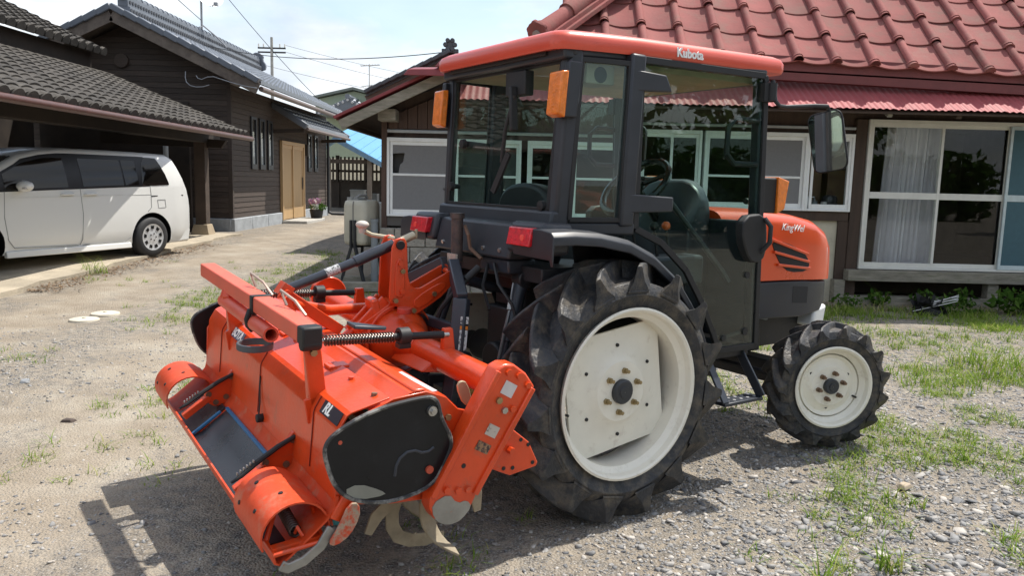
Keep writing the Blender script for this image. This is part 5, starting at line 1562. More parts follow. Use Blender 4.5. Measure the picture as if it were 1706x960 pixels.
# quarter windows and doors, mirrored
dpoly = [(.135, 2.015), (.955, 2.02), (.965, 1.99), (1.012, .655), (.735, .655), (.685, .75), (.585, .92), (.47, 1.075), (.30, 1.208), (.135, 1.275)]
DG = glass('green door glass', (.85, .945, .915), ior=1.38)
for sy in (-1, 1):
    q_ = MB().prism([(-.215, 1.31), (.045, 1.31), (.072, 1.995), (-.175, 1.995)], 1, min(sy * .553, sy * .557), max(sy * .553, sy * .557))
    q_.v = [(x_, y_ + sy * (-.045 * (.05 - x_) / .25), z_) for x_, y_, z_ in q_.v]
    qw = q_.build('quarter_window', DG, tr)
    strip_loop([(-.205, sy * .514, 1.315), (.040, sy * .562, 1.315), (.066, sy * .562, 1.99), (-.168, sy * .520, 1.99)], .022, (0, 1, 0), qw, 'rubber_seal', BLACK)
    gp = [(x_, z_) for x_, z_ in dpoly]
    dr = MB().prism(gp, 1, min(sy * .556, sy * .561), max(sy * .556, sy * .561)).build('door', DG, tr)
    pts = [(x_, sy * .560, z_) for x_, z_ in dpoly]
    strip_loop(pts, .030, (0, 1, 0), dr, 'door_frame', BLACK)
    # hinges
    MB().hexa([(.07, sy * .575, 1.875), (.29, sy * .60, 1.885), (.29, sy * .565, 1.885), (.07, sy * .562, 1.875)], [(.07, sy * .575, 1.968), (.25, sy * .60, 1.955), (.25, sy * .565, 1.955), (.07, sy * .562, 1.968)]).build('hinge', CHAR, dr, .012)
    MB().hexa([(.05, sy * .575, 1.345), (.33, sy * .60, 1.352), (.33, sy * .565, 1.352), (.05, sy * .562, 1.345)], [(.05, sy * .575, 1.432), (.33, sy * .60, 1.418), (.33, sy * .565, 1.418), (.05, sy * .562, 1.432)]).build('hinge', CHAR, dr, .012)
    # latch box with outside handle
    lt = MB().prism(smooth_poly([(.80, 1.33), (.96, 1.345), (.985, 1.25), (.985, 1.13), (.93, 1.09), (.86, 1.11), (.80, 1.22)], 1), 1, min(sy * .562, sy * .615), max(sy * .562, sy * .615)).build('latch_box', BLACK, dr, .008)
    MB().tube([(.955, sy * .615, 1.32), (.965, sy * .648, 1.28), (.962, sy * .65, 1.20), (.945, sy * .615, 1.15)], .012, 8).build('outer_handle', BLACK, lt)
    # inside grab handle
    MB().tube([(.945, sy * .545, 1.80), (.80, sy * .53, 1.805), (.745, sy * .53, 1.76), (.745, sy * .53, 1.63), (.80, sy * .53, 1.585), (.95, sy * .545, 1.585)], .015, 8).build('grab_handle', BLACK, dr)
    MB().tube([(.25, sy * .545, 1.40), (.38, sy * .535, 1.39), (.75, sy * .535, 1.06), (.80, sy * .54, 1.0)], .014, 8).build('door_rail', CHAR, dr)
    MB().beam((.76, sy * .548, .715), (.93, sy * .548, .735), .012, .016).cyl((.765, sy * .566, .715), (.765, sy * .54, .715), .016, n=12).cyl((.925, sy * .566, .737), (.925, sy * .54, .737), .019, n=12).build('lower_stay', BLACK, dr)
    MB().cyl((.915, sy * .566, 1.03), (.915, sy * .54, 1.03), .017, n=12).build('door_bolt', BLACK, dr)
    # step hanging under the door
    st = MB().beam((.70, sy * .50, .64), (.70, sy * .66, .41), .045, .012, upv=(0, 1, 1)).beam((.95, sy * .50, .64), (.965, sy * .66, .41), .012, .055, upv=(0, 1, 0))
    st.box(.69, .975, sy * .665 if sy < 0 else sy * .57, sy * .57 if sy < 0 else sy * .665, .392, .41)
    so = st.build('step', NAVY, tr, .004)
    for k in range(5):
        for j in range(2):
            MB().cyl((.74 + k * .05, sy * (.595 + j * .04), .409), (.74 + k * .05, sy * (.595 + j * .04), .4125), .009, n=8).build('grip_hole', mat('grey grip', (.35, .35, .35), .6), so)
    MB().beam((.66, sy * .50, .635), (1.0, sy * .50, .635), .05, .045).build('door_sill', NAVY, tr, .006)
    # rear turn lamp on its bracket
    hs = MB().hexa([(-.270, sy * .505, 1.745), (-.20, sy * .505, 1.745), (-.20, sy * .54, 1.745), (-.270, sy * .54, 1.745)], [(-.250, sy * .51, 1.975), (-.18, sy * .51, 1.975), (-.18, sy * .545, 1.975), (-.250, sy * .545, 1.975)])
    ho = hs.build('rear_turn_lamp', CHAR, tr, .006)
    MB().hexa([(-.310, sy * .462, 1.755), (-.270, sy * .462, 1.74), (-.270, sy * .552, 1.74), (-.310, sy * .552, 1.755)], [(-.295, sy * .462, 1.93), (-.255, sy * .462, 1.935), (-.255, sy * .552, 1.935), (-.295, sy * .552, 1.93)]).build('amber_lens', AMBER, ho, .008)
    # front marker lamp beside the bonnet
    ml = MB().hexa([(1.09, sy * .49, 1.34), (1.20, sy * .49, 1.34), (1.20, sy * .40, 1.34), (1.09, sy * .40, 1.34)], [(1.08, sy * .49, 1.525), (1.20, sy * .49, 1.525), (1.20, sy * .40, 1.525), (1.08, sy * .40, 1.525)]).build('front_turn_lamp', BLACK, tr, .01)
    MB().hexa([(1.19, sy * .505, 1.335), (1.265, sy * .495, 1.36), (1.265, sy * .41, 1.36), (1.19, sy * .395, 1.335)], [(1.19, sy * .505, 1.53), (1.29, sy * .495, 1.51), (1.29, sy * .41, 1.51), (1.19, sy * .395, 1.53)]).build('amber_lens', AMBER, ml, .006)
    MB().cyl((1.06, sy * .45, 1.40), (1.09, sy * .45, 1.40), .02, n=10).cyl((1.0, sy * .45, 1.40), (1.06, sy * .45, 1.40), .016, n=10).build('lamp_stalk', BLACK, ml)
# mirrors on bent arms
for sy in (-1, 1):
    mr_ = thing('x', '', '') if False else None
    arm = MB().tube([(.99, sy * .58, 2.0), (.995, sy * .60, 1.90), (1.01, sy * .615, 1.875), (1.05, sy * .625, 1.872), (1.20, sy * .68, 1.885), (1.26, sy * .71, 1.885), (1.275, sy * .715, 1.86), (1.275, sy * .715, 1.80)], .011, 8)
    arm.cyl((.985, sy * .585, 1.90), (.985, sy * .585, 1.985), .024, n=12).box(.93, 1.0, min(sy * .54, sy * .585), max(sy * .54, sy * .585), 1.895, 1.985)
    mo = arm.build('wing_mirror', BLACK, tr)
    # housing: rounded shell turned toward the driver
    hb = MB().prism(rrect(0, 0, .20, .31, .045, 4), 1, 0, .035)
    hb.v = [(x_ * (1 if y_ < .02 else .82), y_, z_ * (1 if y_ < .02 else .9)) for x_, y_, z_ in hb.v]
    hs = hb.build('mirror_shell', BLACK, mo, .006)
    gl_ = MB().prism(rrect(0, 0, .182, .292, .038, 4), 1, -.003, -.0005).build('mirror_glass', MIRROR, mo, 0)
    a = R(-88) if sy < 0 else R(-92)
    for o_ in (hs, gl_):
        o_.location = (1.275, sy * .715, 1.71)
        o_.rotation_euler = (R(6), R(-9 if sy < 0 else 9), a)
# windscreen
MB().hexa([(1.015, -.49, 1.30), (1.02, -.49, 1.30), (1.02, .49, 1.30), (1.015, .49, 1.30)], [(.975, -.49, 1.99), (.98, -.49, 1.99), (.98, .49, 1.99), (.975, .49, 1.99)]).build('windscreen', CABGLASS, tr)
# --- cab interior ----------------------------------------------------------------------------
SEAT = mat('black vinyl seat', (.022, .022, .024), .5, var=.15)
s_ = MB().prism(smooth_poly([(-.23, 1.02), (.23, 1.02), (.24, 1.30), (.19, 1.44), (.0, 1.475), (-.19, 1.44), (-.24, 1.30)], 2), 0, -.10, -.01).build('seat', SEAT, tr, .02)
MB().prism(rrect(.16, 0, .44, .46, .07), 2, .95, 1.06).build('cushion', SEAT, s_, .02)
MB().box(-.13, -.02, -.30, -.22, 1.30, 1.36).build('red_box', mat('dull red case', (.22, .09, .08), .6), s_, .006)
dash = MB().loft([[(.80, y_, z_) for y_, z_ in rrect(0, 1.0, .50, .66, .09)], [(.90, y_, z_) for y_, z_ in rrect(0, 1.10, .50, .80, .16)], [(.985, y_, z_) for y_, z_ in rrect(0, 1.10, .46, .82, .18)]]).build('dashboard', CHAR, tr, .01)
MB().box(.05, .70, -.47, -.33, .98, 1.13).box(.05, .70, .33, .47, .98, 1.13).build('side_console', CHAR, tr, .02)
swc = Vector((.64, .0, 1.46)); sn = Vector((-.70, 0, .71)).normalized(); sa = Vector((0, 1, 0)); sb = sn.cross(sa)
ring = [swc + (sa * math.cos(2 * PI * k / 32) + sb * math.sin(2 * PI * k / 32)) * .20 for k in range(32)]
sw = MB().tube(ring, .019, 8, closed=True)
for k in range(3):
    t = R(90 + 120 * k)
    sw.beam(swc, swc + (sa * math.cos(t) + sb * math.sin(t)) * .18, .03, .012, upv=sn)
sw.cyl(swc - sn * .02, swc + sn * .015, .05, n=14).cyl(swc - sn * .3, swc, .025, n=10)
sw.build('steering_wheel', mat('glossy black wheel rim', (.012, .012, .013), .25), tr)
for i, (x_, y_, c_) in enumerate(((.30, -.40, BLACK), (.42, -.42, BLACK), (.52, -.40, mat('orange knob', (.75, .12, .02), .4)), (.22, .40, BLACK))):
    lv = MB().cyl((x_, y_, 1.12), (x_ - .03, y_, 1.26), .008, n=8).build('lever', BLACK, tr)
    MB().ball((x_ - .032, y_, 1.275), .022, 10, 8).build('lever_knob', c_, lv)
MB().tube([(.55, -.12, 1.33), (.48, -.28, 1.40)], .010, 8).cyl((.49, -.265, 1.393), (.45, -.33, 1.42), .016, n=10).build('shuttle_lever', BLACK, tr)

# --- three point hitch -------------------------------------------------------------------------
for sy in (-1, 1):
    MB().beam((-.10, sy * .24, .42), (-.45, sy * .30, .45), .022, .07).beam((-.45, sy * .30, .45), (-.78, sy * .36, .56), .02, .06).build('lower_link', NAVY, tr, .004)
    la = MB().beam((-.05, sy * .20, .97), (-.28, sy * .28, 1.035), .05, .11, h1=.07).cyl((-.28, sy * .25, 1.035), (-.28, sy * .32, 1.035), .042, n=14).cyl((-.28, sy * .32, 1.035), (-.28, sy * .34, 1.035), .018, n=8).build('lift_arm', DARK, tr, .006)
    MB().tube([(-.28, sy * .285, 1.035), (-.37, sy * .305, .76)], .032 if sy < 0 else .018, 12).tube([(-.365, sy * .304, .78), (-.45, sy * .32, .47)], .016, 10).build('lift_rod', NAVY, tr)
MB().cyl((-.06, -.22, .98), (-.06, .22, .98), .055, n=16).box(-.16, .2, -.13, .13, .86, 1.02).build('hydraulic_cover', DARK, tr, .012)
MB().tube([(-.16, 0, .93), (-.52, 0, 1.04)], .018, 10).cyl((-.26, 0, .96), (-.40, 0, 1.003), .027, n=12).build('top_link', NAVY, tr)
MB().tube([(-.26, -.22, 1.10), (-.31, -.26, 1.02), (-.36, -.30, .90), (-.46, -.36, .66)], .006, 6).cyl((-.345, -.29, .935), (-.36, -.30, .90), .013, n=8).build('control_cable', STEEL, tr)
MB().tube([(-.38, -.20, 1.10), (-.42, -.30, 1.02), (-.40, -.38, .94), (-.36, -.40, .80)], .008, 6).tube([(-.36, -.12, 1.10), (-.44, -.2, 1.0), (-.44, -.26, .9)], .008, 6).build('hydraulic_hose', BLACK, tr)
hf = MB()
for sy in (-1, 1):
    hf.beam((-.50, sy * .035, 1.08), (-.60, sy * .29, .955), .05, .075).beam((-.597, sy * .285, .965), (-.635, sy * .315, .72), .065, .055).beam((-.635, sy * .315, .73), (-.70, sy * .36, .53), .055, .06)
hf.beam((-.62, -.30, .83), (-.62, .30, .83), .035, .045)
ho = hf.build('hitch_frame', NAVY, tr, .006)
LABELW = mat('white warning label', (.68, .68, .66), .5, var=.04, scale=30, col2=(.12, .12, .13), c2pos=(.52, .58))
LABELO = mat('orange warning band', (.70, .22, .03), .5)
la_, lb_ = Vector((-.597, -.285, .965)), Vector((-.635, -.315, .72))
def leg_label(t0, t1, m, name, w_=.046):
    p0, p1 = la_.lerp(lb_, t0), la_.lerp(lb_, t1)
    off = Vector((.10, -1, 0)).normalized() * .0335
    off2 = Vector((-1, -.12, .1)).normalized() * .0345
    d = (p1 - p0).normalized()
    for of in (off,):
        MB().beam(p0 + of, p1 + of, .042, .0012, upv=of).build(name, m, ho)
    return
leg_label(.30, .42, LABELW, 'warning_label'); leg_label(.46, .52, LABELO, 'warning_label'); leg_label(.53, .88, LABELW, 'warning_label')
MB().tube([(-.46, -.18, 1.07), (-.56, -.16, .98), (-.62, -.14, .90), (-.63, -.13, .86)], .011, 8).cyl((-.45, -.182, 1.085), (-.51, -.17, 1.03), .017, n=10).build('release_lever', BLACK, ho)
MB().box(-.47, -.40, -.20, .20, .40, .46).tube([(-.40, 0, .60), (-.66, 0, .66)], .055, 14).build('pto_cover', BLACK, tr)
MB().box(-.50, -.38, -.30, -.16, .50, .58).build('yellow_guard', mat('yellow guard', (.62, .36, .02), .5), tr, .02)
# ================================================================== ROTARY TILLER
RHO, ZP = R(3.2), .7
ti = thing('rotary_tiller', 'orange rotary tiller with black side shields mounted behind the tractor', 'tiller')
OX = -1.2
base_m = Matrix.Translation((TX, TY, 0)) @ Matrix.Rotation(TH, 4, 'Z') @ Matrix.Translation((0, 0, ZP)) @ Matrix.Rotation(RHO, 4, 'X') @ Matrix.Translation((0, 0, -ZP))
ti.matrix_world = base_m @ Matrix.Translation((OX, 0, .14))
def tp(mb, name, m, bevel=0., smooth=40, par=None):
    mb.v = [(x - OX, y, z - .14) for x, y, z in mb.v]
    return mb.build(name, m, par or ti, bevel, smooth)
DIRTO = mat('muddy orange paint', (.55, .07, .025), .6, var=.15, scale=14, col2=(.36, .29, .21), c2pos=(.47, .60))
WORN = mat('worn grey steel', (.30, .29, .26), .5, metal=.4, var=.2, scale=14, col2=(.42, .10, .05), c2pos=(.62, .72))
SHIELD = mat('scuffed black shield', (.010, .011, .013), .32, var=.3, scale=6, col2=(.030, .031, .033), c2pos=(.6, .9), bump=.05, bscale=30, spec=.3)
EDGE = mat('dusty grey edge', (.035, .036, .038), .5, var=.3, scale=8, col2=(.26, .25, .23), c2pos=(.48, .62))
TINE = mat('rust tan tine', (.31, .26, .18), .7, var=.2, scale=18, col2=(.22, .16, .10), c2pos=(.55, .8))
TEAL = mat('teal tine paint', (.03, .22, .25), .6, var=.2)
HW = .87
# hood: front crest, groove, then the hinged rear cover
hood = tp(MB().strip([(-.915, .60), (-.925, .67), (-.955, .725), (-1.0, .77), (-1.09, .803), (-1.135, .80), (-1.175, .765), (-1.21, .758), (-1.27, .75)], 1, -HW, HW, -.006), 'rotor_hood', ORANGE, 0, 35)
rear = tp(MB().strip([(-1.205, .790), (-1.340, .757), (-1.352, .750), (-1.375, .712), (-1.379, .70), (-1.392, .50), (-1.395, .475)], 1, -HW + .01, HW - .01, -.007), 'rear_cover', ORANGE, .002, 16)
# pressed ribs across the rear cover and its seam lines
for y_ in (.60, -.02, -.64):
    tp(MB().strip([(-1.3585, .7555), (-1.3825, .715), (-1.3868, .70), (-1.3995, .505)], 1, y_ - .002, y_ + .002, -.003), 'seam', mat('dark red seam', (.20, .015, .008), .5), par=None).parent = ti
# crest tube with bolts holding the hood
tp(MB().beam((-1.10, -HW, .79), (-1.10, HW, .79), .05, .05), 'crest_tube', ORANGE, .008)
# side panels
sp_ = [(-1.40, .46), (-1.395, .66), (-1.34, .74), (-1.20, .795), (-1.077, .805), (-1.0, .775), (-.95, .725), (-.87, .70), (-.80, .60), (-.86, .50), (-.98, .40), (-1.2, .42)]
for sy in (-1, 1):
    pnl = tp(MB().prism(sp_, 1, min(sy * .862, sy * .874), max(sy * .862, sy * .874)), 'side_panel', ORANGE, .003)
    for (x_, z_) in ((-1.04, .745), (-.99, .70)):
        tp(MB().cyl((x_, sy * .872, z_), (x_, sy * .884, z_), .012, n=6), 'bolt', BRASS).parent = pnl
# levelling board along the bottom with its lip
DUSTY = mat('dusty orange paint', (.62, .062, .012), .5, var=.15, scale=6, col2=(.46, .20, .12), c2pos=(.52, .74), bump=.08, bscale=50)
lev = tp(MB().strip([(-1.388, .49), (-1.398, .448), (-1.43, .412), (-1.50, .355), (-1.55, .315), (-1.582, .298), (-1.600, .308), (-1.605, .34)], 1, -.885, .885, -.007), 'levelling_board', DUSTY, 0, 35)
tp(MB().strip([(-1.40, .385), (-1.44, .325), (-1.50, .285), (-1.56, .272), (-1.59, .29)], 1, -.90, -.888, -.035), 'end_skid', WORN, .004).parent = lev
# dark flap lying between the levers, blue edged
flap = tp(MB().strip([(-1.440, .417), (-1.504, .369), (-1.552, .331), (-1.588, .318)], 1, -.53, .30, -.004), 'rubber_flap', mat('dark shiny rubber sheet', (.028, .030, .034), .28, var=.4, scale=5, col2=(.09, .09, .09), c2pos=(.6, .9)), 0, 35)
tp(MB().strip([(-1.440, .417), (-1.504, .369), (-1.552, .331), (-1.588, .318)], 1, .33, .62, -.004), 'rubber_flap', MATS['dark shiny rubber sheet'], 0, 35)
tp(MB().beam((-1.443, -.45, .425), (-1.443, .30, .425), .014, .012), 'blue_edge', mat('blue strip', (.03, .16, .33), .5), .002).parent = flap
tp(MB().beam((-1.47, .30, .414), (-1.59, .30, .328), .014, .012), 'blue_edge', MATS['blue strip'], .002).parent = flap
# lever brackets on the levelling board
for (yc) in (.40, -.45):
    pl = smooth_poly([(-1.505, .43), (-1.52, .47), (-1.495, .50), (-1.42, .535), (-1.40, .572), (-1.378, .565), (-1.372, .53), (-1.395, .455), (-1.42, .425), (-1.47, .405)], 1)
    br = tp(MB().prism(pl, 1, yc - .012, yc + .012), 'lever_bracket', ORANGE, .003)
    tp(MB().beam((-1.495, yc, .455), (-1.605, yc + .005, .375), .035, .03, upv=(0, 0, 1)), 'board_arm', ORANGE, .004).parent = br
    for (x_, z_) in ((-1.47, .43), (-1.425, .45), (-1.40, .54), (-1.50, .47)):
        tp(MB().cyl((x_, yc - .016, z_), (x_, yc + .016, z_), .013, n=8), 'bolt', RUSTB).parent = br
    tp(MB().tube([(-1.395, yc - .02, .555), (-1.46, yc - .03, .53), (-1.54, yc - .045, .49), (-1.60, yc - .06, .455), (-1.635, yc - .065, .44)], [.008, .010, .010, .008, .005], 8), 'adjust_lever', BLACK).parent = br
    for k in range(6):
        t = k / 6
        tp(MB().box(-1.555 - .07 * t, -1.551 - .07 * t, yc - .055 - .008 * t, yc - .042 - .008 * t, .493 - .04 * t, .502 - .04 * t), 'lever_notch', STEEL).parent = br
# rolled end shields ("ears") at both ends
def ear(y0, y1, right):
    cx, cz_, rr_ = -1.527, .388, .108
    arcp = [(cx + rr_ * math.cos(R(a)), cz_ + rr_ * .95 * math.sin(R(a))) for a in range(-5, 206, 12)]
    e_ = tp(MB().strip(arcp, 1, y0, y1, -.006), 'end_ear', DUSTY, 0, 40)
    tp(MB().strip([(-1.46, .475), (-1.43, .455), (-1.405, .42), (-1.39, .375)], 1, y0 + .03, y1 - .02, -.006), 'ear_flange', DUSTY, 0, 40).parent = e_
    for (a, yy) in ((100, .3), (150, .35), (120, .75), (165, .8)):
        p_ = Vector((cx + rr_ * math.cos(R(a)), y0 + (y1 - y0) * yy, cz_ + rr_ * .95 * math.sin(R(a))))
        n_ = Vector((math.cos(R(a)), 0, math.sin(R(a))))
        tp(MB().cyl(p_ + n_ * .004, p_ + n_ * .0085, .008, n=8), 'slot', BLACK).parent = e_
    return e_
er = ear(-.875, -.565, True); el = ear(.60, .885, False)
# open frame with spring inside the right ear
fr = tp(MB().tube([(-1.60, -.80, .345), (-1.60, -.885, .34), (-1.44, -.885, .35), (-1.44, -.78, .42)], .009, 8).beam((-1.60, -.86, .34), (-1.44, -.86, .35), .03, .03).tube([(-1.60, -.80, .345), (-1.55, -.74, .43)], .009, 8), 'ear_frame', ORANGE)
tp(MB().tube([(-1.515 + .018 * math.cos(i * .9) + .0 * i, -.70 - .0016 * i, .40 + .018 * math.sin(i * .9) - .0003 * i) for i in range(85)], .0045, 6), 'coil_spring', mat('dark spring steel', (.10, .08, .07), .4, metal=.7), 0, 60).parent = fr
tp(MB().box(-1.60, -1.45, -.80, -.60, .325, .335), 'inner_plate', SHIELD).parent = fr
tp(MB().tube([(-1.515, -.83, .37), (-1.515, -.85, .40), (-1.50, -.86, .37)], .006, 6), 'spring_hook', ORANGE).parent = fr
# muddy scraper foot at the right end
tp(MB().prism(smooth_poly([(-1.365, .475), (-1.33, .47), (-1.325, .42), (-1.36, .36), (-1.41, .335), (-1.435, .35), (-1.40, .40)], 1), 1, -.915, -.905), 'scraper_foot', DIRTO, .003)
tp(MB().beam((-1.395, -.885, .41), (-1.34, -.885, .50), .02, .06), 'foot_arm', ORANGE, .004)

# gearbox, cross tubes, chain case -------------------------------------------------------------
gb = tp(MB().ball((-.775, 0, .765), (.150, .150, .140), 24, 14), 'gearbox', ORANGE, 0, 60)
tp(MB().lathe([(.155, -.05), (.165, -.04), (.165, .04), (.155, .05)], 32, 1, c=(-.775, 0, .765)), 'gearbox_flange', ORANGE).parent = gb
tp(MB().cyl((-.62, 0, .76), (-.56, 0, .755), .07, .06, n=18).cyl((-.56, 0, .755), (-.50, 0, .75), .03, n=14), 'input_shaft', ORANGE).parent = gb
tp(MB().cyl((-.80, -.13, .90), (-.80, -.13, .925), .032, n=16), 'oil_cap', mat('red cap', (.45, .05, .03), .4), .003).parent = gb
tp(MB().beam((-.86, .0, .80), (-.90, 0, .95), .08, .04).beam((-.80, .03, .86), (-.97, .03, .72), .05, .16), 'gearbox_rib', ORANGE, .01).parent = gb
for sy in (-1, 1):
    tb = tp(MB().cyl((-.765, sy * .10, .765), (-.762, sy * .88, .775), .055, n=24).cyl((-.765, sy * .10, .765), (-.765, sy * .24, .767), .095, .057, n=24), 'cross_tube', ORANGE)
    tp(MB().hexa([(-.79, sy * .435, .80), (-.73, sy * .435, .80), (-.73, sy * .465, .80), (-.79, sy * .465, .80)], [(-.785, sy * .437, .905), (-.745, sy * .437, .905), (-.745, sy * .463, .905), (-.785, sy * .463, .905)]), 'rod_lug', ORANGE, .004).parent = tb
    tp(MB().hexa([(-.86, sy * .12, .70), (-.70, sy * .12, .68), (-.70, sy * .42, .70), (-.86, sy * .42, .72)], [(-.80, sy * .12, .76), (-.74, sy * .12, .76), (-.74, sy * .42, .77), (-.80, sy * .42, .77)]), 'tube_web', ORANGE, .008).parent = tb
fl = tp(MB().cyl((-.760, .86, .79), (-.760, .905, .79), .10, n=24).cyl((-.760, .905, .79), (-.760, .93, .79), .05, n=16), 'end_flange', ORANGE, .006)
for k in range(6):
    a = R(60 * k + 20)
    tp(MB().cyl((-.76 + .078 * math.cos(a), .904, .79 + .078 * math.sin(a)), (-.76 + .078 * math.cos(a), .918, .79 + .078 * math.sin(a)), .012, n=6), 'bolt', ORANGE).parent = fl
cc_ = [(-.845, .880), (-.815, .892), (-.775, .888), (-.721, .849), (-.68, .795), (-.905, .425), (-.93, .375), (-.965, .348), (-1.0, .338), (-1.035, .345), (-1.070, .370), (-1.090, .41), (-1.088, .449)]
ch = tp(MB().prism(cc_, 1, -.955, -.885), 'chain_case', ORANGE, .008)
def inset_line(p, q_, w_, y_): return MB().beam((p[0], y_, p[1]), (q_[0], y_, q_[1]), .012, w_, upv=(0, 1, 0))
tp(MB().beam((-.842, -.958, .872), (-1.083, -.958, .452), .022, .016, upv=(0, 1, 0)), 'case_rib', ORANGE, .004).parent = ch
tp(MB().beam((-.692, -.958, .792), (-.915, -.958, .43), .022, .016, upv=(0, 1, 0)), 'case_rib', ORANGE, .004).parent = ch
tp(MB().prism(smooth_poly([(-1.085, .43), (-1.02, .455), (-.985, .41), (-.945, .415), (-.925, .385), (-.965, .346), (-1.0, .336), (-1.04, .344), (-1.075, .375)], 1), 1, -.958, -.953), 'worn_tip', WORN).parent = ch
for (x_, z_, m_) in ((-.80, .862, ORANGE), (-.755, .845, ORANGE), (-.715, .805, ORANGE), (-.835, .765, BRASS), (-.81, .725, STEEL), (-.775, .725, ORANGE), (-.985, .46, ORANGE), (-.945, .455, ORANGE), (-1.03, .47, ORANGE)):
    tp(MB().cyl((x_, -.954, z_), (x_, -.966, z_), .0125, n=6), 'bolt', m_).parent = ch
tp(MB().cyl((-.965, -.953, .545), (-.965, -.9565, .545), .009, n=10), 'drain_hole', BLACK).parent = ch
def tdecal(c_, ex, ez, w_, h_, m, name='sticker', par=None):
    ex, ez = Vector(ex).normalized(), Vector(ez).normalized()
    ez = (ez - ex * ez.dot(ex)).normalized(); nn = ex.cross(ez); c_ = Vector(c_)
    q_ = [c_ + ex * (i * w_ / 2) + ez * (j * h_ / 2) for i, j in ((-1, -1), (1, -1), (1, 1), (-1, 1))]
    o_ = tp(MB().hexa(q_, [p + nn * .0015 for p in q_]), name, m)
    o_.parent = par or ti
    return o_
ax_, az_ = (.86, 0, -.5), (.5, 0, .86)
FADED = mat('faded white label', (.60, .56, .55), .6, var=.08, scale=20, col2=(.62, .2, .12), c2pos=(.62, .7))
PRINT = mat('printed label', (.50, .44, .38), .6, var=.1, scale=10, col2=(.10, .07, .06), c2pos=(.5, .56))
tdecal((-.795, -.956, .80), ax_, az_, .055, .05, FADED, 'faded_label', ch)
tdecal((-.855, -.956, .655), ax_, az_, .05, .042, PRINT, 'printed_label', ch)
tdecal((-.890, -.956, .600), ax_, az_, .06, .035, mat('dark printed label', (.30, .17, .09), .6, var=.2, col2=(.05, .03, .03), c2pos=(.45, .55), scale=40), 'printed_label', ch)
# mounting plate with adjustment holes in front of the case
mpn = tp(MB().prism([(-.80, .66), (-.732, .625), (-.652, .560), (-.604, .470), (-.612, .455), (-.729, .440), (-.83, .49)], 1, -.90, -.884), 'hitch_plate', ORANGE, .004)
for (x_, z_) in ((-.69, .575), (-.655, .55), (-.63, .475), (-.72, .47), (-.76, .475)):
    tp(MB().cyl((x_, -.9005, z_), (x_, -.9025, z_), .008, n=10), 'hole', BLACK).parent = mpn
tp(MB().cyl((-.74, -.90, .545), (-.74, -.925, .545), .014, n=6), 'bolt', ORANGE).parent = mpn
tp(MB().prism(smooth_poly([(-.90, .80), (-.87, .79), (-.84, .70), (-.88, .70), (-.915, .775)], 1), 1, -.80, -.788), 'olive_tab', mat('olive zinc tab', (.40, .34, .22), .5, metal=.3), .003)
# side shields: black lens-shaped plates with a worn rim
shp = smooth_poly([(-1.424, .731), (-1.30, .786), (-1.13, .806), (-1.065, .80), (-1.045, .717), (-.994, .633), (-1.02, .562), (-1.068, .478), (-1.228, .452), (-1.355, .486), (-1.420, .545), (-1.452, .641), (-1.458, .691)], 2)
for sy in (-1, 1):
    sh = tp(MB().prism(shp, 1, min(sy * .915, sy * .927), max(sy * .915, sy * .927)), 'side_shield', SHIELD, .003)
    tp(MB().tube([(x_, sy * .927, z_) for x_, z_ in shp if x_ < -1.03 or True], .0075, 6, closed=True), 'shield_rim', EDGE).parent = sh
    tp(MB().cyl((-1.085, sy * .926, .755), (-1.085, sy * .94, .755), .017, n=12).cyl((-1.085, sy * .94, .755), (-1.085, sy * .95, .755), .010, n=6), 'bolt', STEEL).parent = sh
    tp(MB().cyl((-1.405, sy * .926, .695), (-1.405, sy * .9285, .695), .007, n=10).cyl((-1.085, sy * .926, .545), (-1.085, sy * .936, .545), .014, n=10), 'rivet', mat('red rivet', (.5, .08, .04), .5)).parent = sh
    if sy < 0:
        tp(MB().tube([(-1.07, -.927, .622), (-1.09, -.927, .610), (-1.115, -.927, .610), (-1.14, -.927, .622), (-1.17, -.927, .622), (-1.195, -.927, .605), (-1.208, -.927, .58), (-1.212, -.927, .545)], .0055, 6), 'scrape_mark', mat('blue grey scrape', (.030, .034, .044), .45)).parent = sh
        tp(MB().prism(smooth_poly([(-1.395, .53), (-1.34, .545), (-1.26, .505), (-1.24, .485), (-1.34, .487)], 1), 1, -.929, -.9275), 'mud_patch', mat('pale dried mud', (.26, .26, .22), .8, var=.2)).parent = sh
# mast: two pressed plates
mp_ = [(-.795, 1.222), (-.82, 1.215), (-.835, 1.178), (-.842, .96), (-.835, .935), (-.73, .872), (-.70, .875), (-.583, .945), (-.500, 1.025), (-.485, 1.05), (-.492, 1.075), (-.52, 1.078), (-.69, .995), (-.72, .995), (-.74, 1.012), (-.752, 1.05), (-.762, 1.195), (-.775, 1.218)]
for yc in (-.062, .050):
    mpl = tp(MB().prism(mp_, 1, yc, yc + .010), 'mast_plate', ORANGE, .004)
    if yc < 0:
        tp(MB().prism(smooth_poly([(-.815, 1.13), (-.775, 1.13), (-.768, .96), (-.80, .955), (-.82, .975)], 1), 1, -.067, -.061), 'pressed_panel', ORANGE, .003).parent = mpl
        tp(MB().prism(smooth_poly([(-.725, .915), (-.69, .895), (-.565, .985), (-.56, 1.01), (-.60, 1.015), (-.72, .95)], 1), 1, -.067, -.061), 'pressed_panel', ORANGE, .003).parent = mpl
        for (x_, z_, m_) in ((-.785, 1.075, BRASS), (-.815, .945, BRASS), (-.725, .895, BRASS), (-.625, .965, BRASS), (-.515, 1.05, BRASS), (-.797, 1.11, ORANGE), (-.785, .985, ORANGE)):
            tp(MB().cyl((x_, -.060, z_), (x_, -.078, z_), .0115, n=6), 'bolt', m_).parent = mpl
        tp(MB().cyl((-.797, -.060, 1.19), (-.797, -.072, 1.19), .020, n=16), 'pivot_cap', BLACK, .002).parent = mpl
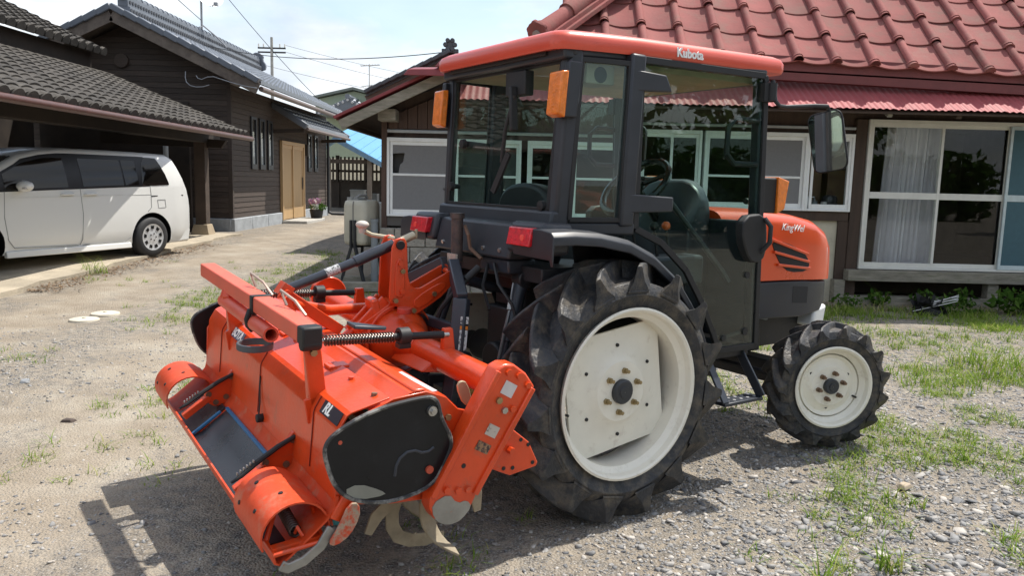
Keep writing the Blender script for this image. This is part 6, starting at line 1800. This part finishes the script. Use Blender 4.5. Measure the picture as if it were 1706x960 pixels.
tp(MB().cyl((-.797, -.06, 1.19), (-.797, .065, 1.19), .014, n=10), 'mast_spacer', ORANGE, .004)
tp(MB().cyl((-.51, -.06, 1.05), (-.51, .065, 1.05), .014, n=10), 'mast_spacer', ORANGE, .004)
tp(MB().beam((-.80, 0, .93), (-.97, 0, .82), .09, .03), 'mast_web', ORANGE, .004)
tp(MB().beam((-.83, -.03, .93), (-.97, -.03, .79), .014, .09, upv=(0, 0, 1)).beam((-.83, .03, .93), (-.97, .03, .79), .014, .09, upv=(0, 0, 1)), 'mast_brace', ORANGE, .004)
# depth adjuster: long dark tube from mast to the rear cover, crank handle on top
ad = tp(MB().tube([(-.80, 0, 1.185), (-.98, 0, 1.112)], .024, 16).tube([(-.97, 0, 1.116), (-1.29, 0, 1.003)], .020, 16), 'depth_tube', mat('black blue tube', (.022, .026, .036), .3, var=.2, coat=.3))
tp(MB().cyl((-1.05, .0, 1.088), (-1.11, 0, 1.067), .0206, n=16), 'tube_label', mat('silver label', (.5, .5, .5), .5, col2=(.1, .1, .1), c2pos=(.5, .55), scale=60)).parent = ad
tp(MB().tube([(-.76, 0, 1.20), (-.70, 0, 1.225)], .018, 10).tube([(-.775, .04, 1.205), (-.86, .10, 1.215), (-.90, .10, 1.235)], .010, 8).cyl((-.69, 0, 1.21), (-.69, 0, 1.25), .007, n=8), 'crank', mat('tan zinc crank', (.48, .42, .30), .45, metal=.5), .0).parent = ad
tp(MB().ball((-.905, .10, 1.262), (.030, .030, .018), 14, 8).cyl((-.905, .10, 1.225), (-.905, .10, 1.25), .014, .018, n=10), 'crank_knob', mat('worn pale knob', (.52, .47, .42), .6)).parent = ad
tp(MB().beam((-1.30, .0, .985), (-1.27, 0, 1.03), .06, .05).cyl((-1.285, -.045, 1.003), (-1.285, .045, 1.003), .012, n=10).tube([(-1.285, -.045, 1.0), (-1.30, -.06, .985), (-1.33, -.05, .985), (-1.31, -.045, 1.01)], .004, 6), 'adjuster_joint', ORANGE, .005)
tp(MB().beam((-1.29, .0, 1.0), (-1.20, 0, .80), .05, .02).beam((-1.02, .05, .80), (-1.28, .05, .99), .03, .05).tube([(-.80, .20, .86), (-1.05, .12, .88), (-1.25, .03, .94)], .024, 12), 'adjuster_arm', ORANGE, .004)
# rear bar, uprights, hand tube
bar = tp(MB().beam((-1.392, -.575, .968), (-1.408, .775, .972), .070, .062, upv=(0, 0, 1)), 'rear_bar', mat('sun bleached orange', (.66, .115, .065), .5, var=.1, scale=6), .006)
tp(MB().beam((-1.391, -.635, .968), (-1.392, -.575, .968), .073, .065).cyl((-1.428, -.612, .938), (-1.355, -.612, .938), .024, n=14), 'end_cap', BLACK, .008).parent = bar
for yy in (-.14, .04):
    for dz in (0, ):
        pass
tp(MB().beam((-1.398, -.075, .967), (-1.398, -.045, .967), .084, .076).tube([(-1.44, -.06, .95), (-1.455, -.065, .91), (-1.45, -.06, .885), (-1.43, -.06, .86)], .012, 8), 'rubber_strap', BLACK, .004)
for y_ in (-.60, .46):
    upn = tp(MB().beam((-1.385, y_, .945), (-1.355, y_, .715), .012, .062, upv=(1, 0, 0)).beam((-1.402, y_ + .02, .945), (-1.385, y_ + .02, .72), .03, .008, upv=(1, 0, 0)), 'upright', ORANGE, .004)
    tp(MB().beam((-1.362, y_, .745), (-1.345, y_, .655), .012, .10, upv=(1, 0, 0)), 'foot_plate', ORANGE, .004).parent = upn
    tp(MB().cyl((-1.38, y_ - .008, .905), (-1.38, y_ - .02, .905), .013, n=6), 'bolt', BRASS).parent = upn
ht = tp(MB().lathe([(.022, -.28), (.030, -.28), (.030, .40), (.022, .40)], 16, 1, c=(-1.425, 0, .895), closed=True), 'hand_tube', MATS['sun bleached orange'])
tp(MB().beam((-1.425, .36, .90), (-1.40, .40, .945), .05, .06).beam((-1.43, .33, .91), (-1.41, .35, .95), .04, .05), 'tube_bracket', ORANGE, .006).parent = ht
tp(MB().lathe([(.058, -.012), (.068, -.012), (.068, .014), (.058, .014)], 20, 2, c=(-1.47, -.23, .845), closed=True), 'grey_loop', mat('grey rubber loop', (.075, .08, .09), .6), .003)
# two wire clips on the bar
for y_ in (.10, -.30):
    tp(MB().tube([(-1.36, y_ + .04, 1.0), (-1.375, y_ + .06, 1.055), (-1.35, y_ - .03, 1.03), (-1.33, y_ - .09, .985)], .006, 6), 'spring_clip', mat('zinc wire', (.42, .32, .26), .4, metal=.6))
# spring rods left and right
for sy in (-1, 1):
    yy = sy * .46
    rod = tp(MB().cyl((-1.345, yy, .905), (-.765, yy, .880), .011, n=10), 'spring_rod', STEEL)
    coil = [(-1.29 + .0118 * (i / 9.) * 1.0, yy + .0185 * math.cos(i * 2 * PI / 9), .9026 + .0185 * math.sin(i * 2 * PI / 9) - .0005 * (i / 9.)) for i in range(9 * 24)]
    tp(MB().tube(coil, .0036, 5), 'coil_spring', MATS['dark spring steel'], 0, 60).parent = rod
    tp(MB().cyl((-1.01, yy, .8915), (-.79, yy, .8815), .015, n=12), 'rod_sleeve', BLACK).parent = rod
    tp(MB().lathe([(.018, -.022), (.034, -.022), (.034, .022), (.018, .022)], 18, 0, c=(-.965, yy, .892), closed=True).box(-.99, -.94, yy - .02, yy + .02, .845, .866), 'rod_stop', BLACK, .002).parent = rod
tp(MB().hexa([(-1.16, -.44, .93), (-1.03, -.44, .915), (-1.03, -.40, .915), (-1.16, -.36, .93)], [(-1.16, -.44, .945), (-1.02, -.43, .925), (-1.02, -.41, .925), (-1.16, -.36, .945)]), 'stop_wedge', NAVY, .004)
# rotor with curved tines
rot = tp(MB().cyl((-1.02, -.84, .42), (-1.02, .84, .42), .045, n=18), 'rotor_shaft', DARK)
def tine(yc, ang, bend, m):
    d0 = Vector((math.cos(ang), 0, math.sin(ang))); d1 = Vector((-math.sin(ang), 0, math.cos(ang)))
    c0 = Vector((-1.02, yc, .42))
    rings = []
    for k in range(9):
        t = k / 8
        th = t * 1.25
        p_ = c0 + d0 * (.04 + .20 * math.sin(th) / math.sin(1.25) * (1)) + d1 * (.17 * (1 - math.cos(th))) + Vector((0, bend * .07 * t ** 3, 0))
        tg = (d0 * math.cos(th) + d1 * math.sin(th)).normalized()
        wv = (d1 * math.cos(th) - d0 * math.sin(th)).normalized()
        w_ = .022 + .012 * math.sin(PI * min(t * 1.1, 1)); th_ = .005
        nv = (Vector((0, 1, 0)) * (1 - .8 * t * abs(bend)) + wv * .8 * t * bend).normalized()
        wv2 = tg.cross(nv).normalized()
        rings.append([p_ + wv2 * w_ + nv * th_, p_ - wv2 * w_ + nv * th_, p_ - wv2 * w_ - nv * th_, p_ + wv2 * w_ - nv * th_])
    tp(MB().loft(rings), 'tine', m, .002).parent = rot
k = 0
for yc in np.linspace(-.80, .80, 15):
    for a in (R(-95 + (k * 47) % 180), R(100 + (k * 61) % 120)):
        tine(yc, a, 1 if k % 2 else -1, TEAL if k % 5 == 2 else TINE)
        k += 1
def hook_tine(pts, y_, m):
    w_ = .026; A = []; B = []
    P = [Vector(p) for p in pts]
    for i, p in enumerate(P):
        d = (P[min(i + 1, len(P) - 1)] - P[max(i - 1, 0)]).normalized()
        n_ = Vector((-d.y, d.x)); k_ = 1 - .45 * (i == len(P) - 1)
        A.append(tuple(p + n_ * w_ * k_)); B.append(tuple(p - n_ * w_ * k_))
    tp(MB().prism(A + B[::-1], 1, y_ - .005, y_ + .005), 'tine', m, .002).parent = rot
hook_tine([(-1.05, .41), (-1.09, .35), (-1.108, .29), (-1.105, .235), (-1.08, .19), (-1.03, .162), (-.96, .150), (-.885, .152)], -.70, TINE)
hook_tine([(-.99, .45), (-.93, .45), (-.865, .42), (-.83, .36), (-.82, .29)], -.83, TINE)
hook_tine([(-1.05, .40), (-1.13, .36), (-1.19, .31), (-1.22, .25)], -.74, TINE)
hook_tine([(-1.05, .40), (-1.15, .40), (-1.24, .37), (-1.28, .31), (-1.29, .25)], -.62, TEAL)
# decals on the rear cover
EZD = (.518, 0, .855)
tdecal((-1.3705, .42, .7352), (0, -1, 0), EZD, .25, .046, mat('blue grey badge', (.10, .12, .18), .5, var=.05), 'badge', rear)
lettering('KUBOTA', .052, WHITE, rear, (-1.3727 - OX, .42, .7366 - .14), (0, -1, 0), EZD, depth=.0008, offset=.0015)
tdecal((-1.3705, -.76, .7352), (0, -1, 0), EZD, .16, .046, mat('dark badge', (.03, .022, .03), .4, var=.05), 'badge', rear)
lettering('RL', .052, WHITE, rear, (-1.3727 - OX, -.73, .7366 - .14), (0, -1, 0), EZD, shear=.2, depth=.0008, offset=.0015)
tp(MB().cyl((-1.395, -.085, .50), (-1.425, -.085, .50), .018, n=10), 'rubber_plug', BLACK, .003)
tp(MB().tube([(-1.392, -.03, .66), (-1.396, -.035, .62), (-1.403, -.06, .56), (-1.415, -.085, .515)], .003, 6), 'cord', BLACK)
tp(MB().beam((-1.06, -.62, .799), (-1.03, -.84, .787), .03, .004), 'printed_label', FADED)

# bolts along the hood crest and hinge line
for i in range(9):
    y_ = -.80 + i * .2
    tp(MB().cyl((-1.235, y_, .784), (-1.235, y_, .799), .011, n=6), 'bolt', ORANGE if i % 3 else RUSTB)
for y_ in (-.42, .12, .66):
    tp(MB().box(-1.26, -1.18, y_ - .03, y_ + .03, .785, .797), 'hinge_plate', ORANGE, .003)
# ================================================================== WHITE VAN
VA = R(22)
vd = Vector((math.sin(VA), math.cos(VA), 0))           # toward the rear of the van
VP = Vector((-5.692, 12.45, .155))                       # rear wheel contact, yard side
# van frame: local +x forward, local +y left (yard side is the van's left? the visible flank is y<0)
van = thing('parked_van', 'white minivan with dark windows parked under the carport', 'van')
fwd = -vd; sidev = Vector((math.cos(VA), -math.sin(VA), 0))  # outward from the visible flank
mv = Matrix((fwd, sidev, Vector((0, 0, 1)))).transposed().to_4x4()
mv.translation = VP
# right handed check: fwd x sidev must be +z
if fwd.cross(sidev).z < 0: print('van frame is mirrored')
van.matrix_world = mv
VW = mat('white car paint', (.78, .78, .75), .25, var=.004, coat=.5, rvar=.01)
VT = mat('black trim', (.010, .010, .011), .35, var=.2, spec=.35)
SEAM = mat('panel gap', (.30, .30, .29), .7)
# visible flank lies at y=0.02; other flank at y=-1.70; centre yc
YC, HWV = -.84, .86
top = [(-.815, .80), (-.80, 1.0), (-.74, 1.2), (-.62, 1.46), (-.56, 1.56), (-.45, 1.615), (.10, 1.63), (.70, 1.635), (1.32, 1.632), (1.75, 1.59), (2.05, 1.52), (2.45, 1.32), (2.80, 1.10), (3.05, 1.0), (3.35, .92), (3.58, .80), (3.68, .62)]
def ztop(s_):
    for (a, za), (b_, zb) in zip(top, top[1:]):
        if a <= s_ <= b_: return za + (zb - za) * (s_ - a) / (b_ - a)
    return top[0][1] if s_ < top[0][0] else top[-1][1]
def belt(s_): return 1.135 - .035 * (s_ + .6)
def flank(s_, z_):
    """half width at station s and height z"""
    e = 1 - .10 * smo(2.9, 3.7, s_) - .05 * smo(-.45, -.82, s_)
    zb = belt(s_)
    if z_ <= zb: w_ = HWV - .02 + .02 * math.sin(PI * min(1, max(0, (z_ - .15) / (zb - .15)))) - .05 * smo(.30, .18, z_)
    else: w_ = HWV - .02 - .145 * ((z_ - zb) / .5) ** 1.25
    return w_ * e
def vsec(s_):
    zt = ztop(s_); zb = min(belt(s_), zt - .12)
    zlow = .20 + .10 * smo(-.5, -.85, s_) * 0 + .06 * smo(3.2, 3.7, s_)
    zs_ = [zlow, zlow + .05, .45, .75, zb - .04, zb, zb + (zt - zb) * .35, zb + (zt - zb) * .7, zt - .05]
    half = [(flank(s_, z_), z_) for z_ in zs_]
    wt = flank(s_, zt - .05)
    half += [(wt - .025, zt - .018), (wt - .07, zt - .002), (wt * .4, zt + .010)]
    return [(s_, YC + y_, z_) for y_, z_ in half] + [(s_, YC - y_, z_) for y_, z_ in reversed(half)]
stations = [-.815, -.805, -.77, -.70, -.62, -.56, -.45, -.1, .1, .4, .7, 1.0, 1.32, 1.6, 1.75, 2.05, 2.3, 2.6, 2.8, 3.05, 3.35, 3.58, 3.68]
vb = MB().loft([vsec(s_) for s_ in stations])
body = vb.build('body', VW, van, 0, 50)
cut = MB()
for s_ in (0, 2.785): cut.cyl((s_, .4, .315), (s_, -2.2, .315), .385, n=40)
co = cut.build('tmp_cut', VT, van)
bpy.context.view_layer.update()
bo = body.modifiers.new('arch', 'BOOLEAN'); bo.object = co; bo.operation = 'DIFFERENCE'; bo.solver = 'EXACT'
bpy.context.view_layer.update()
nm = bpy.data.meshes.new_from_object(body.evaluated_get(bpy.context.evaluated_depsgraph_get()))
body.modifiers.clear(); body.data = nm
bpy.data.objects.remove(co)
nm.materials.clear(); nm.materials.append(VW); nm.materials.append(VT)
for p in nm.polygons:
    c_ = p.center; d0 = min(math.hypot(c_.x, c_.z - .315), math.hypot(c_.x - 2.785, c_.z - .315))
    n_ = p.normal
    p.material_index = 1 if (d0 < .392 and abs(n_.y) < .5) else 0
    p.use_smooth = True
nm.set_sharp_from_angle(angle=R(40))
def flank_patch(name, m, poly, off=.005, par=None, cols_=14, rows=5):
    """curved panel lying on the flank: poly gives (s, zlow, zhigh) columns"""
    for side in (1, -1):
        b = MB()
        rings = []
        for (s_, z0, z1) in poly:
            rings.append([(s_, YC + side * (flank(s_, z0 + (z1 - z0) * j / rows) + off), z0 + (z1 - z0) * j / rows) for j in range(rows + 1)])
        b.loft(rings, closed=False, caps=False)
        o_ = b.build(name, m, par or body, 0, 40, fix=False)
    return o_
def lerp_cols(a, b_, z0a, z0b, z1f, n=10):
    return [(a + (b_ - a) * i / n, z0a + (z0b - z0a) * i / n, z1f(a + (b_ - a) * i / n)) for i in range(n + 1)]
bl = lambda s_: belt(s_) + .005
# black window surround, then glazing
flank_patch('window_surround', VT, [(s_, bl(s_) - .01, min(ztop(s_) - .06, 1.56)) for s_ in np.linspace(.02, 2.05, 16)] + [(s_, bl(s_) - .01, max(bl(s_), ztop(s_) - .075)) for s_ in np.linspace(2.15, 2.55, 5)], .004)
DG2 = mat('dark van glass', (.008, .007, .006), .05, var=.2, spec=.4, rvar=.02)
flank_patch('front_side_window', DG2, [(s_, bl(s_) + .02, min(ztop(s_) - .11, 1.49)) for s_ in np.linspace(1.44, 2.0, 8)] + [(s_, bl(s_) + .02, ztop(s_) - .11) for s_ in np.linspace(2.08, 2.36, 5)], .008)
flank_patch('sliding_door_window', DG2, [(s_, bl(s_) + .02, 1.495) for s_ in np.linspace(.50, 1.20, 8)], .008)
flank_patch('sliding_door_window', DG2, [(s_, bl(s_) + .02, 1.495) for s_ in np.linspace(.22, .47, 4)], .008)
flank_patch('rear_quarter_window', DG2, [(-.37, bl(-.37), 1.16), (-.33, bl(-.33), 1.30), (-.27, bl(-.27), 1.44), (-.21, bl(-.2), 1.545), (-.05, bl(0), 1.552), (.02, bl(0), 1.552), (.10, bl(.1), 1.45), (.14, bl(.1), 1.25), (.16, bl(.1), 1.14)], .007)
# seams, slide rail, handles, fuel flap, sill
def seam(pts, w_=.008, m=SEAM, name='door_seam'):
    b = MB()
    for (s0, z0), (s1, z1) in zip(pts, pts[1:]):
        p0 = (s0, YC + flank(s0, z0) + .001, z0); p1 = (s1, YC + flank(s1, z1) + .001, z1)
        b.beam(p0, p1, w_, .006, upv=(0, 1, 0))
    return b.build(name, m, body)
seam([(2.37, 1.03), (2.40, .7), (2.36, .40), (2.28, .29), (1.32, .27)])
seam([(1.255, 1.07), (1.235, .7), (1.26, .35), (1.30, .27)])
seam([(1.25, .27), (.52, .27), (.42, .33)])
seam([(.01, 1.12), (.0, .98), (.01, .78), (.08, .72)])
seam([(.0, .955), (-.68, .965)], .016, VT, 'slide_rail')
seam([(-.12, .90), (-.27, .90), (-.28, .775), (-.13, .77), (-.12, .90)], .005, SEAM, 'fuel_flap')
seam([(2.30, .95), (.0, .985)], .004, mat('crease shade tint', (.62, .62, .59), .4), 'crease_shade_strip')  # greyer strip paints the shading of the door crease into the flank colour
for s_ in (1.47, 1.10):
    z_ = .985
    MB().tube([(s_ + .10, YC + flank(s_, z_) - .004, z_), (s_ + .085, YC + flank(s_, z_) + .03, z_ + .004), (s_ - .085, YC + flank(s_, z_) + .03, z_ + .008), (s_ - .10, YC + flank(s_, z_) - .004, z_ + .008)], .016, 8).build('door_handle', VW, body)
MB().hexa([(.42, YC + .80, .17), (2.40, YC + .80, .16), (2.40, YC + .875, .165), (.42, YC + .875, .175)], [(.42, YC + .80, .26), (2.40, YC + .80, .25), (2.40, YC + .862, .25), (.42, YC + .862, .255)]).build('side_skirt', VW, body, .012)
MB().loft([[(x_, YC + sy * (.86 - .05 * (abs(x_ + .62) > .1)), z_) for x_, z_ in ((-.42, .20), (-.80, .22), (-.83, .40), (-.81, .48), (-.42, .46))] for sy in (1, -1)]).build('rear_bumper', VW, body, .02)
# door mirror with turn strip
vm = MB().ball((2.17, YC + .96, 1.105), (.085, .13, .075), 16, 10).beam((2.15, YC + .84, 1.05), (2.16, YC + .93, 1.06), .06, .04).build('door_mirror', VW, body)
MB().box(2.20, 2.245, YC + 1.0, YC + 1.06, 1.065, 1.09).build('turn_lamp', mat('clear lamp', (.5, .48, .45), .2), vm, .004)
# windscreen, bonnet grille and headlamps at the nose
rows_ = []
for s_ in (2.12, 2.3, 2.45, 2.6, 2.76):
    zt = ztop(s_); wt = flank(s_, zt - .05) - .09
    rows_.append([(s_, YC + wt * q_, zt + .006 + .010 * (1 - q_ * q_)) for q_ in (1, .6, .2, -.2, -.6, -1)])
MB().loft(rows_, closed=False, caps=False).build('windscreen', DG2, body, 0, 60)
for sd in (1, -1):
    MB().hexa([(3.30, YC + sd * .735, .66), (3.60, YC + sd * .60, .66), (3.56, YC + sd * .45, .66), (3.30, YC + sd * .60, .66)], [(3.28, YC + sd * .74, .80), (3.585, YC + sd * .59, .77), (3.54, YC + sd * .45, .77), (3.28, YC + sd * .6, .80)]).build('headlamp', mat('headlamp lens', (.55, .57, .58), .12, var=.2, scale=20), body, .01)
MB().box(3.60, 3.695, YC - .42, YC + .42, .46, .60).build('front_grille', VT, body, .01)
# lamps and rear glass
MB().hexa([(-.70, YC + .80, .72), (-.785, YC + .60, .72), (-.76, YC + .60, .72), (-.66, YC + .80, .72)], [(-.60, YC + .76, 1.12), (-.705, YC + .58, 1.12), (-.68, YC + .58, 1.12), (-.56, YC + .76, 1.12)]).build('tail_lamp', REDLENS, body, .01)
# wheels
CHROME = mat('silver wheel cover', (.72, .73, .74), .35, metal=.4, var=.08)
vt = MB().lathe([(.205, .0), (.215, -.01), (.26, -.012), (.30, .005), (.313, .03), (.315, .09), (.313, .17), (.30, .195), (.25, .205), (.20, .19)], 40, 1)
w0 = vt.build('wheel', mat('car tyre rubber', (.03, .03, .031), .7, var=.2), van)
b = MB().lathe([(.001, -.004), (.05, -.006), (.09, .004), (.19, .0), (.207, -.006), (.213, .004), (.205, .05)], 40, 1)
cov = b.build('wheel_cover', CHROME, w0)
for k in range(9):
    a = 2 * PI * k / 9 + .2
    c_, s_ = math.cos(a), math.sin(a)
    e1 = Vector((c_, 0, s_)); e2 = Vector((-s_, 0, c_))
    q_ = [e1 * r_ + e2 * t_ for r_, t_ in ((.128, -.022), (.175, -.03), (.175, .03), (.128, .022))]
    MB().hexa([p + Vector((0, -.006, 0)) for p in q_], [p + Vector((0, .003, 0)) for p in q_]).build('cover_slot', VT, w0)
for k in range(5):
    a = 2 * PI * k / 5
    MB().cyl((.055 * math.cos(a), -.012, .055 * math.sin(a)), (.055 * math.cos(a), .0, .055 * math.sin(a)), .011, n=6).build('wheel_nut', VT, w0)
ws = [w0] + [copy_tree(w0, van) for _ in range(3)]
for o_, (s_, sd, sp_) in zip(ws, ((0, 1, 0), (2.785, 1, .4), (0, -1, .2), (2.785, -1, .7))):
    m_ = Matrix.Rotation(PI if sd > 0 else 0, 4, 'Z') @ Matrix.Rotation(sp_, 4, 'Y')
    m_.translation = (s_, YC + sd * .855, .315)
    o_.matrix_local = m_
van.matrix_world = mv

# ================================================================== SPRAY TANK ON STAND
TANKM = mat('pale beige plastic tank', (.50, .47, .38), .5, var=.08, scale=6, col2=(.36, .33, .27), c2pos=(.6, .85))
tk = thing('tank_on_stand', 'beige plastic tank on four black steel legs beside the farmhouse', 'tank', (-2.02, 10.55, ground_z(-2.02, 10.55)), R(-22))
TKD = -.13
def tank_ring(z_, ins): return [(x_, y_, z_ + TKD) for x_, y_ in rrect(0, 0, .36 - ins, .40 - ins, .07)]
tb_ = MB().loft([tank_ring(.66, .06), tank_ring(.68, .015), tank_ring(.72, 0), tank_ring(1.17, .0), tank_ring(1.23, .02), tank_ring(1.25, .07)]).build('tank', TANKM, tk, .0, 50)
MB().tube([(-.005, -.203, .72 + TKD), (-.005, -.206, 1.18 + TKD), (-.005, -.19, 1.235 + TKD)], .008, 6).build('mould_seam', mat('grey seam', (.22, .21, .19), .6), tb_)
MB().box(-.06, .02, -.13, .10, 1.248 + TKD, 1.275 + TKD).tube([(-.02, -.12, 1.27 + TKD), (-.01, -.04, 1.31 + TKD), (0, .08, 1.31 + TKD), (.01, .12, 1.27 + TKD)], .018, 8).cyl((-.10, -.12, 1.245 + TKD), (-.10, -.12, 1.285 + TKD), .045, n=16).build('carry_handle', mat('grey handle', (.25, .25, .24), .6), tb_, .006)
b_leg = mat('black painted angle steel', (.018, .019, .022), .5)
for (x0, y0, x1, y1) in ((-.03, -.21, -.17, -.26), (.03, -.21, .22, -.27), (-.10, .16, -.16, .24), (.12, .16, .20, .24)):
    MB().beam((x0, y0, .86 if y0 < 0 else .57), (x0, y0, .49), .045, .03).beam((x0, y0, .51), (x1, y1, .0), .04, .035).box(x1 - .04, x1 + .04, y1 - .03, y1 + .03, .0, .012).build('leg', b_leg, tk, .004)
MB().beam((-.18, 0, .515), (.18, 0, .515), .06, .025).beam((0, -.21, .51), (0, .2, .51), .06, .025).build('cradle', b_leg, tk)
# boiler-like box, pipe and timber edging beside the house
t = thing('outdoor_unit', 'pale louvred outdoor unit standing behind the beige tank', 'outdoor unit', (-2.0, 11.35, ground_z(-2.0, 11.35) - .02))
MB().box(-.02, .28, -.15, .15, .05, 1.08).build('cabinet', mat('pale grey cabinet', (.52, .52, .48), .5), t, .012)
for i in range(8): MB().box(.0, .26, -.158, -.15, .25 + i * .045, .272 + i * .045).build('louvre', mat('louvre grey', (.38, .38, .36), .6), t)
MB().box(-.04, .30, -.17, .17, 0, .05).build('plinth', CONCG, t)
t = MB().cyl((0, 0, -.02), (0, 0, .90), .045, n=14).cyl((0, 0, .86), (0, 0, .90), .052, n=14).build('drain_pipe', mat('grey vinyl pipe', (.20, .22, .235), .5), loc=(-1.80, 10.25, ground_z(-1.8, 10.25)))
tag(t, 'grey vinyl pipe standing at the farmhouse corner behind the tank', 'pipe')
for i, (a, c_, lb) in enumerate((((-2.75, 9.75), (-1.35, 10.0), 'front timber edging board on the grass below the tank'), ((-2.6, 10.35), (-1.5, 10.52), 'rear timber edging board behind the tank legs'))):
    z_ = ground_z(*a)
    o_ = MB().beam((0, 0, .05), (c_[0] - a[0], c_[1] - a[1], .05), .10, .12).build('edging_board', GREYWOOD, bevel=.008, loc=(a[0], a[1], z_ - .01))
    tag(o_, lb, 'timber', 'timber edging below the tank')

# ================================================================== PLANTS AND ODDS BY THE HOUSE
def leafy(px, py, n, rx, rz_, size, seed, label_, zc=None, cat='plant', name='weed_plant'):
    t = thing(name, label_, cat, (px, py, ground_z(px, py) - .03), 0)
    V, F = leaf_cloud((0, 0, rz_), (rx, rx * .6, rz_), n, size, seed)
    V[:, 2] = np.maximum(V[:, 2], .01)
    np_obj('leaves', V, F, LEAF).parent = t
    b = MB()
    g = random.Random(seed)
    for i in range(7):
        a = g.random() * 6.28
        b.tube([(0, 0, 0), (math.cos(a) * rx * .3, math.sin(a) * rx * .2, rz_), (math.cos(a) * rx * .7, math.sin(a) * rx * .4, rz_ * 1.6)], [.006, .004, .002], 5)
    b.build('stems', mat('green stems', (.10, .14, .04), .7), t)
    return t
leafy(4.80, 10.22, 45, .16, .12, .05, 41, 'small leafy plant at the left end of the ground beam')
leafy(5.35, 10.24, 70, .16, .13, .05, 42, 'small leafy plant below the curtain window')
leafy(5.85, 10.22, 60, .2, .13, .05, 43, 'leafy plant growing through the crawl gap mid door')
leafy(6.35, 9.75, 220, .40, .17, .055, 44, 'bushy dark weed clump under the sliding doors')
leafy(7.0, 9.8, 420, .50, .20, .06, 45, 'bushy weeds at the right edge below the blue sash')
leafy(4.30, 9.95, 110, .26, .10, .03, 46, 'dry low weeds at the plaster wall corner')
leafy(5.5, 9.75, 200, .45, .11, .03, 47, 'low straggly weeds along the bare strip below the doors')
bx, by, bh = tufts(np.array([4.3, 4.9, 5.6, 6.3, 6.9, 7.3, 3.9]), np.array([9.5, 9.4, 9.5, 9.3, 9.5, 9.4, 9.3]), 60, .4, .05, .20)
V, F = blades(bx, by, bh, .010, .4 + .7 * rng.random(len(bx)))
o_ = np_obj('tall_grass', V, F, GRASS)
tag(o_, 'taller grass fringe along the foot of the farmhouse', 'grass', kind='stuff')
bx, by, bh = tufts(np.linspace(3.2, 7.6, 16), 9.9 + .2 * rng.random(16), 60, .35, .04, .20)
V, F = blades(bx, by, bh, .008, .8 + .9 * rng.random(len(bx)))
o_ = np_obj('dead_grass', V, F, DRY)
tag(o_, 'dry straw coloured dead grass below the ground beam', 'grass', kind='stuff')
g = grass_tuft(4.68, 9.85, 'single tall reed-like blade clump before the ground beam', .02, 7, .35, .55)
t = thing('scrap_pile', 'broken black umbrella lying in the weeds below the doors', 'umbrella', (5.1, 9.55, -.01))
b = MB()
for i in range(5): b.cyl((-.2 + i * .05, .0, .03 + .03 * i), (.28 + i * .03, .05 * i - .1, .18 + .03 * (i % 3)), .006, n=5)
b.build('ribs', STEEL, t)
V, F = leaf_cloud((0, 0, .1), (.2, .1, .09), 26, .12, 77)
np_obj('cloth', V, F, BLACK).parent = t
# stray larger stones and a bark chip on the dirt
for i, (px, py, s_, lb) in enumerate(((-2.62, 4.55, .045, 'dark bark chip lying alone on the tan dirt at left'), (-1.05, 2.42, .07, 'flat grey stone in the tiller shadow at the bottom'), (-.62, 2.62, .06, 'grey stone below the tiller ear'), (1.95, 3.72, .04, 'flat tan stone right under the front wheel'), (-3.4, 5.4, .05, 'small pale grey stone on the dirt track'))):
    z_ = ground_z(px, py)
    b = MB().hexa([(-1, -.6, -.3), (.9, -.7, -.3), (1.1, .5, -.3), (-.8, .7, -.3)], [(-.7, -.4, .25), (.5, -.5, .35), (.8, .3, .2), (-.5, .5, .3)])
    b.v = [(x_ * s_, y_ * s_, z2 * s_) for x_, y_, z2 in b.v]
    o_ = b.build('stone', mat('bark brown', (.07, .05, .04), .8) if i == 0 else (mat('tan stone', (.42, .34, .25), .85) if i == 3 else mat('flat grey stone', (.24, .25, .26), .85, bump=.3)), bevel=.005, loc=(px, py, z_ - .005))
    o_.rotation_euler = (0, 0, i * 1.3)
    tag(o_, lb, 'stone', 'single stones on the dirt')
bpy.context.view_layer.update()
